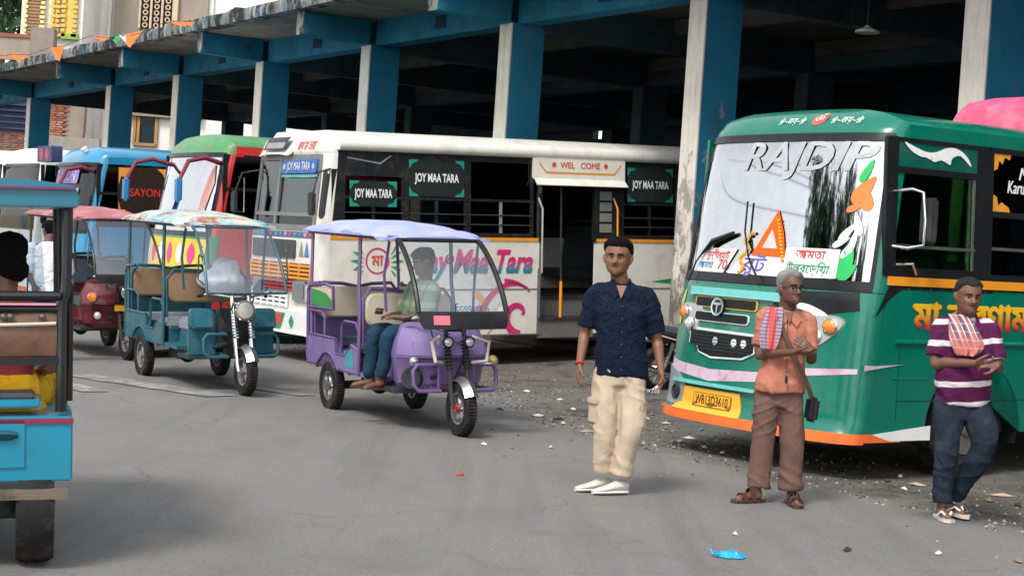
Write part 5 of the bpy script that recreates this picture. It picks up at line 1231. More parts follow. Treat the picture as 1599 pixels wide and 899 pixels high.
TEALF = M('teal_frame', (.012, .085, .115), .4, var=.15, dirt=((.16, .12, .09), .4, 9))
TROOF = M('teal_cover', (.24, .44, .52), .75, var=.15, scale=4, bump=.6, bscale=10, custom=lambda t, vec, c: mixc(t, mixc(t, c, (.55, .50, .43), ramp(t, nz(t, vec, 2.2, 6, .7), .44, .54)), (.30, .14, .07), ramp(t, nz(t, vec, 3.4, 8, .75), .50, .60)))
RROOF = M('red_cover', (.36, .12, .13), .65, var=.2, scale=3, bump=.3, bscale=10, dirt=((.6, .35, .35), .5, 3))
MAROON = M('maroon_paint', (.13, .010, .016), .3, coat=.4, dirt=(DUST, .4, 5))
VIN = M('vinyl_cream', (.58, .50, .38), .5, bump=.2); VINB = M('vinyl_brown', (.30, .18, .10), .55, bump=.3); VNG = M('vinyl_grey', (.22, .24, .28), .55, bump=.2)
WD = M('wheel_dusty', (.23, .22, .20), .55, .3, dirt=(DUST, .6, 8))
rick('electric_rickshaw', 'purple battery rickshaw with lilac roof and driver, nearest the cream bus', (-1.256, 16.355, 0), -1.115, PURP, PURPD, PROOF, SEATM, VIN, 'fairing', panel=M('patch_teal', (.05, .25, .32), .5))
rick('electric_rickshaw', 'teal battery rickshaw with rust patched pale roof cover and one round headlamp', (-3.56, 18.664, 0), -1.071, TEAL, TEALF, TROOF, VNG, VINB, 'plain', wheelm=WD)
rick('electric_rickshaw', 'maroon rickshaw with faded red roof behind the teal one', (-5.62, 22.1, 0), -1.02, MAROON, M('frame_dark', (.03, .03, .035), .4), RROOF, SEATM, SEATM, 'auto', wheelm=WD)

# near rickshaw seen from behind at the left edge
def near_rick():
    CY = M('cyan_paint', (.003, .215, .33), .35, coat=.35, var=.06, dirt=((.02, .15, .22), .4, 4)); CYD = M('cyan_roof', (.004, .15, .22), .4, var=.1, coat=.3, dirt=((.02, .15, .2), .5, 3))
    FB = M('frame_black', (.012, .013, .015), .35, coat=.3)
    T = thing('electric_rickshaw', 'bright cyan rickshaw cut by the left edge, seen from behind with latched box', 'rickshaw', tuple((pt(120, 755, 7.8)+V((-sin(R(106)), cos(R(106)), 0))*.5).to_2d())+(-.01,), rot=(-.05, 0, R(106)), group='battery rickshaws on the road')
    # x forward(away), y left. rear face at x=0; right side at y=-.5
    W2 = .50
    mb = MB(); mb.b2((-.0, -W2, .40), (.60, W2, .70)); bx = mb.build('rear_box', CY, T, bevel=.008)
    mb = MB(); mb.b2((-.010, -W2-.003, .668), (.0, W2+.003, .690)); mb.build('red_strip', M('strip_crimson', (.24, .01, .05), .4), bx)
    mb = MB(); mb.b2((-.010, -.29, .465), (.0, .40, .69)); dr = mb.build('box_door', CY, bx, bevel=.004)
    mb = MB(); mb.tube([(-.02, -.07, .62), (-.03, -.10, .63), (-.03, -.22, .625), (-.02, -.25, .62)], .014, 8); mb.ell((-.02, -.2, .615), (.014, .06, .022)); mb.build('latch', M('latch_dark', (.01, .08, .11), .4, .3), dr)
    mb = MB(); mb.tube([(-.015, .1, .47), (-.03, .06, .475), (-.03, -.02, .475), (-.015, -.05, .47)], .012, 6); mb.build('door_handle', M('latch_dark', (.01, .08, .11), .4, .3), dr)
    mb = MB(); mb.b2((-.05, -W2+.02, .325), (-.01, W2, .37)); mb.build('bumper_bar', M('bar_weathered', (.16, .13, .10), .8, dirt=((.02, .02, .02), .7, 6)), T)
    mb = MB(); mb.b2((0, -.38, .33), (.5, .38, .40)); mb.build('chassis', DARK, T)
    for s_ in (1, -1): wheel(T, (.18, s_*.335, .245), .245, .17, WD, s_, spokes=0)
    wheel(T, (2.3, 0, .245), .245, .10, WD, 1, spokes=6)
    mb = MB(); mb.tube([(.18, -.38, .245), (.18, .38, .245)], .04, 8)
    for k in range(10): mb.tube([(.10+random.uniform(0, .2), -.30+.03*k, .34), (.1+random.uniform(0, .2), -.3+.03*k+.01, .2+random.uniform(0, .1))], .012, 5)
    mb.ell((.18, -.2, .29), (.05, .07, .06)); mb.ell((.2, .05, .24), (.12, .12, .11)); mb.build('axle', DARK, T)
    # frame
    for s_ in (1, -1):
        mb = MB(); mb.tube([(.03, s_*.445, .72), (.03, s_*.445, 1.22), (.05, s_*.465, 1.28), (.05, s_*.47, 1.70)], .024, 8); mb.build('post', FB, T)
        mb = MB(); mb.tube([(.62, s_*.47, .6), (.62, s_*.45, 1.70)], .02, 8); mb.build('post', FB, T)
        mb = MB(); mb.tube([(1.5, s_*.46, .6), (1.5, s_*.44, 1.70)], .02, 8); mb.build('post', FB, T)
        mb = MB(); mb.tube([(.06, s_*.475, 1.30), (.4, s_*.49, 1.3), (.5, s_*.49, 1.2), (.5, s_*.49, .72)], .02, 8); mb.build('arm_rail', FB, T)
    mb = MB(); mb.tube([(.02, -.44, 1.25), (.02, .5, 1.25)], .022, 8); mb.tube([(.03, -.44, 1.19), (.03, .5, 1.19)], .02, 8); mb.build('back_bar', FB, T)
    mb = MB(); mb.b2((.0, -.42, 1.208), (.02, .5, 1.218)); mb.build('pink_piping', M('piping_pink', (.65, .25, .33), .5), T)
    mb = MB(); mb.b2((.01, -.47, .935), (.04, .5, .97)); lb = mb.build('lower_bar', FB, T)
    for y0, mt in ((.30, CY), (.36, M('sticker_pale', (.45, .6, .65), .5)), (.24, CY)):
        mb = MB(); mb.prism([(y0-.03, .94), (y0+.03, .94), (y0+.01, .967), (y0-.01, .967)], lambda a, b, t: V((t, a, b)), .0, .011); mb.build('sticker', mt, lb)
    LT = M('leather_tan', (.15, .075, .045), .55, var=.3, scale=7, bump=.6, bscale=9, dirt=((.07, .03, .02), .6, 4))
    mb = MB(); vs = []
    for lay in (0, 1):
        for j in range(9):
            for i in range(21):
                y = -.425+.93*i/20; z = .975+.21*j/8; vs.append(V((.03+lay*.05-.02*sin(pi*j/8)+.012*noise.noise(V((y*7, z*5, 2))), y, z)))
    fs = []
    for j in range(8):
        for i in range(20): q = (j*21+i, j*21+i+1, (j+1)*21+i+1, (j+1)*21+i); fs += [q, tuple(k+189 for k in reversed(q))]
    bs = mb.add(vs, fs).build('backrest', LT, T, smooth=60)
    mb = MB(); mb.tube([(.005, -.42, 1.125), (.0, -.2, 1.118), (.002, .1, 1.12), (.0, .5, 1.113)], .009, 6); mb.build('piping', M('piping_cream', (.6, .5, .38), .6), bs)
    for y in (-.36, -.22, -.19, -.1, -.06, .1, .14, .3): mb = MB(); mb.ell((.0, y, 1.155), (.012, .018, .016), n=8, m=6); mb.build('rivet', M('rivet', (.12, .1, .09), .4, .5), bs)
    mb = MB(); mb.b2((.02, -.36, .735), (.58, .5, .775)); mb.build('seat_base', CY, T, bevel=.01)
    mb = MB(); mb.b2((.03, -.33, .775), (.55, .5, .80)); mb.build('seat', SEATM, T, bevel=.01)
    # roof
    vs = []
    for x in (-.10, -.04, .02, 1.9, 2.0):
        rg = []
        for k in range(13):
            t = pi*k/12; rg.append(V((x, -.52*cos(t), 1.715+.085*sin(t)**.5-(0 if .1 <= x <= 1.9 else .015))))
        rg += [V((x, .51, 1.655)), V((x, -.51, 1.655))]; vs.append(rg)
    mb = MB(); mb.loft(vs); rf = mb.build('roof', CYD, T, smooth=40, bevel=.006)
    mb = MB(); mb.b2((-.118, -.50, 1.735), (-.102, .5, 1.745)); mb.build('maroon_strip', M('strip_maroon', (.16, .02, .10), .5), rf)
    mb = MB(); mb.b2((.6, -.48, .4), (1.5, .48, .44)); mb.b2((1.35, -.45, .44), (1.5, .45, .75)); mb.build('floor', CY, T)
    mb = MB(); mb.prism([(-.40, 1.05), (.40, 1.05), (.36, 1.62), (-.36, 1.62)], lambda a, b, t: V((2.1+t-(b-1)*.35, a, b)), 0, .01); mb.build('windscreen', GLASSR, T)
    mb = MB(); mb.b2((2.0, -.42, .4), (2.12, .42, 1.05)); mb.build('cowl', CY, T, bevel=.03)
    return T
NR = near_rick()
# ------------------------------------------------------------------ people
def interp(tab, z):
    for a, b in zip(tab, tab[1:]):
        if z <= b[0]: t = (z-a[0])/(b[0]-a[0]); t = t*t*(3-2*t); return [p+(q-p)*t for p, q in zip(a[1:], b[1:])]
    return list(tab[-1][1:])
HEADT = [(0, .012, .070, .0), (.05, .034, .088, .02), (.14, .056, .094, .05), (.25, .066, .090, .075), (.38, .071, .088, .09), (.5, .073, .088, .10), (.65, .076, .093, .106), (.8, .071, .086, .10), (.9, .056, .066, .08), (.96, .036, .04, .05), (1.0, .004, .006, .006)]
def g(x, s): return exp(-x*x/(2*s*s))
def head_fn(t, z, lean=1.0):
    """t 0 = front(-y); returns local point, chin z=0, crown .225"""
    w_, f, b = interp(HEADT, z); c, s = cos(t), sin(t); x = w_*s*lean; y = -(f if c > 0 else b)*c
    if c > 0:
        zz = z*.225
        y -= g(x, .010)*(.026*g(zz-.083, .011)+.014*g(zz-.105, .014))
        y -= g(x, .019)*(.008*g(zz-.080, .007))
        for q in (-.031, .031): y += .011*g(x-q, .013)*g(zz-.112, .010)
        y -= .006*g(abs(x)-.028, .018)*g(zz-.130, .007)
        y -= .006*g(x, .020)*(g(zz-.054, .005)+g(zz-.042, .005)); y += .004*g(x, .020)*g(zz-.048, .003)
        y -= .006*g(x, .016)*g(zz-.018, .010); y -= .005*g(abs(x)-.042, .014)*g(zz-.085, .016)*lean
        y += .004*g(abs(x)-.05, .012)*g(zz-.05, .02)
    return V((x, y, z*.225))
def fin(mb, v, subdiv=0): pass
def remesh(mb, name, mat, parent, vox, smooth=3, disp=None, label=None):
    o = mb.build('tmp', None, None, smooth=0)
    m = o.modifiers.new('r', 'REMESH'); m.mode = 'VOXEL'; m.voxel_size = vox
    if smooth: s = o.modifiers.new('s', 'SMOOTH'); s.iterations = smooth; s.factor = .5
    dg = bpy.context.evaluated_depsgraph_get(); me = bpy.data.meshes.new_from_object(o.evaluated_get(dg)); bpy.data.objects.remove(o)
    if disp:
        ns = [v.normal.copy() for v in me.vertices]
        for v, n in zip(me.vertices, ns): v.co += n*disp(v.co)
    me.name = name; me.materials.clear(); me.materials.append(mat); me.shade_smooth()
    q = bpy.data.objects.new(name, me); COL.objects.link(q); q.parent = parent
    if label: q['label'] = label
    return q
def wrinkle(sx=9, amp=.006, sz=None, seed=0, folds=()):
    sz = sz or sx*1.6
    def f(p):
        a = noise.noise(V((p.x*sx+seed, p.y*sx, p.z*sz)))*amp+noise.noise(V((p.x*sx*2.6, p.y*sx*2.6+seed, p.z*sz*1.8)))*amp*.5
        r = 1-abs(noise.noise(V((p.x*sx*.8+p.z*4, p.y*sx*.8, p.z*sz*.8+seed+7))))*2.2
        a += max(0, r)**3*amp*.8
        w1 = noise.noise(V((p.x*3.2+seed, p.y*3.2, p.z*3.2)))*.18; q = p.z*11+p.x*5*(1 if noise.noise(V((p.x*2, p.y*2, p.z*2+seed))) > 0 else -1)
        r2 = 1-abs(noise.noise(V((p.x*4+w1*4, p.y*4+seed, q))))*3.2; a += max(0, r2)**2*amp*.75*max(0, .35+noise.noise(V((p.x*3, p.y*3+seed, p.z*4)))*1.6)
        for c, rad, fr, am in folds:
            d = (p-V(c)).length
            if d < rad: a += am*sin((p.z+p.x*.4)*fr+3*noise.noise(p*5))*(1-d/rad)
        return a
    return f
def limb(mb, pts, n=14, end=True):
    """pts: (V, rx[, ry])"""
    P = [V(p[0]) for p in pts]
    dense = []; rs = []
    for i in range(len(P)-1):
        for k in range(4):
            t = k/4; q0, q1, q2, q3 = P[max(i-1, 0)], P[i], P[i+1], P[min(i+2, len(P)-1)]
            dense.append(.5*((2*q1)+(q2-q0)*t+(2*q0-5*q1+4*q2-q3)*t*t+(3*q1-q0-3*q2+q3)*t**3)); rs.append(pts[i][1]+(pts[i+1][1]-pts[i][1])*t)
    dense.append(P[-1]); rs.append(pts[-1][1]); mb.tube(dense, rs, n); mb.ell(P[0], (rs[0],)*3)
    if end: mb.ell(P[-1], (rs[-1],)*3)
def rings(mb, lst, n=20, p=2.4):
    R_ = []
    for (cx, cy, z, rx, ry, *rot) in lst:
        a = rot[0] if rot else 0; rr = []
        for k in range(n):
            t = 2*pi*k/n; c, s = cos(t), sin(t); x = rx*math.copysign(abs(c)**(2/p), c); y = ry*math.copysign(abs(s)**(2/p), s)
            rr.append(V((cx+x*cos(a)-y*sin(a), cy+x*sin(a)+y*cos(a), z)))
        R_.append(rr)
    mb.loft(R_)
def hand(mb, wr, d, up, sgn, curl=.5, size=1.0):
    """d: direction of fingers, up: back of hand normal, sgn: thumb side along cross"""
    d = V(d).normalized(); up = V(up); up = (up-d*up.dot(d)).normalized(); s = d.cross(up)*sgn; wr = V(wr)
    P = lambda a, b, c: wr+d*a*size+s*b*size+up*c*size
    rg = []
    for a, w_, h in ((-.01, .026, .020), (.03, .036, .016), (.07, .040, .014), (.09, .036, .011)):
        rg.append([P(a, w_*cos(2*pi*k/12), h*sin(2*pi*k/12)) for k in range(12)])
    mb.loft(rg)
    for b, L, r in ((.030, .070, .0085), (.010, .080, .0088), (-.011, .074, .0084), (-.030, .058, .0076)):
        p = P(.082, b, 0); ang = curl*.5; pts = [P(.06, b*.9, 0), p]; q = p
        for k, f in enumerate((.45, .32, .23)):
            q = q+(d*cos(ang)-up*sin(ang))*L*f*size+s*b*.06; pts.append(q); ang += curl*.9
        mb.tube(pts, [r*size, r*size, r*.95*size, r*.88*size, r*.7*size], 7)
    t0 = P(.015, .028, -.004); t1 = P(.048, .056, -.012); t2 = P(.075, .062, -.02-.01*curl); mb.tube([t0, t1, t2, P(.092, .058, -.028-.014*curl)], [.0125*size, .011*size, .0095*size, .007*size], 7)
def shirt_mat(name, col, custom=None, **k): return M(name, col, .85, var=.08, scale=14, bump=.25, bscale=220, custom=custom, **k)
SKIN = {k: M('skin_'+k, c, .5, var=.10, scale=18, bump=.12, bscale=160) for k, c in (('brown', (.20, .088, .050)), ('dark', (.125, .058, .036)), ('mid', (.155, .072, .045)))}
HAIRB = M('hair_black', (.0035, .003, .003), .9, bump=.8, bscale=240); HAIRG = M('hair_grey', (.24, .225, .21), .8, bump=.8, bscale=200, var=.35); HAIRS = M('hair_grizzled', (.026, .024, .023), .9, bump=.8, bscale=260, var=.5, scale=60)
EYEW = M('eye_white', (.5, .46, .42), .3); IRIS = M('iris', (.02, .01, .008), .2); LIPM = M('lip', (.11, .035, .03), .6)
def person(T, j, skin, hair, vox=.006, yaw=0, pitch=0, hs=1.0, hlean=1.0, hairlen=.01, brow=True, hairline=.70, body=True, beard=0, hand_l=None, hand_r=None, feet=None, roll=0, bald=0, wristw=.024):
    """T root empty; figure faces -y; j joints"""
    mb = MB(); J = {k: V(v) for k, v in j.items()}
    HM = Matrix.Translation(J['head']) @ Euler((pitch, roll, yaw)).to_matrix().to_4x4() @ Matrix.Scale(hs, 4) @ Matrix.Translation(V((0, 0, -.112)))
    nt_, nz_ = 64, 56; rg = []
    for k in range(nz_+1): rg.append([HM @ head_fn(2*pi*i/nt_, k/nz_, hlean) for i in range(nt_)])
    mb.loft(rg)
    for s in (-1, 1):
        mb.ell(HM @ V((s*.076*hlean, .008, .100)), (.009, .018, .032), rot=(pitch-.1, s*.15+roll, yaw+s*.4)); mb.ell(HM @ V((s*.083*hlean, .016, .112)), (.005, .017, .022), rot=(0, 0, yaw+s*.5))
        mb.ell(HM @ V((s*.009, -.100, .079)), (.007, .008, .006))
    nb = J['neck']; hb = HM @ V((0, .022, .045))
    limb(mb, [(nb+V((0, .0, -.05)), .072), (nb, .063), (nb.lerp(hb, .55), .059), (hb, .058)])
    cb = nb+V((0, .01, -.14)); pv = J['pelvis']
    if body:
        mid = cb.lerp(pv, .6); limb(mb, [(cb, .09), (mid, .09), (pv, .09)])
        for s in 'lr':
            limb(mb, [(cb+V((0, 0, .05)), .06), (J['sh'+s], .045), (J['el'+s], .036), (J['el'+s].lerp(J['wr'+s], .25), .038), (J['wr'+s], wristw)])
            if ('kn'+s) in J: limb(mb, [(pv, .06), (J['hip'+s], .06), (J['kn'+s], .045), (J['an'+s], .033)])
    for s, hd_ in (('l', hand_l), ('r', hand_r)):
        if hd_: hand(mb, J['wr'+s], *hd_)
    for fo in feet or ():
        a, d = V(fo[0]), V(fo[1]).normalized(); sd = V((-d.y, d.x, 0))
        limb(mb, [(a+V((0, 0, .03)), .034), (a-d*.03+V((0, 0, -.035)), .033), (a+d*.06+V((0, 0, -.045)), .030), (a+d*.13+V((0, 0, -.055)), .022)])
        for k in range(5): q = a+d*(.155-.012*k)+sd*(.036-.018*k)*fo[2]+V((0, 0, -.064)); mb.tube([q-d*.03, q+d*.02], [.010-.001*k, .007], 6)
    bo = remesh(mb, 'body', skin, T, vox, 1)
    # hair as thick cap over the skull
    mb = MB(); rg = []; n2 = 40; lay = []
    for k in range(17):
        row = []
        for i in range(n2):
            t = 2*pi*i/n2; c = cos(t)
            base = hairline+.03*noise.noise(V((cos(t)*3, sin(t)*3, 5))) if c > .6 else (hairline-.13*(1-(c-.3)/.3) if c > .3 else (.635-(.0 if c > .1 else .03) if c > -.15 else max(.24, .60-.42*(-.15-c)/.5)))
            if c > .6: base -= .05*(1-abs((c-.6)/.4))*.0
            if c > .55: base += .05*g(c-.80, .10)*bald
            base = min(base, .93); z = base+(1-base)*(k/16); p = head_fn(t, z, hlean); cc = V((0, .01, .12)); dirn = (p-cc).normalized()
            th = hairlen*min(1, .12+k/5)*(.45+.55*min(1, max(0, (z-.55)/.3)))*(1+.35*noise.noise(V((p.x*60, p.y*60, p.z*60)))); row.append(HM @ (p+dirn*th))
        lay.append(row)
    inner = [[q+(HM @ V((0, .01, .12))-q).normalized()*.02 for q in r] for r in lay]
    mb.loft(list(reversed(inner))+lay, True, False); mb.add(lay[-1], [tuple(range(n2))]); mb.build('hair', hair, T, smooth=70)
    if brow:
        for s in (-1, 1):
            mb = MB(); mb.tube([HM @ (head_fn(s*q, .592-.02*abs(q-.4))+V((0, -.002, 0))) for q in (.16, .34, .52, .68)], [.004, .0062, .0055, .003], 5); mb.build('eyebrow', hair if hair is not HAIRG else HAIRS, T)
            mb = MB(); p0 = head_fn(s*.42, .50)
            mb.ell(HM @ (p0+V((0, .0015, 0))), (.0135, .0095, .0072), n=10, m=8); e = mb.build('eye', EYEW, T)
            mb = MB(); mb.ell(HM @ (p0+V((0, -.0065, 0))), (.0066, .0040, .0066), n=8, m=6); mb.build('iris', IRIS, e)
            mb = MB(); mb.tube([HM @ (head_fn(s*q, .532+.0*q)+V((0, -.004, 0))) for q in (.22, .42, .62)], [.003, .0045, .003], 5); mb.build('eyelid', skin, e)
        mb = MB(); mb.tube([HM @ (head_fn(q, .213)+V((0, -.001, 0))) for q in (-.28, -.13, 0, .13, .28)], [.002, .0048, .0042, .0048, .002], 6); mb.build('lips', LIPM, T)
    if beard:
        mb = MB(); mb.tube([HM @ (head_fn(q, .268-.02*abs(q))+V((0, -.0005, 0))) for q in (-.42, -.2, 0, .2, .42)], [.001, .0036, .003, .0036, .001], 6); mb.build('moustache', HAIRS, T)
    return HM
def root_person(label, px, py, lean=0, group=None):
    p = pt(px, py, z=0); t = thing('person', label, 'person', (p.x, p.y, .005), 0); return t, p
# --- man in navy shirt
def navy_man():
    T, p = root_person('man in a navy patterned short sleeved shirt and beige cargo trousers striding past the bus', 950, 770)
    j = dict(head=(-.045, -.01, 1.605), neck=(-.015, .02, 1.43), pelvis=(.02, .02, .92), shl=(-.175, .02, 1.37), shr=(.178, .0, 1.36), ell=(-.232, .05, 1.08), elr=(.262, .03, 1.07), wrl=(-.258, -.03, .86), wrr=(.30, -.04, .845), hipl=(-.07, .02, .9), hipr=(.10, .02, .9))
    person(T, j, SKIN['brown'], HAIRB, yaw=-.22, hs=1.12, hairlen=.020, hairline=.79, beard=1, hand_l=((-.05, -.10, -1), (-1, -.1, .1), -1, .45), hand_r=((.02, -.2, -1), (1, .3, 0), 1, .95), hlean=1.06)
    def pat(t, vec, c):
        n = nz(t, coords(t, scale=(1, 1, 1.6)), 60, 2, .4); v = t.nodes.new('ShaderNodeTexVoronoi'); v.inputs['Scale'].default_value = 48; v.distance = 'MANHATTAN'; t.links.new(coords(t, scale=(.7, .7, 1.4)), v.inputs['Vector'])
        c = mixc(t, c, (.008, .020, .048), math_(t, 'MULTIPLY', ramp(t, v.outputs['Distance'], .5, .62), .55)); return mixc(t, c, (.002, .003, .007), math_(t, 'MULTIPLY', ramp(t, n, .55, .6), .6))
    SM = shirt_mat('navy_print', (.0035, .006, .014), custom=pat)
    mb = MB()
    rings(mb, [(.03, .02, .80, .186, .125), (.03, .015, .88, .180, .13), (.02, .01, 1.0, .170, .128), (.01, .005, 1.12, .168, .126), (0, .0, 1.24, .174, .12), (-.005, .01, 1.33, .175, .10), (-.01, .015, 1.395, .155, .085), (-.012, .02, 1.435, .085, .068)])
    for s, c in (('l', -1), ('r', 1)):
        limb(mb, [((c*.12, .01, 1.36), .068), ((j['sh'+s][0], j['sh'+s][1], j['sh'+s][2]-.02), .066), (V(j['sh'+s]).lerp(V(j['el'+s]), .5), .062), (V(j['sh'+s]).lerp(V(j['el'+s]), .86), .066)], end=False)
    sh = remesh(mb, 'shirt', SM, T, .009, 4, wrinkle(7, .008, 7, 3))
    mb = MB()
    for c in (-1, 1): mb.loft([[V((c*a-.012, b, z)) for a, b, z in q] for q in ([(.062, .06, 1.43), (.055, .06, 1.475), (.066, .07, 1.43)], [(.078, .0, 1.425), (.064, .0, 1.468), (.088, .0, 1.415)], [(.045, -.068, 1.40), (.040, -.062, 1.44), (.078, -.082, 1.372)], [(.012, -.088, 1.365), (.016, -.082, 1.40), (.045, -.112, 1.32)])])
    mb.build('collar', SM, sh, smooth=60)
    mb = MB(); mb.prism([(-.012-.035, 1.42), (-.012, 1.33), (-.012+.035, 1.42)], lambda a, b, t: V((a, -.083+t+(1.42-b)*-.42, b)), 0, .012); mb.build('open_neck', SKIN['brown'], T)
    mb = MB()
    for k in range(6): mb.ell((.0+.004*k, -.138-.002*k, 1.28-.085*k), (.006, .003, .006), n=8, m=5)
    struct(mb.build('button', M('button_dark', (.03, .04, .06), .3), sh), 'stuff')
    BT = M('beige_cotton', (.52, .41, .30), .85, var=.07, scale=10, bump=.25, bscale=200, dirt=((.40, .31, .22), .3, 5))
    mb = MB(); rings(mb, [(.02, .02, .74, .165, .115), (.02, .02, .84, .172, .12), (.02, .02, .93, .16, .115)])
    limb(mb, [((-.055, .02, .82), .100), ((-.06, .0, .66), .094), ((-.055, -.03, .48), .078), ((-.055, .0, .28), .070), ((-.045, .03, .14), .068)], end=False); limb(mb, [((.095, .02, .82), .102), ((.115, -.01, .66), .098), ((.12, -.05, .48), .083), ((.095, -.03, .28), .073), ((.075, -.02, .13), .070)], end=False)
    tr = remesh(mb, 'trousers', BT, T, .009, 3, wrinkle(8, .010, 6, 11, [((.1, -.05, .17), .13, 60, .005), ((-.05, 0, .17), .13, 60, .005)]))
    for (x, y, z, a) in ((.190, -.03, .55, 1.15), (-.140, -.02, .57, -1.15)):
        mb = MB(); mb.box((x, y, z-.02), (.13, .022, .16), rot=(0, 0, a)); cp = mb.build('cargo_pocket', BT, tr, bevel=.012)
        mb = MB(); mb.box((x+.012*math.copysign(1, a), y-.008, z+.055), (.14, .024, .05), rot=(0, 0, a)); mb.build('pocket_flap', BT, tr, bevel=.01)
    SHM = M('sneaker_cream', (.58, .54, .47), .7, bump=.5, bscale=120); SOL = M('sole_white', (.62, .6, .55), .6)
    for (x, y, dx, dy) in ((-.05, .06, -.88, -.48), (.06, -.02, -.86, -.5)):
        d = V((dx, dy, 0)).normalized(); a = V((x, y, 0)); sd = V((-d.y, d.x, 0))
        def sh_(w0, h0, h1, mat, nm, par):
            rg = []
            for q, w_, h in ((-.075, .030, .085), (-.05, .042, .095), (.0, .044, .095), (.05, .043, .075), (.10, .048, .055), (.15, .046, .042), (.185, .034, .034), (.205, .014, .026)):
                hh = min(h, h1); rg.append([a+d*q+sd*(w_*w0*cos(2*pi*k/14))+V((0, 0, h0+(hh-h0)*.5*(1+sin(2*pi*k/14)))) for k in range(14)])
            return MB().loft(rg).build(nm, mat, par, smooth=60)
        s_ = sh_(1, .02, 1, SHM, 'sneaker', T); sh_(1.08, .0, .03, SOL, 'sole', s_)
    mb = MB(); c = V(j['wrl'])+V((-.003, 0, .01)); mb.lathe(c, V((.05, .4, 1)), [(.026, -.008), (.033, 0), (.026, .008)], 16, loop=True); mb.build('wrist_thread', M('thread_red', (.45, .02, .02), .7), T)
    mb = MB(); q = V(j['wrr'])+V((-.03, -.06, -.10))
    for k in range(4): mb.lathe(q+V((-.012*k, -.01*k, -.008*k)), (.3, 1, .2*k), [(.010, -.002), (.014, 0), (.010, .002)], 10, loop=True); mb.box(q+V((-.02*k+.01, -.02, -.02)), (.02, .004, .03), rot=(0, .5*k, 0))
    o = mb.build('key_bunch', CHROME, None); o.location = tuple(p+V((0, 0, .005))); tag(o, 'small bunch of metal keys held in the hand of the man in navy', 'keys')
navy_man()
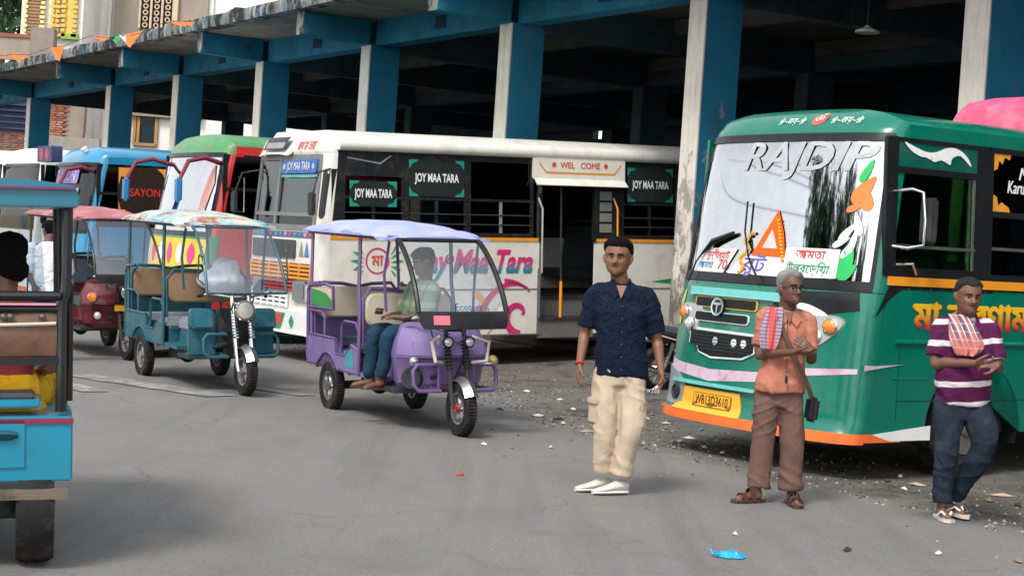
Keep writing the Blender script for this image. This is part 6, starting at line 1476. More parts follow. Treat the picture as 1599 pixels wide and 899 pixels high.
# --- old man in salmon shirt
def old_man():
    T, p = root_person('thin grey haired man in glasses, salmon shirt and brown trousers with a shoulder bag', 1205, 785)
    j = dict(head=(.022, -.02, 1.475), neck=(.02, .02, 1.325), pelvis=(.0, .02, .86), shl=(-.135, .02, 1.275), shr=(.165, .02, 1.265), ell=(-.16, -.03, 1.02), elr=(.195, -.02, 1.01), wrl=(.035, -.235, 1.05), wrr=(.17, -.235, 1.06), hipl=(-.075, .02, .84), hipr=(.085, .02, .84), knl=(-.09, 0, .45), knr=(.11, 0, .45), anl=(-.13, -.02, .09), anr=(.135, -.01, .09))
    HM = person(T, j, SKIN['dark'], HAIRG, yaw=.42, pitch=-.05, hs=1.03, hlean=.95, hairlen=.020, hairline=.80, bald=.8, hand_l=((1, -.1, .05), (0, -.2, -1), -1, .5), hand_r=((-.75, -.1, .55), (.3, -1, .1), -1, .35),
                feet=[((-.13, -.03, .08), (-.9, -.5, 0), 1), ((.135, -.02, .08), (.1, -1, 0), 1)], wristw=.021)
    # glasses
    mb = MB()
    for s in (-1, 1):
        c = HM @ V((s*.032, -.098, .112)); ax = (HM.to_3x3() @ V((0, 1, 0)))
        mb.lathe(c, ax, [(.0205, -.0015), (.024, -.0015), (.024, .0015), (.0205, .0015)], 16, loop=True); mb.tube([HM @ V((s*.055, -.096, .116)), HM @ V((s*.078, .01, .116))], .002, 5)
    mb.tube([HM @ V((-.01, -.10, .116)), HM @ V((0, -.104, .118)), HM @ V((.01, -.10, .116))], .002, 5); mb.build('spectacles', BLACK, T)
    SMN = shirt_mat('salmon_cotton', (.42, .155, .10), dirt=((.55, .30, .22), .5, 14))
    mb = MB()
    rings(mb, [(.0, .015, .765, .172, .128), (.0, .01, .84, .162, .125), (.01, .01, .95, .14, .10), (.015, .005, 1.08, .145, .10), (.018, .01, 1.18, .15, .098), (.02, .02, 1.25, .145, .085), (.02, .02, 1.30, .105, .068), (.02, .02, 1.335, .07, .055)])
    for s in 'lr':
        a, b = V(j['sh'+s]), V(j['el'+s]); limb(mb, [(a+V((.06 if s == 'l' else -.06, 0, 0)), .055), (a, .054), (a.lerp(b, .55), .055), (a.lerp(b, .8), .060)], end=False)
    sh = remesh(mb, 'shirt', SMN, T, .008, 4, wrinkle(8, .009, 7, 21))
    mb = MB()
    for c in (-1, 1): mb.loft([[V((c*a+.02, b, z)) for a, b, z in q] for q in ([(.05, .06, 1.33), (.045, .06, 1.37), (.055, .07, 1.33)], [(.064, .0, 1.325), (.052, .0, 1.36), (.072, .0, 1.315)], [(.045, -.055, 1.30), (.04, -.05, 1.335), (.085, -.07, 1.27)], [(.014, -.08, 1.255), (.016, -.075, 1.285), (.05, -.098, 1.215)])])
    mb.build('collar', SMN, sh, smooth=60)
    mb = MB(); mb.prism([(-.014, 1.315), (.018, 1.235), (.05, 1.315)], lambda a, b, t: V((a, -.066+t+(1.315-b)*-.42, b)), 0, .012); mb.build('open_neck', SKIN['dark'], T)
    TM = M('brown_trousers', (.145, .082, .066), .88, var=.08, scale=12, bump=.25, bscale=200)
    mb = MB(); rings(mb, [(.0, .02, .66, .150, .10), (.0, .02, .74, .150, .105), (.0, .02, .81, .125, .085)])
    limb(mb, [((-.072, .02, .76), .093), ((-.08, .0, .6), .086), ((-.088, -.01, .42), .076), ((-.095, .0, .24), .074), ((-.10, .0, .10), .078)], end=False); limb(mb, [((.075, .02, .76), .093), ((.092, .0, .6), .087), ((.105, -.01, .42), .077), ((.115, .0, .24), .076), ((.122, .0, .10), .081)], end=False)
    remesh(mb, 'trousers', TM, T, .009, 3, wrinkle(6, .012, 5, 31, [((.12, 0, .2), .15, 70, .006)]))
    SD = M('sandal_brown', (.07, .03, .022), .5)
    for (x, y, dx, dy) in ((-.13, -.03, -.9, -.5), (.135, -.02, .1, -1)):
        d = V((dx, dy, 0)).normalized(); a = V((x, y, 0)); sd = V((-d.y, d.x, 0))
        mb = MB(); mb.prism([(q, w_) for q, w_ in ((-.08, -.03), (0, -.036), (.1, -.046), (.17, -.038), (.195, 0), (.17, .038), (.1, .046), (0, .036), (-.08, .03), (-.095, 0))], lambda u, v_, t: a+d*u+sd*v_+V((0, 0, t)), .0, .018); s_ = mb.build('sandal', SD, T)
        mb = MB()
        for u, h in ((.10, .050), (.03, .085)): 
            r_ = []
            for k in range(9):
                t = pi*k/8; r_.append([a+d*(u+e)+sd*.048*cos(t)+V((0, 0, .01+h*sin(t)+w_)) for e, w_ in ((-.018, 0), (.018, 0), (.018, .006), (-.018, .006))])
            mb.loft(r_)
        mb.build('sandal_strap', SD, s_)
    # checked scarf on the shoulder
    def plaid(t, vec, c):
        s_ = t.nodes.new('ShaderNodeSeparateXYZ'); t.links.new(vec, s_.inputs[0])
        w1 = math_(t, 'SINE', math_(t, 'MULTIPLY', s_.outputs[2], 260)); w2 = math_(t, 'SINE', math_(t, 'MULTIPLY', s_.outputs[0], 300))
        c = mixc(t, c, (.16, .20, .36), ramp(t, w2, -.2, .3)); c = mixc(t, c, (.55, .52, .5), math_(t, 'MULTIPLY', ramp(t, w1, .6, .9), .7)); c = mixc(t, c, (.6, .08, .07), math_(t, 'MULTIPLY', ramp(t, math_(t, 'SINE', math_(t, 'MULTIPLY', s_.outputs[0], 47)), .3, .6), .9))
        return c
    PL = M('scarf_plaid', (.35, .15, .15), .9, bump=.3, bscale=150, custom=plaid)
    def drape(paths, mat, nm, lab):
        mb = MB(); vs = []; m = len(paths[0])
        for lay in (0, 1):
            for row in paths:
                for k, q in enumerate(row): vs.append(V(q)+V((0, -.006*lay-.004*sin(k*1.9), .004*lay)))
        N = len(paths)*m; fs = []
        for i in range(len(paths)-1):
            for k in range(m-1): q = (i*m+k, i*m+k+1, (i+1)*m+k+1, (i+1)*m+k); fs += [q, tuple(z+N for z in reversed(q))]
        rim = list(range(m))+[i*m+m-1 for i in range(1, len(paths))]+[(len(paths)-1)*m+k for k in range(m-2, -1, -1)]+[i*m for i in range(len(paths)-2, 0, -1)]
        for k in range(len(rim)): a, b_ = rim[k], rim[(k+1) % len(rim)]; fs.append((a, b_, b_+N, a+N))
        o = mb.add(vs, fs).build(nm, mat, None, smooth=70); m_ = o.modifiers.new('s', 'SUBSURF'); m_.levels = 2; m_.render_levels = 2; o.location = (p.x, p.y, .005); tag(o, lab, 'scarf'); return o
    def row(z, y, x0, x1, n=9, jit=.010): return [(x0+(x1-x0)*k/(n-1)+random.uniform(-.003, .003), y-.020*sin(k*2.1+z*9)-jit*random.random(), z+random.uniform(-.004, .004)) for k in range(n)]
    drape([row(1.05, .12, -.18, -.08), row(1.2, .115, -.16, -.06), row(1.315, .05, -.13, -.035), row(1.345, -.01, -.12, -.02), row(1.325, -.075, -.135, -.02), row(1.25, -.112, -.165, -.03), row(1.17, -.13, -.185, -.04), row(1.10, -.138, -.185, -.055), row(1.05, -.138, -.17, -.075)], PL, 'shoulder_scarf', 'red and blue checked cotton scarf folded on the shoulder of the grey haired man')
    # bag and strap
    BG = M('bag_black', (.014, .013, .013), .6, bump=.4)
    b0 = thing('shoulder_bag', 'small black bag hanging at the hip of the grey haired man', 'bag', (p.x, p.y, .005))
    mb = MB(); mb.box((.225, -.03, .66), (.06, .15, .17), rot=(0, .08, .15)); mb.build('pouch', BG, b0, bevel=.02)
    mb = MB(); pth = [(-.10, .05, 1.335), (-.095, -.03, 1.345), (-.06, -.10, 1.27), (.0, -.135, 1.14), (.07, -.145, 1.0), (.14, -.14, .88), (.19, -.11, .78), (.22, -.06, .72)]
    for sgn in (0,):
        r_ = []
        for k, q in enumerate(pth): q = V(q); d = (V(pth[min(k+1, 7)])-V(pth[max(k-1, 0)])).normalized(); s_ = d.cross(V((0, -1, 0))).normalized(); r_.append([q+s_*.016, q+s_*.016+V((0, -.005, 0)), q-s_*.016+V((0, -.005, 0)), q-s_*.016])
        mb.loft(r_)
    mb.build('strap', M('strap_brown', (.10, .065, .05), .8), b0)
    mb = MB(); mb.tube([(-.0, -.125, 1.25), (.01, -.14, 1.1), (.015, -.15, .9)], .002, 4); mb.ell((.015, -.155, .86), (.010, .008, .03)); o = mb.build('neck_cord', BLACK, T)
old_man()
# --- man in striped shirt
def striped_man():
    T, p = root_person('stocky man in maroon and white striped shirt and dark jeans walking by the emerald bus', 1490, 812)
    j = dict(head=(-.02, -.02, 1.505), neck=(-.01, .02, 1.355), pelvis=(.0, .03, .87), shl=(-.17, .02, 1.29), shr=(.145, .02, 1.29), ell=(-.21, -.02, 1.05), elr=(.21, -.03, 1.05), wrl=(-.01, -.235, 1.07), wrr=(.145, -.235, 1.065), hipl=(-.08, .02, .86), hipr=(.09, .02, .86), knl=(-.09, -.02, .46), knr=(.125, -.06, .50), anl=(-.085, .0, .1), anr=(.0, .17, .13))
    HM = person(T, j, SKIN['mid'], HAIRS, yaw=.12, pitch=.08, hs=1.05, hlean=1.04, hairlen=.012, hairline=.80, bald=.6, beard=1, hand_l=((1, -.05, .0), (0, -.6, -.8), -1, .8), hand_r=((-1, -.1, .1), (0, -.7, .7), -1, .8), feet=[((-.085, .0, .085), (.05, -1, 0), 1), ((.0, .17, .11), (.5, -.85, -.12), 1)])
    def stripes(t, vec, c):
        s_ = t.nodes.new('ShaderNodeSeparateXYZ'); t.links.new(vec, s_.inputs[0])
        z = math_(t, 'ADD', s_.outputs[2], math_(t, 'ADD', math_(t, 'MULTIPLY', nz(t, vec, 4, 2), .05), math_(t, 'MULTIPLY', s_.outputs[0], -.10)))
        wv = math_(t, 'FRACT', math_(t, 'MULTIPLY_ADD', z, 7.2, .30)); edge = math_(t, 'MULTIPLY', ramp(t, wv, .0, .02), math_(t, 'SUBTRACT', 1, ramp(t, wv, .26, .28)))
        return mixc(t, c, (.62, .57, .58), edge)
    SM = shirt_mat('maroon_stripe', (.085, .012, .055), custom=stripes)
    mb = MB()
    rings(mb, [(.0, .02, .775, .172, .125), (.0, .01, .86, .182, .14), (-.005, .0, .97, .182, .145), (-.01, .0, 1.1, .176, .138), (-.015, .005, 1.2, .185, .125), (-.018, .015, 1.27, .175, .10), (-.015, .02, 1.325, .13, .08), (-.012, .02, 1.365, .078, .062)])
    for s in 'lr':
        a, b = V(j['sh'+s]), V(j['el'+s]); limb(mb, [(a+V((.07 if s == 'l' else -.07, 0, 0)), .066), (a, .066), (a.lerp(b, .55), .064), (a.lerp(b, .82), .068)], end=False)
    sh = remesh(mb, 'shirt', SM, T, .009, 4, wrinkle(7, .010, 9, 41))
    mb = MB()
    for c in (-1, 1): mb.loft([[V((c*a-.012, b, z)) for a, b, z in q] for q in ([(.06, .06, 1.36), (.055, .06, 1.40), (.066, .07, 1.36)], [(.074, .0, 1.35), (.062, .0, 1.39), (.084, .0, 1.335)], [(.05, -.065, 1.325), (.044, -.06, 1.36), (.088, -.08, 1.30)], [(.014, -.098, 1.27), (.018, -.09, 1.30), (.052, -.118, 1.235)])])
    mb.build('collar', M('maroon_plain', (.10, .012, .06), .85), sh, smooth=60)
    mb = MB(); mb.prism([(-.05, 1.345), (-.012, 1.24), (.028, 1.345)], lambda a, b, t: V((a, -.082+t+(1.345-b)*-.42, b)), 0, .012); mb.build('open_neck', SKIN['mid'], T)
    DJ = M('dark_denim', (.016, .023, .036), .85, var=.12, scale=12, bump=.4, bscale=260, dirt=((.065, .075, .09), .6, 4))
    mb = MB(); rings(mb, [(.0, .03, .68, .160, .115), (.0, .03, .76, .160, .118), (.0, .02, .83, .13, .09)])
    limb(mb, [((-.085, .02, .78), .10), ((-.09, -.02, .62), .092), ((-.09, -.03, .46), .074), ((-.09, .0, .28), .068), ((-.085, .0, .11), .068)], end=False); limb(mb, [((.085, .02, .78), .102), ((.12, -.06, .64), .096), ((.135, -.07, .50), .080), ((.08, .05, .30), .072), ((.02, .15, .14), .068)], end=False)
    remesh(mb, 'jeans', DJ, T, .009, 3, wrinkle(8, .010, 7, 51, [((-.09, 0, .17), .12, 70, .005), ((.03, .1, .2), .12, 70, .005)]))
    FF = M('flipflop_pale', (.55, .50, .44), .6)
    for (x, y, z, d) in ((-.085, 0, 0, V((.05, -1, 0))), (.0, .17, .02, V((.5, -.85, -.06)))):
        d = d.normalized(); sd = V((-d.y, d.x, 0)).normalized(); a = V((x, y, z))
        mb = MB(); mb.prism([(q, w_) for q, w_ in ((-.085, -.033), (0, -.04), (.1, -.05), (.17, -.04), (.195, 0), (.17, .04), (.1, .05), (0, .04), (-.085, .033), (-.1, 0))], lambda u, v_, t: a+d*u+sd*v_+V((0, 0, t)), .0, .022); s_ = mb.build('flip_flop', FF, T)
        mb = MB()
        for sg in (-1, 1): mb.tube([a+d*.14+V((0, 0, .03)), a+d*.09+sd*sg*.034+V((0, 0, .062)), a+d*.03+sd*sg*.044+V((0, 0, .022))], .008, 6)
        mb.build('thong', PUREW, s_)
    def plaid(t, vec, c):
        s_ = t.nodes.new('ShaderNodeSeparateXYZ'); t.links.new(vec, s_.inputs[0])
        u = math_(t, 'ADD', s_.outputs[0], math_(t, 'MULTIPLY', s_.outputs[2], .35)); w2 = math_(t, 'SINE', math_(t, 'MULTIPLY', u, 170)); w3 = math_(t, 'SINE', math_(t, 'MULTIPLY', u, 85))
        up = ramp(t, s_.outputs[2], 1.17, 1.27)
        c = mixc(t, c, (.09, .09, .13), math_(t, 'MULTIPLY', up, ramp(t, w3, -.1, .3))); c = mixc(t, c, (.68, .6, .6), math_(t, 'MULTIPLY', ramp(t, w2, .65, .85), math_(t, 'MULTIPLY_ADD', up, .8, .15)))
        return mixc(t, c, (.65, .5, .5), math_(t, 'MULTIPLY', ramp(t, math_(t, 'SINE', math_(t, 'MULTIPLY', s_.outputs[2], 120)), .8, .95), .4))
    PL = M('towel_plaid', (.50, .15, .13), .9, bump=.3, bscale=150, custom=plaid)
    rows = [(1.12, .15, -.17, -.06), (1.26, .12, -.16, -.05), (1.36, .05, -.15, -.03), (1.385, -.02, -.15, -.02), (1.34, -.095, -.165, .0), (1.27, -.145, -.175, .035), (1.20, -.168, -.165, .07), (1.15, -.175, -.14, .075), (1.11, -.175, -.12, .02)]
    vs = []; m = 11
    for lay in (0, 1):
        for z, y, x0, x1 in rows:
            for k in range(m): vs.append(V((x0+(x1-x0)*k/(m-1), y-.020*sin(k*1.8+z*11)-.007*lay, z+.004*lay+.012*noise.noise(V((k*.7, z*9, 1))))))
    N = len(rows)*m; fs = []
    for i in range(len(rows)-1):
        for k in range(m-1): q = (i*m+k, i*m+k+1, (i+1)*m+k+1, (i+1)*m+k); fs += [q, tuple(z+N for z in reversed(q))]
    rim = list(range(m))+[i*m+m-1 for i in range(1, len(rows))]+[(len(rows)-1)*m+k for k in range(m-2, -1, -1)]+[i*m for i in range(len(rows)-2, 0, -1)]
    for k in range(len(rim)): a, b_ = rim[k], rim[(k+1) % len(rim)]; fs.append((a, b_, b_+N, a+N))
    o = MB().add(vs, fs).build('shoulder_towel', PL, None, smooth=70); s_ = o.modifiers.new('s', 'SUBSURF'); s_.levels = 2; s_.render_levels = 2; o.location = (p.x, p.y, .005)
    tag(o, 'salmon towel with dark checks over the shoulder of the man in stripes', 'towel')
striped_man()
# --- driver of the purple rickshaw (local frame of the vehicle: faces its near side)
def driver():
    rz = -1.115; base = V((-1.256, 16.355, 0)); Mx = Matrix.Rotation(rz, 3, 'Z')
    T = thing('person', 'driver in a green checked shirt and jeans sitting sideways in the purple rickshaw', 'person', tuple(base+Mx @ V((1.22, -.10, .60))), rz+.15)
    j = dict(head=(.10, -.06, .86), neck=(.07, -.01, .70), pelvis=(0, .0, .16), shl=(-.13, -.0, .62), shr=(.20, .0, .62), ell=(-.16, -.10, .37), elr=(.22, -.1, .36), wrl=(-.02, -.32, .36), wrr=(.10, -.32, .36), hipl=(-.1, -.05, .17), hipr=(.1, -.05, .17), knl=(-.10, -.38, .22), knr=(.12, -.36, .22), anl=(-.12, -.42, -.18), anr=(.06, -.40, -.18))
    person(T, j, SKIN['dark'], HAIRB, vox=.01, yaw=-.2, pitch=.3, hand_l=((.8, -.4, .1), (0, -.2, 1), 1, .6), hand_r=((-.8, -.4, .1), (0, -.2, 1), 1, .6), feet=[((-.12, -.42, -.20), (-.3, -1, -.1), 1), ((.06, -.42, -.20), (0, -1, -.1), 1)], hairlen=.022)
    def chk(t, vec, c):
        s_ = t.nodes.new('ShaderNodeSeparateXYZ'); t.links.new(vec, s_.inputs[0]); a = ramp(t, math_(t, 'SINE', math_(t, 'MULTIPLY', s_.outputs[2], 42)), .4, .7); b = ramp(t, math_(t, 'SINE', math_(t, 'MULTIPLY', s_.outputs[0], 42)), .4, .7)
        return mixc(t, mixc(t, c, (.30, .35, .24), math_(t, 'MULTIPLY', a, .6)), (.08, .12, .08), math_(t, 'MULTIPLY', b, .5))
    mb = MB(); rings(mb, [(0, 0, .10, .17, .13), (0, 0, .25, .17, .135), (.02, -.01, .42, .18, .13), (.03, 0, .55, .185, .12), (.05, 0, .64, .15, .09), (.065, 0, .70, .08, .065)])
    for s in 'lr': a, b = V(j['sh'+s]), V(j['el'+s]); limb(mb, [(a, .07), (a.lerp(b, .8), .07)])
    remesh(mb, 'shirt', shirt_mat('green_check', (.16, .21, .13), custom=chk), T, .012, 3, wrinkle(8, .010, 9, 61))
    mb = MB(); rings(mb, [(0, .02, .06, .16, .14), (0, 0, .2, .16, .13)])
    for s in 'lr': limb(mb, [(j['hip'+s], .09), (j['kn'+s], .07), (V(j['kn'+s]).lerp(V(j['an'+s]), .5), .062), (V(j['an'+s])+V((0, 0, .03)), .058)])
    remesh(mb, 'jeans', M('blue_denim', (.015, .045, .075), .85, var=.2, bump=.3), T, .012, 2, wrinkle(9, .008, 9, 71))
    for s, x in (('l', -.12), ('r', .06)):
        mb = MB(); mb.prism([(q, w_) for q, w_ in ((-.08, -.03), (.1, -.045), (.18, 0), (.1, .045), (-.08, .03))], lambda u, v_, t: V((x+v_-.0*u, -.42-u, -.285+t)), 0, .02); mb.build('sandal', M('sandal_brown', (.07, .03, .022), .5), T)
    o = MB().box((0, 0, 0), (.07, .14, .012), rot=(.3, 0, 0)).build('phone', BLACK, None, bevel=.004); o.location = tuple(base+Mx @ V((1.24, -.50, 1.0))); tag(o, 'dark phone with red edge held by the rickshaw driver', 'phone')
    MB().box((0, .0, .009), (.055, .03, .006)).build('case_edge', M('case_red', (.7, .03, .03), .5), o)
driver()
# --- woman in the near rickshaw, back view
def woman():
    rz = R(106); c = V(NR.location); Mx = Matrix.Rotation(rz, 3, 'Z')
    T = thing('person', 'woman with black hair bun seen from behind on the cyan rickshaw seat', 'person', tuple(c+Mx @ V((.42, -.13, .665))), rz+pi/2-.25)
    T.scale = (.94, .94, .94)
    j = dict(head=(0, -.02, .80), neck=(0, .02, .62), pelvis=(0, 0, .10), shl=(-.19, .02, .53), shr=(.19, .02, .53), ell=(-.24, -.02, .28), elr=(.24, -.02, .28), wrl=(-.12, -.28, .2), wrr=(.12, -.28, .2), hipl=(-.1, 0, .12), hipr=(.1, 0, .12), knl=(-.12, -.42, .10), knr=(.12, -.42, .10), anl=(-.12, -.45, -.3), anr=(.12, -.45, -.3))
    HM = person(T, j, SKIN['brown'], HAIRB, vox=.009, yaw=.35, pitch=.05, hairlen=.028, hand_l=((.5, -1, 0), (0, 0, 1), 1, .5), hand_r=((-.5, -1, 0), (0, 0, 1), 1, .5))
    mb = MB()
    for k in range(14): a = k*.9; mb.ell(HM @ V((-.035+.028*cos(a), .125+.012*sin(a*1.7), .055+.028*sin(a))), (.034, .03, .034), n=8, m=6)
    mb.ell(HM @ V((0, .07, .11)), (.083, .07, .105)); remesh(mb, 'hair_bun', HAIRB, T, .008, 1, lambda p: .004*noise.noise(p*50))
    mb = MB(); rings(mb, [(0, 0, .05, .17, .13), (0, 0, .25, .16, .12), (0, .0, .40, .17, .12), (0, .01, .48, .18, .105), (0, .01, .52, .15, .09)])
    for s in 'lr': a, b = V(j['sh'+s]), V(j['el'+s]); limb(mb, [(a, .062), (a.lerp(b, .7), .064)])
    remesh(mb, 'blouse', shirt_mat('blouse_maroon', (.30, .05, .06)), T, .011, 3, wrinkle(8, .006, 9, 81))
    SR_ = M('sari_yellow', (.78, .44, .02), .75, var=.12, bump=.3, dirt=((.45, .14, .03), .7, 9))
    mb = MB(); rings(mb, [(0, .0, -.02, .24, .17), (0, .02, .04, .245, .185), (0, .02, .14, .21, .16), (0, 0, .22, .17, .135)])
    for s in 'lr': limb(mb, [(j['hip'+s], .11), (j['kn'+s], .10), (V(j['an'+s])+V((0, 0, .05)), .10)])
    remesh(mb, 'sari', SR_, T, .012, 2, wrinkle(7, .012, 5, 91))
    mb = MB(); mb.lathe(V((0, .015, .605)), V((0, .2, 1)), [(.066, -.002), (.069, 0), (.066, .002)], 24, loop=True); mb.build('necklace', M('gold', (.7, .45, .12), .3, 1), T)
woman()
def white_man():
    p0 = pt(72, 345, 19.5); g0 = V((p0.x, 19.5, 0)); H_ = p0.z
    T = thing('person', 'man in a white shirt standing with his back turned beside the maroon rickshaw', 'person', (g0.x+.04, 19.5, 0), pi+.2)
    k = H_/1.70
    j = dict(head=(.0, -.03, 1.585), neck=(0, .02, 1.42), pelvis=(0, .02, .9), shl=(-.19, .02, 1.36), shr=(.19, .02, 1.36), ell=(-.26, -.05, 1.08), elr=(.22, .12, 1.08), wrl=(-.20, -.28, 1.12), wrr=(.13, .18, .92), hipl=(-.09, .02, .88), hipr=(.09, .02, .88))
    person(T, j, SKIN['dark'], HAIRB, vox=.01, yaw=.5, pitch=.25, hand_l=((.3, -1, .2), (0, 0, 1), 1, .6), hand_r=((-.3, .3, -1), (0, 1, 0), -1, .5), hairlen=.02)
    mb = MB(); rings(mb, [(0, .02, .84, .20, .13), (0, .01, 1.0, .195, .135), (0, .0, 1.2, .205, .13), (0, .01, 1.33, .195, .11), (0, .02, 1.40, .13, .08), (0, .02, 1.44, .08, .065)])
    for s in 'lr': a, b = V(j['sh'+s]), V(j['el'+s]); limb(mb, [(a, .075), (a.lerp(b, .9), .075)])
    remesh(mb, 'shirt', shirt_mat('shirt_white', (.74, .73, .74)), T, .012, 3, wrinkle(7, .010, 9, 101))
    mb = MB(); rings(mb, [(0, .02, .76, .16, .12), (0, .02, .92, .165, .12)])
    for c in (-1, 1): limb(mb, [((c*.09, .02, .82), .10), ((c*.10, .0, .45), .085), ((c*.10, .02, .10), .075)])
    remesh(mb, 'trousers', M('black_trousers', (.02, .02, .022), .85), T, .012, 2, wrinkle(7, .01, 9, 111))
    for c in (-1, 1):
        mb = MB(); mb.ell((c*.10, -.05, .035), (.045, .13, .04)); mb.build('shoe', BLACK, T)
    T.scale = (k, k, k)
white_man()
# ------------------------------------------------------------------ motorbike, litter, trees and wires across the road
def motorbike():
    p = pt(1023, 616, z=0); T = thing('motorbike', 'dark motorbike parked between the cream bus and the emerald minibus', 'motorbike', (p.x, p.y, 0), rot=(.12, 0, R(28)))
    for x in (0, 1.27): wheel(T, (x, 0, .30), .30, .10, STEEL, 1, spokes=10)
    BK = M('bike_black', (.015, .016, .018), .25, coat=.6)
    mb = MB(); mb.tube([(-.28, 0, .84), (-.05, 0, .80), (.2, 0, .76), (.55, 0, .74)], [.05, .10, .125, .10], 12, sq=.6); mb.build('seat', SEATM, T)
    mb = MB(); mb.tube([(.5, 0, .78), (.65, 0, .86), (.85, 0, .86), (1.0, 0, .78)], [.08, .13, .13, .07], 12); mb.build('tank', BK, T)
    mb = MB(); mb.tube([(-.30, 0, .78), (-.1, 0, .70), (.35, 0, .62)], [.03, .085, .08], 10); tl = mb.build('tail_fairing', BK, T)
    for s in (-1, 1): mb = MB(); mb.tube([(-.26, s*.06, .775), (.15, s*.10, .69)], .012, 6); mb.build('side_stripe', M('bike_stripe', (.7, .45, .45), .4), tl)
    mb = MB(); mb.box((-.32, 0, .75), (.05, .14, .06)); mb.build('tail_lamp', REDL, tl, bevel=.01)
    mb = MB(); mb.box((-.36, 0, .60), (.012, .2, .12), rot=(0, .3, 0)); mb.build('number_plate', PUREW, T)
    mb = MB(); mb.ell((.62, 0, .42), (.20, .14, .17)); mb.lathe((.70, 0, .52), (.3, 0, 1), [(.07, -.08), (.09, 0), (.07, .08)], 14); mb.build('engine', DARK, T)
    mb = MB(); mb.tube([(1.27, .09, .30), (1.02, .08, .95)], .022, 8); mb.tube([(1.27, -.09, .30), (1.02, -.08, .95)], .022, 8); mb.tube([(1.02, -.09, .92), (1.02, .09, .92)], .02, 6); mb.build('fork', CHROME, T)
    mb = MB(); mb.tube([(.86, -.34, 1.0), (1.0, -.2, 1.02), (1.02, 0, .98), (1.0, .2, 1.02), (.86, .34, 1.0)], .012, 8); mb.build('handlebar', BLACK, T)
    mb = MB(); mb.ell((1.12, 0, .88), (.09, .08, .09)); mb.build('headlamp', LENS, T)
    for s in (-1, 1):
        mb = MB(); mb.tube([(.9, s*.3, 1.0), (.88, s*.34, 1.16)], .006, 5); mb.ell((.88, s*.36, 1.2), (.015, .06, .04)); mb.build('mirror', BLACK, T)
        mb = MB(); mb.tube([(0, s*.1, .30), (.08, s*.12, .66)], .022, 8)
        for k in range(8): mb.lathe((.02+.007*k, s*.105, .36+.032*k), (.2, 0, 1), [(.028, -.006), (.036, 0), (.028, .006)], 10, loop=True)
        mb.build('shock_absorber', CHROME, T)
        mb = MB(); mb.ell((-.12, s*.12, .66), (.05, .03, .035)); mb.build('indicator', M('indicator_clear', (.5, .65, .8), .2, coat=1), T)
    mb = MB(); mb.tube([(.6, -.14, .28), (.2, -.15, .27), (-.1, -.16, .33), (-.32, -.16, .38)], [.02, .025, .045, .05], 10); mb.build('exhaust', CHROME, T)
    mb = MB(); mb.tube([(0, .06, .30), (.5, .06, .38)], .022, 6); mb.tube([(0, -.06, .30), (.5, -.06, .38)], .022, 6); mb.tube([(.5, 0, .38), (.45, 0, .7), (1.0, 0, .85)], .025, 6); mb.build('frame', DARK, T)
motorbike()
def scrap(px, py, sx, sy, mt, seed, name, label, cat, group=None, h=.02):
    p = pt(px, py, z=0); p.z = gz(p.x, p.y); rnd = random.Random(seed); n = 9; vs = []
    for i in range(n): a = 2*pi*i/n; r = rnd.uniform(.6, 1); vs.append(V((sx*r*cos(a), sy*r*sin(a), .008+h*abs(noise.noise(V((i*1.3, seed, 0)))))))
    vs.append(V((0, 0, .01+h))); vs += [v-V((0, 0, .004)) for v in vs[:n]]
    fs = [(i, (i+1) % n, n) for i in range(n)]+[(n+1+(i+1) % n, n+1+i, (i+1) % n, i)[::-1] for i in range(n)]+[tuple(range(2*n, n, -1))]
    o = MB().add(vs, fs).build(name, mt, None, smooth=0); o.location = tuple(p); o.rotation_euler = (0, 0, rnd.uniform(0, 3)); tag(o, label, cat, group); return o
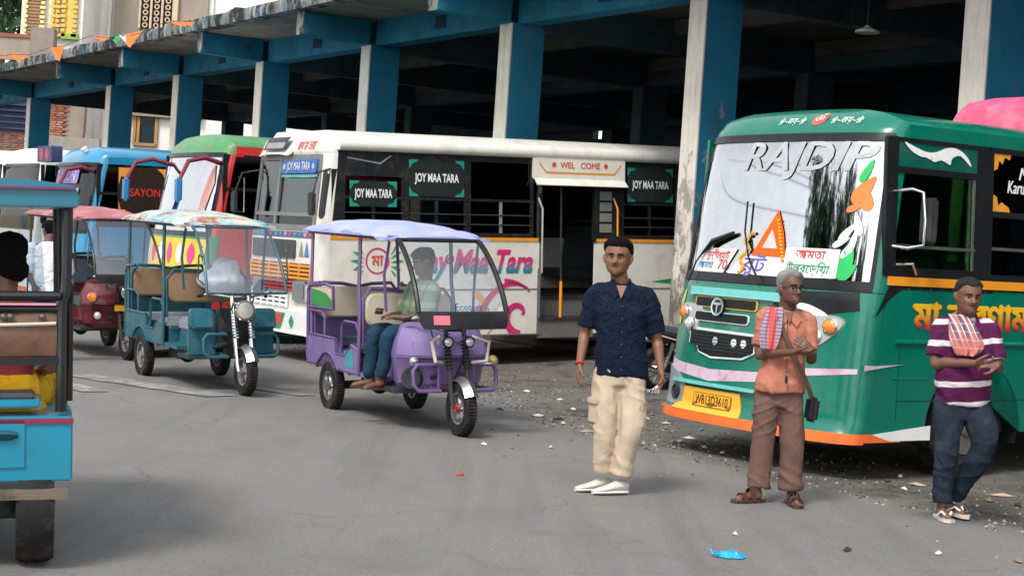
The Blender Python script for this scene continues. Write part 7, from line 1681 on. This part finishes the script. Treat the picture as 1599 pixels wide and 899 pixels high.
def litter():
    BLP = M('plastic_blue', (.01, .34, .62), .35, coat=.3)
    p = pt(1141, 870, z=0); T = tag(MB().build('plastic_bag', None) if 0 else thing('plastic_bag', 'crumpled bright blue plastic bag lying alone on the asphalt', 'plastic bag', (p.x, p.y, 0)), 'crumpled bright blue plastic bag lying alone on the asphalt', 'plastic bag')
    mb = MB(); vs = []; n = 22
    for j in range(8):
        for i in range(n):
            a = 2*pi*i/n; r = (1-j/7.5); q = 1+.35*noise.noise(V((cos(a)*2, sin(a)*2, j*.4))); vs.append(V((.085*r*q*cos(a), .055*r*q*sin(a), .006+.032*(j/7)**.6+.02*noise.noise(V((cos(a)*3, sin(a)*3, j*.8)))*(j > 0))))
    mb.add(vs, [(j*n+i, j*n+(i+1) % n, (j+1)*n+(i+1) % n, (j+1)*n+i) for j in range(7) for i in range(n)]+[tuple(range(n-1, -1, -1)), tuple(7*n+i for i in range(n))]); mb.build('film', BLP, T, smooth=20)
    mb = MB(); mb.tube([(-.08, .0, .02), (-.11, .02, .035), (-.10, -.03, .02), (-.06, -.03, .02)], .006, 5); mb.build('handle', BLP, T)
    WP = M('paper_white', (.62, .60, .56), .8); BP_ = M('paper_brown', (.26, .17, .10), .9); DP = M('scrap_dark', (.05, .045, .04), .9); RP = M('scrap_red', (.5, .08, .05), .6); GP = M('wrapper_blue', (.1, .25, .45), .5); CP = M('card_tan', (.42, .34, .24), .9)
    scrap(718, 742, .05, .014, RP, 3, 'wrapper', 'small red strip of wrapper lying on the open road', 'wrapper')
    scrap(1322, 860, .05, .018, DP, 4, 'dead_leaf', 'curled dark leaf on the road in front of the two men on the right', 'leaf')
    scrap(1590, 878, .045, .02, BP_, 5, 'dead_leaf', 'brown curled leaf at the bottom right corner of the road', 'leaf')
    scrap(1148, 836, .028, .012, WP, 6, 'paper_scrap', 'tiny white paper scrap just above the blue plastic bag', 'paper')
    seen = {}
    for k, (x, y, a, b, m) in enumerate(((840, 650, .09, .04, WP), (872, 655, .10, .03, DP), (915, 675, .12, .03, CP), (880, 662, .06, .03, WP), (895, 640, .05, .03, WP), (1010, 655, .06, .03, WP), (1018, 648, .08, .03, BP_), (1040, 662, .07, .02, WP), (1076, 685, .09, .05, WP), (1062, 690, .05, .03, WP), (1095, 672, .06, .03, GP), (1100, 700, .05, .02, WP), (1128, 708, .06, .03, WP), (1052, 700, .05, .02, BP_),
        (875, 625, .05, .02, WP), (985, 640, .06, .02, BP_), (822, 612, .07, .03, WP), (1120, 690, .05, .02, CP), (1000, 628, .04, .02, WP), (1430, 758, .10, .05, CP), (1405, 745, .06, .03, WP), (1470, 762, .08, .03, BP_), (1565, 775, .12, .04, CP), (1545, 782, .09, .04, BP_), (1590, 790, .10, .03, DP), (1412, 765, .05, .02, WP), (1500, 770, .06, .03, CP), (1385, 752, .05, .03, DP),
        (755, 695, .04, .02, WP), (800, 700, .03, .02, BP_), (1465, 866, .03, .015, WP), (700, 600, .05, .02, WP), (860, 700, .03, .015, WP), (780, 640, .05, .02, DP), (1290, 690, .05, .03, WP))):
        nm = {id(WP): ('paper_scrap', 'white paper scrap among the litter along the dirt edge of the road', 'paper'), id(DP): ('litter_scrap', 'dark crushed scrap among the litter along the dirt edge', 'litter'), id(CP): ('cardboard_scrap', 'tan cardboard piece lying along the dirt edge', 'cardboard'), id(BP_): ('dead_leaf', 'dry brown leaf among the litter along the dirt edge', 'leaf'), id(GP): ('wrapper', 'blue snack wrapper lying in front of the emerald minibus', 'wrapper')}[id(m)]
        zone = ' beside the purple rickshaw' if x < 860 else ' behind the man in navy' if x < 960 else ' before the emerald minibus bumper' if x < 1050 else ' under the emerald minibus nose' if x < 1300 else ' left of the striped man' if x < 1460 else ' right of the striped man'
        if m is not GP: nm = (nm[0], nm[1].split(' among')[0].split(' lying')[0]+' on the dirt edge'+zone, nm[2])
        o = scrap(x, y, a, b, m, 20+k, *nm, None if m is GP else nm[2]+' pieces littering the dirt edge'); seen.setdefault(nm[1], []).append((x, o))
    for lab, L_ in seen.items():
        if len(L_) > 1:
            L_.sort(key=lambda q: q[0]); n = len(L_); W_ = ['leftmost', 'second from left', 'third from left', 'fourth from left']
            for i, (x, o) in enumerate(L_): o['label'] = ('rightmost' if i == n-1 else W_[i])+' '+lab
    ST = [M('pebble_pale', (.30, .28, .25), .9), M('pebble_dark', (.07, .065, .06), .9), M('pebble_white', (.55, .53, .5), .85)]
    for q, cnt in ((0, 1500), (1, 2200), (2, 80)):
        mb = MB()
        for _ in range(cnt):
            s_ = 8.5+abs(random.gauss(0, 1.1))+(0 if random.random() < .85 else random.uniform(-1.2, 4)); d_ = random.uniform(-7, 24)
            if d_ > 13: s_ += min(1.2, (d_-13)*.28)
            p = NIN*s_+DAL*d_; r = random.uniform(.006, .02)*(1.3 if q == 1 else 1); z = gz(p.x, p.y); a = random.uniform(0, 3)
            c_, s2 = cos(a)*r, sin(a)*r; k = random.uniform(.5, .9)
            mb.add([V((p.x+c_, p.y+s2, z)), V((p.x-s2*k, p.y+c_*k, z)), V((p.x-c_, p.y-s2, z)), V((p.x+s2*k, p.y-c_*k, z)), V((p.x+c_*.2, p.y, z+r*.8))], [(0, 1, 4), (1, 2, 4), (2, 3, 4), (3, 0, 4)])
        struct(mb.build('gravel', ST[q], smooth=0), 'stuff')
litter()
tree(-15.5, 4.0, 8.2, 3.4, 'broad shade tree on the far side of the street, left of the camera', 12000, 5.6)
tree(-21, 11.5, 9.5, 3.6, 'taller shade tree further up the far side of the street', 12000, 6.6)
tree(-12.5, -2.5, 8.8, 3.6, 'round crowned shade tree on the far side of the street beside the utility pole', 12000, 5.6)
tree(-18.5, 7.5, 9.0, 3.8, 'dense shade tree between the two others on the far side of the street', 12000, 6.0)
def pole_and_wires():
    T = thing('utility_pole', 'concrete utility pole carrying drooping wires across the street', 'pole', (-10.5, -2, 0))
    mb = MB(); mb.tube([(0, 0, 0), (0, 0, 8.6)], [.16, .10], 10); mb.build('pole', M('pole_concrete', (.35, .33, .3), .9), T)
    mb = MB(); mb.b2((-.8, -.05, 7.9), (.8, .05, 8.0)); mb.build('crossarm', DARK, T)
    for k in range(4):
        a = V((-.7+.4*k, 0, 8.05-.12*(k % 3))); b_ = V((-9-1.2*k, 30+2*k, 8.6+.4*(k % 3))); pts = [a.lerp(b_, i/14)-V((0, 0, (1.0+.25*k)*4*(i/14)*(1-i/14))) for i in range(15)]
        mb = MB(); mb.tube(pts, .013, 5); mb.build('wire', DARK, T)
pole_and_wires()
def bundle():  # cloth bundle added in place of a pale-clothed driver
    Mx = Matrix.Rotation(-1.071, 3, 'Z'); c = V((-3.56, 18.664, 0))+Mx @ V((.95, .05, 1.06))
    mb = MB(); mb.ell((0, 0, .04), (.24, .36, .12)); mb.ell((.05, -.05, .14), (.15, .17, .13)); mb.ell((-.02, .18, .08), (.18, .18, .10))
    o = remesh(mb, 'driver_stand_in', M('bundle_white', (.70, .70, .72), .85, bump=.3), None, .014, 3, wrinkle(7, .016, 5, 7)); o.location = tuple(c); tag(o, 'crumpled white cloth bundle standing in for the driver behind the windscreen of the teal rickshaw', 'cloth bundle')
bundle()
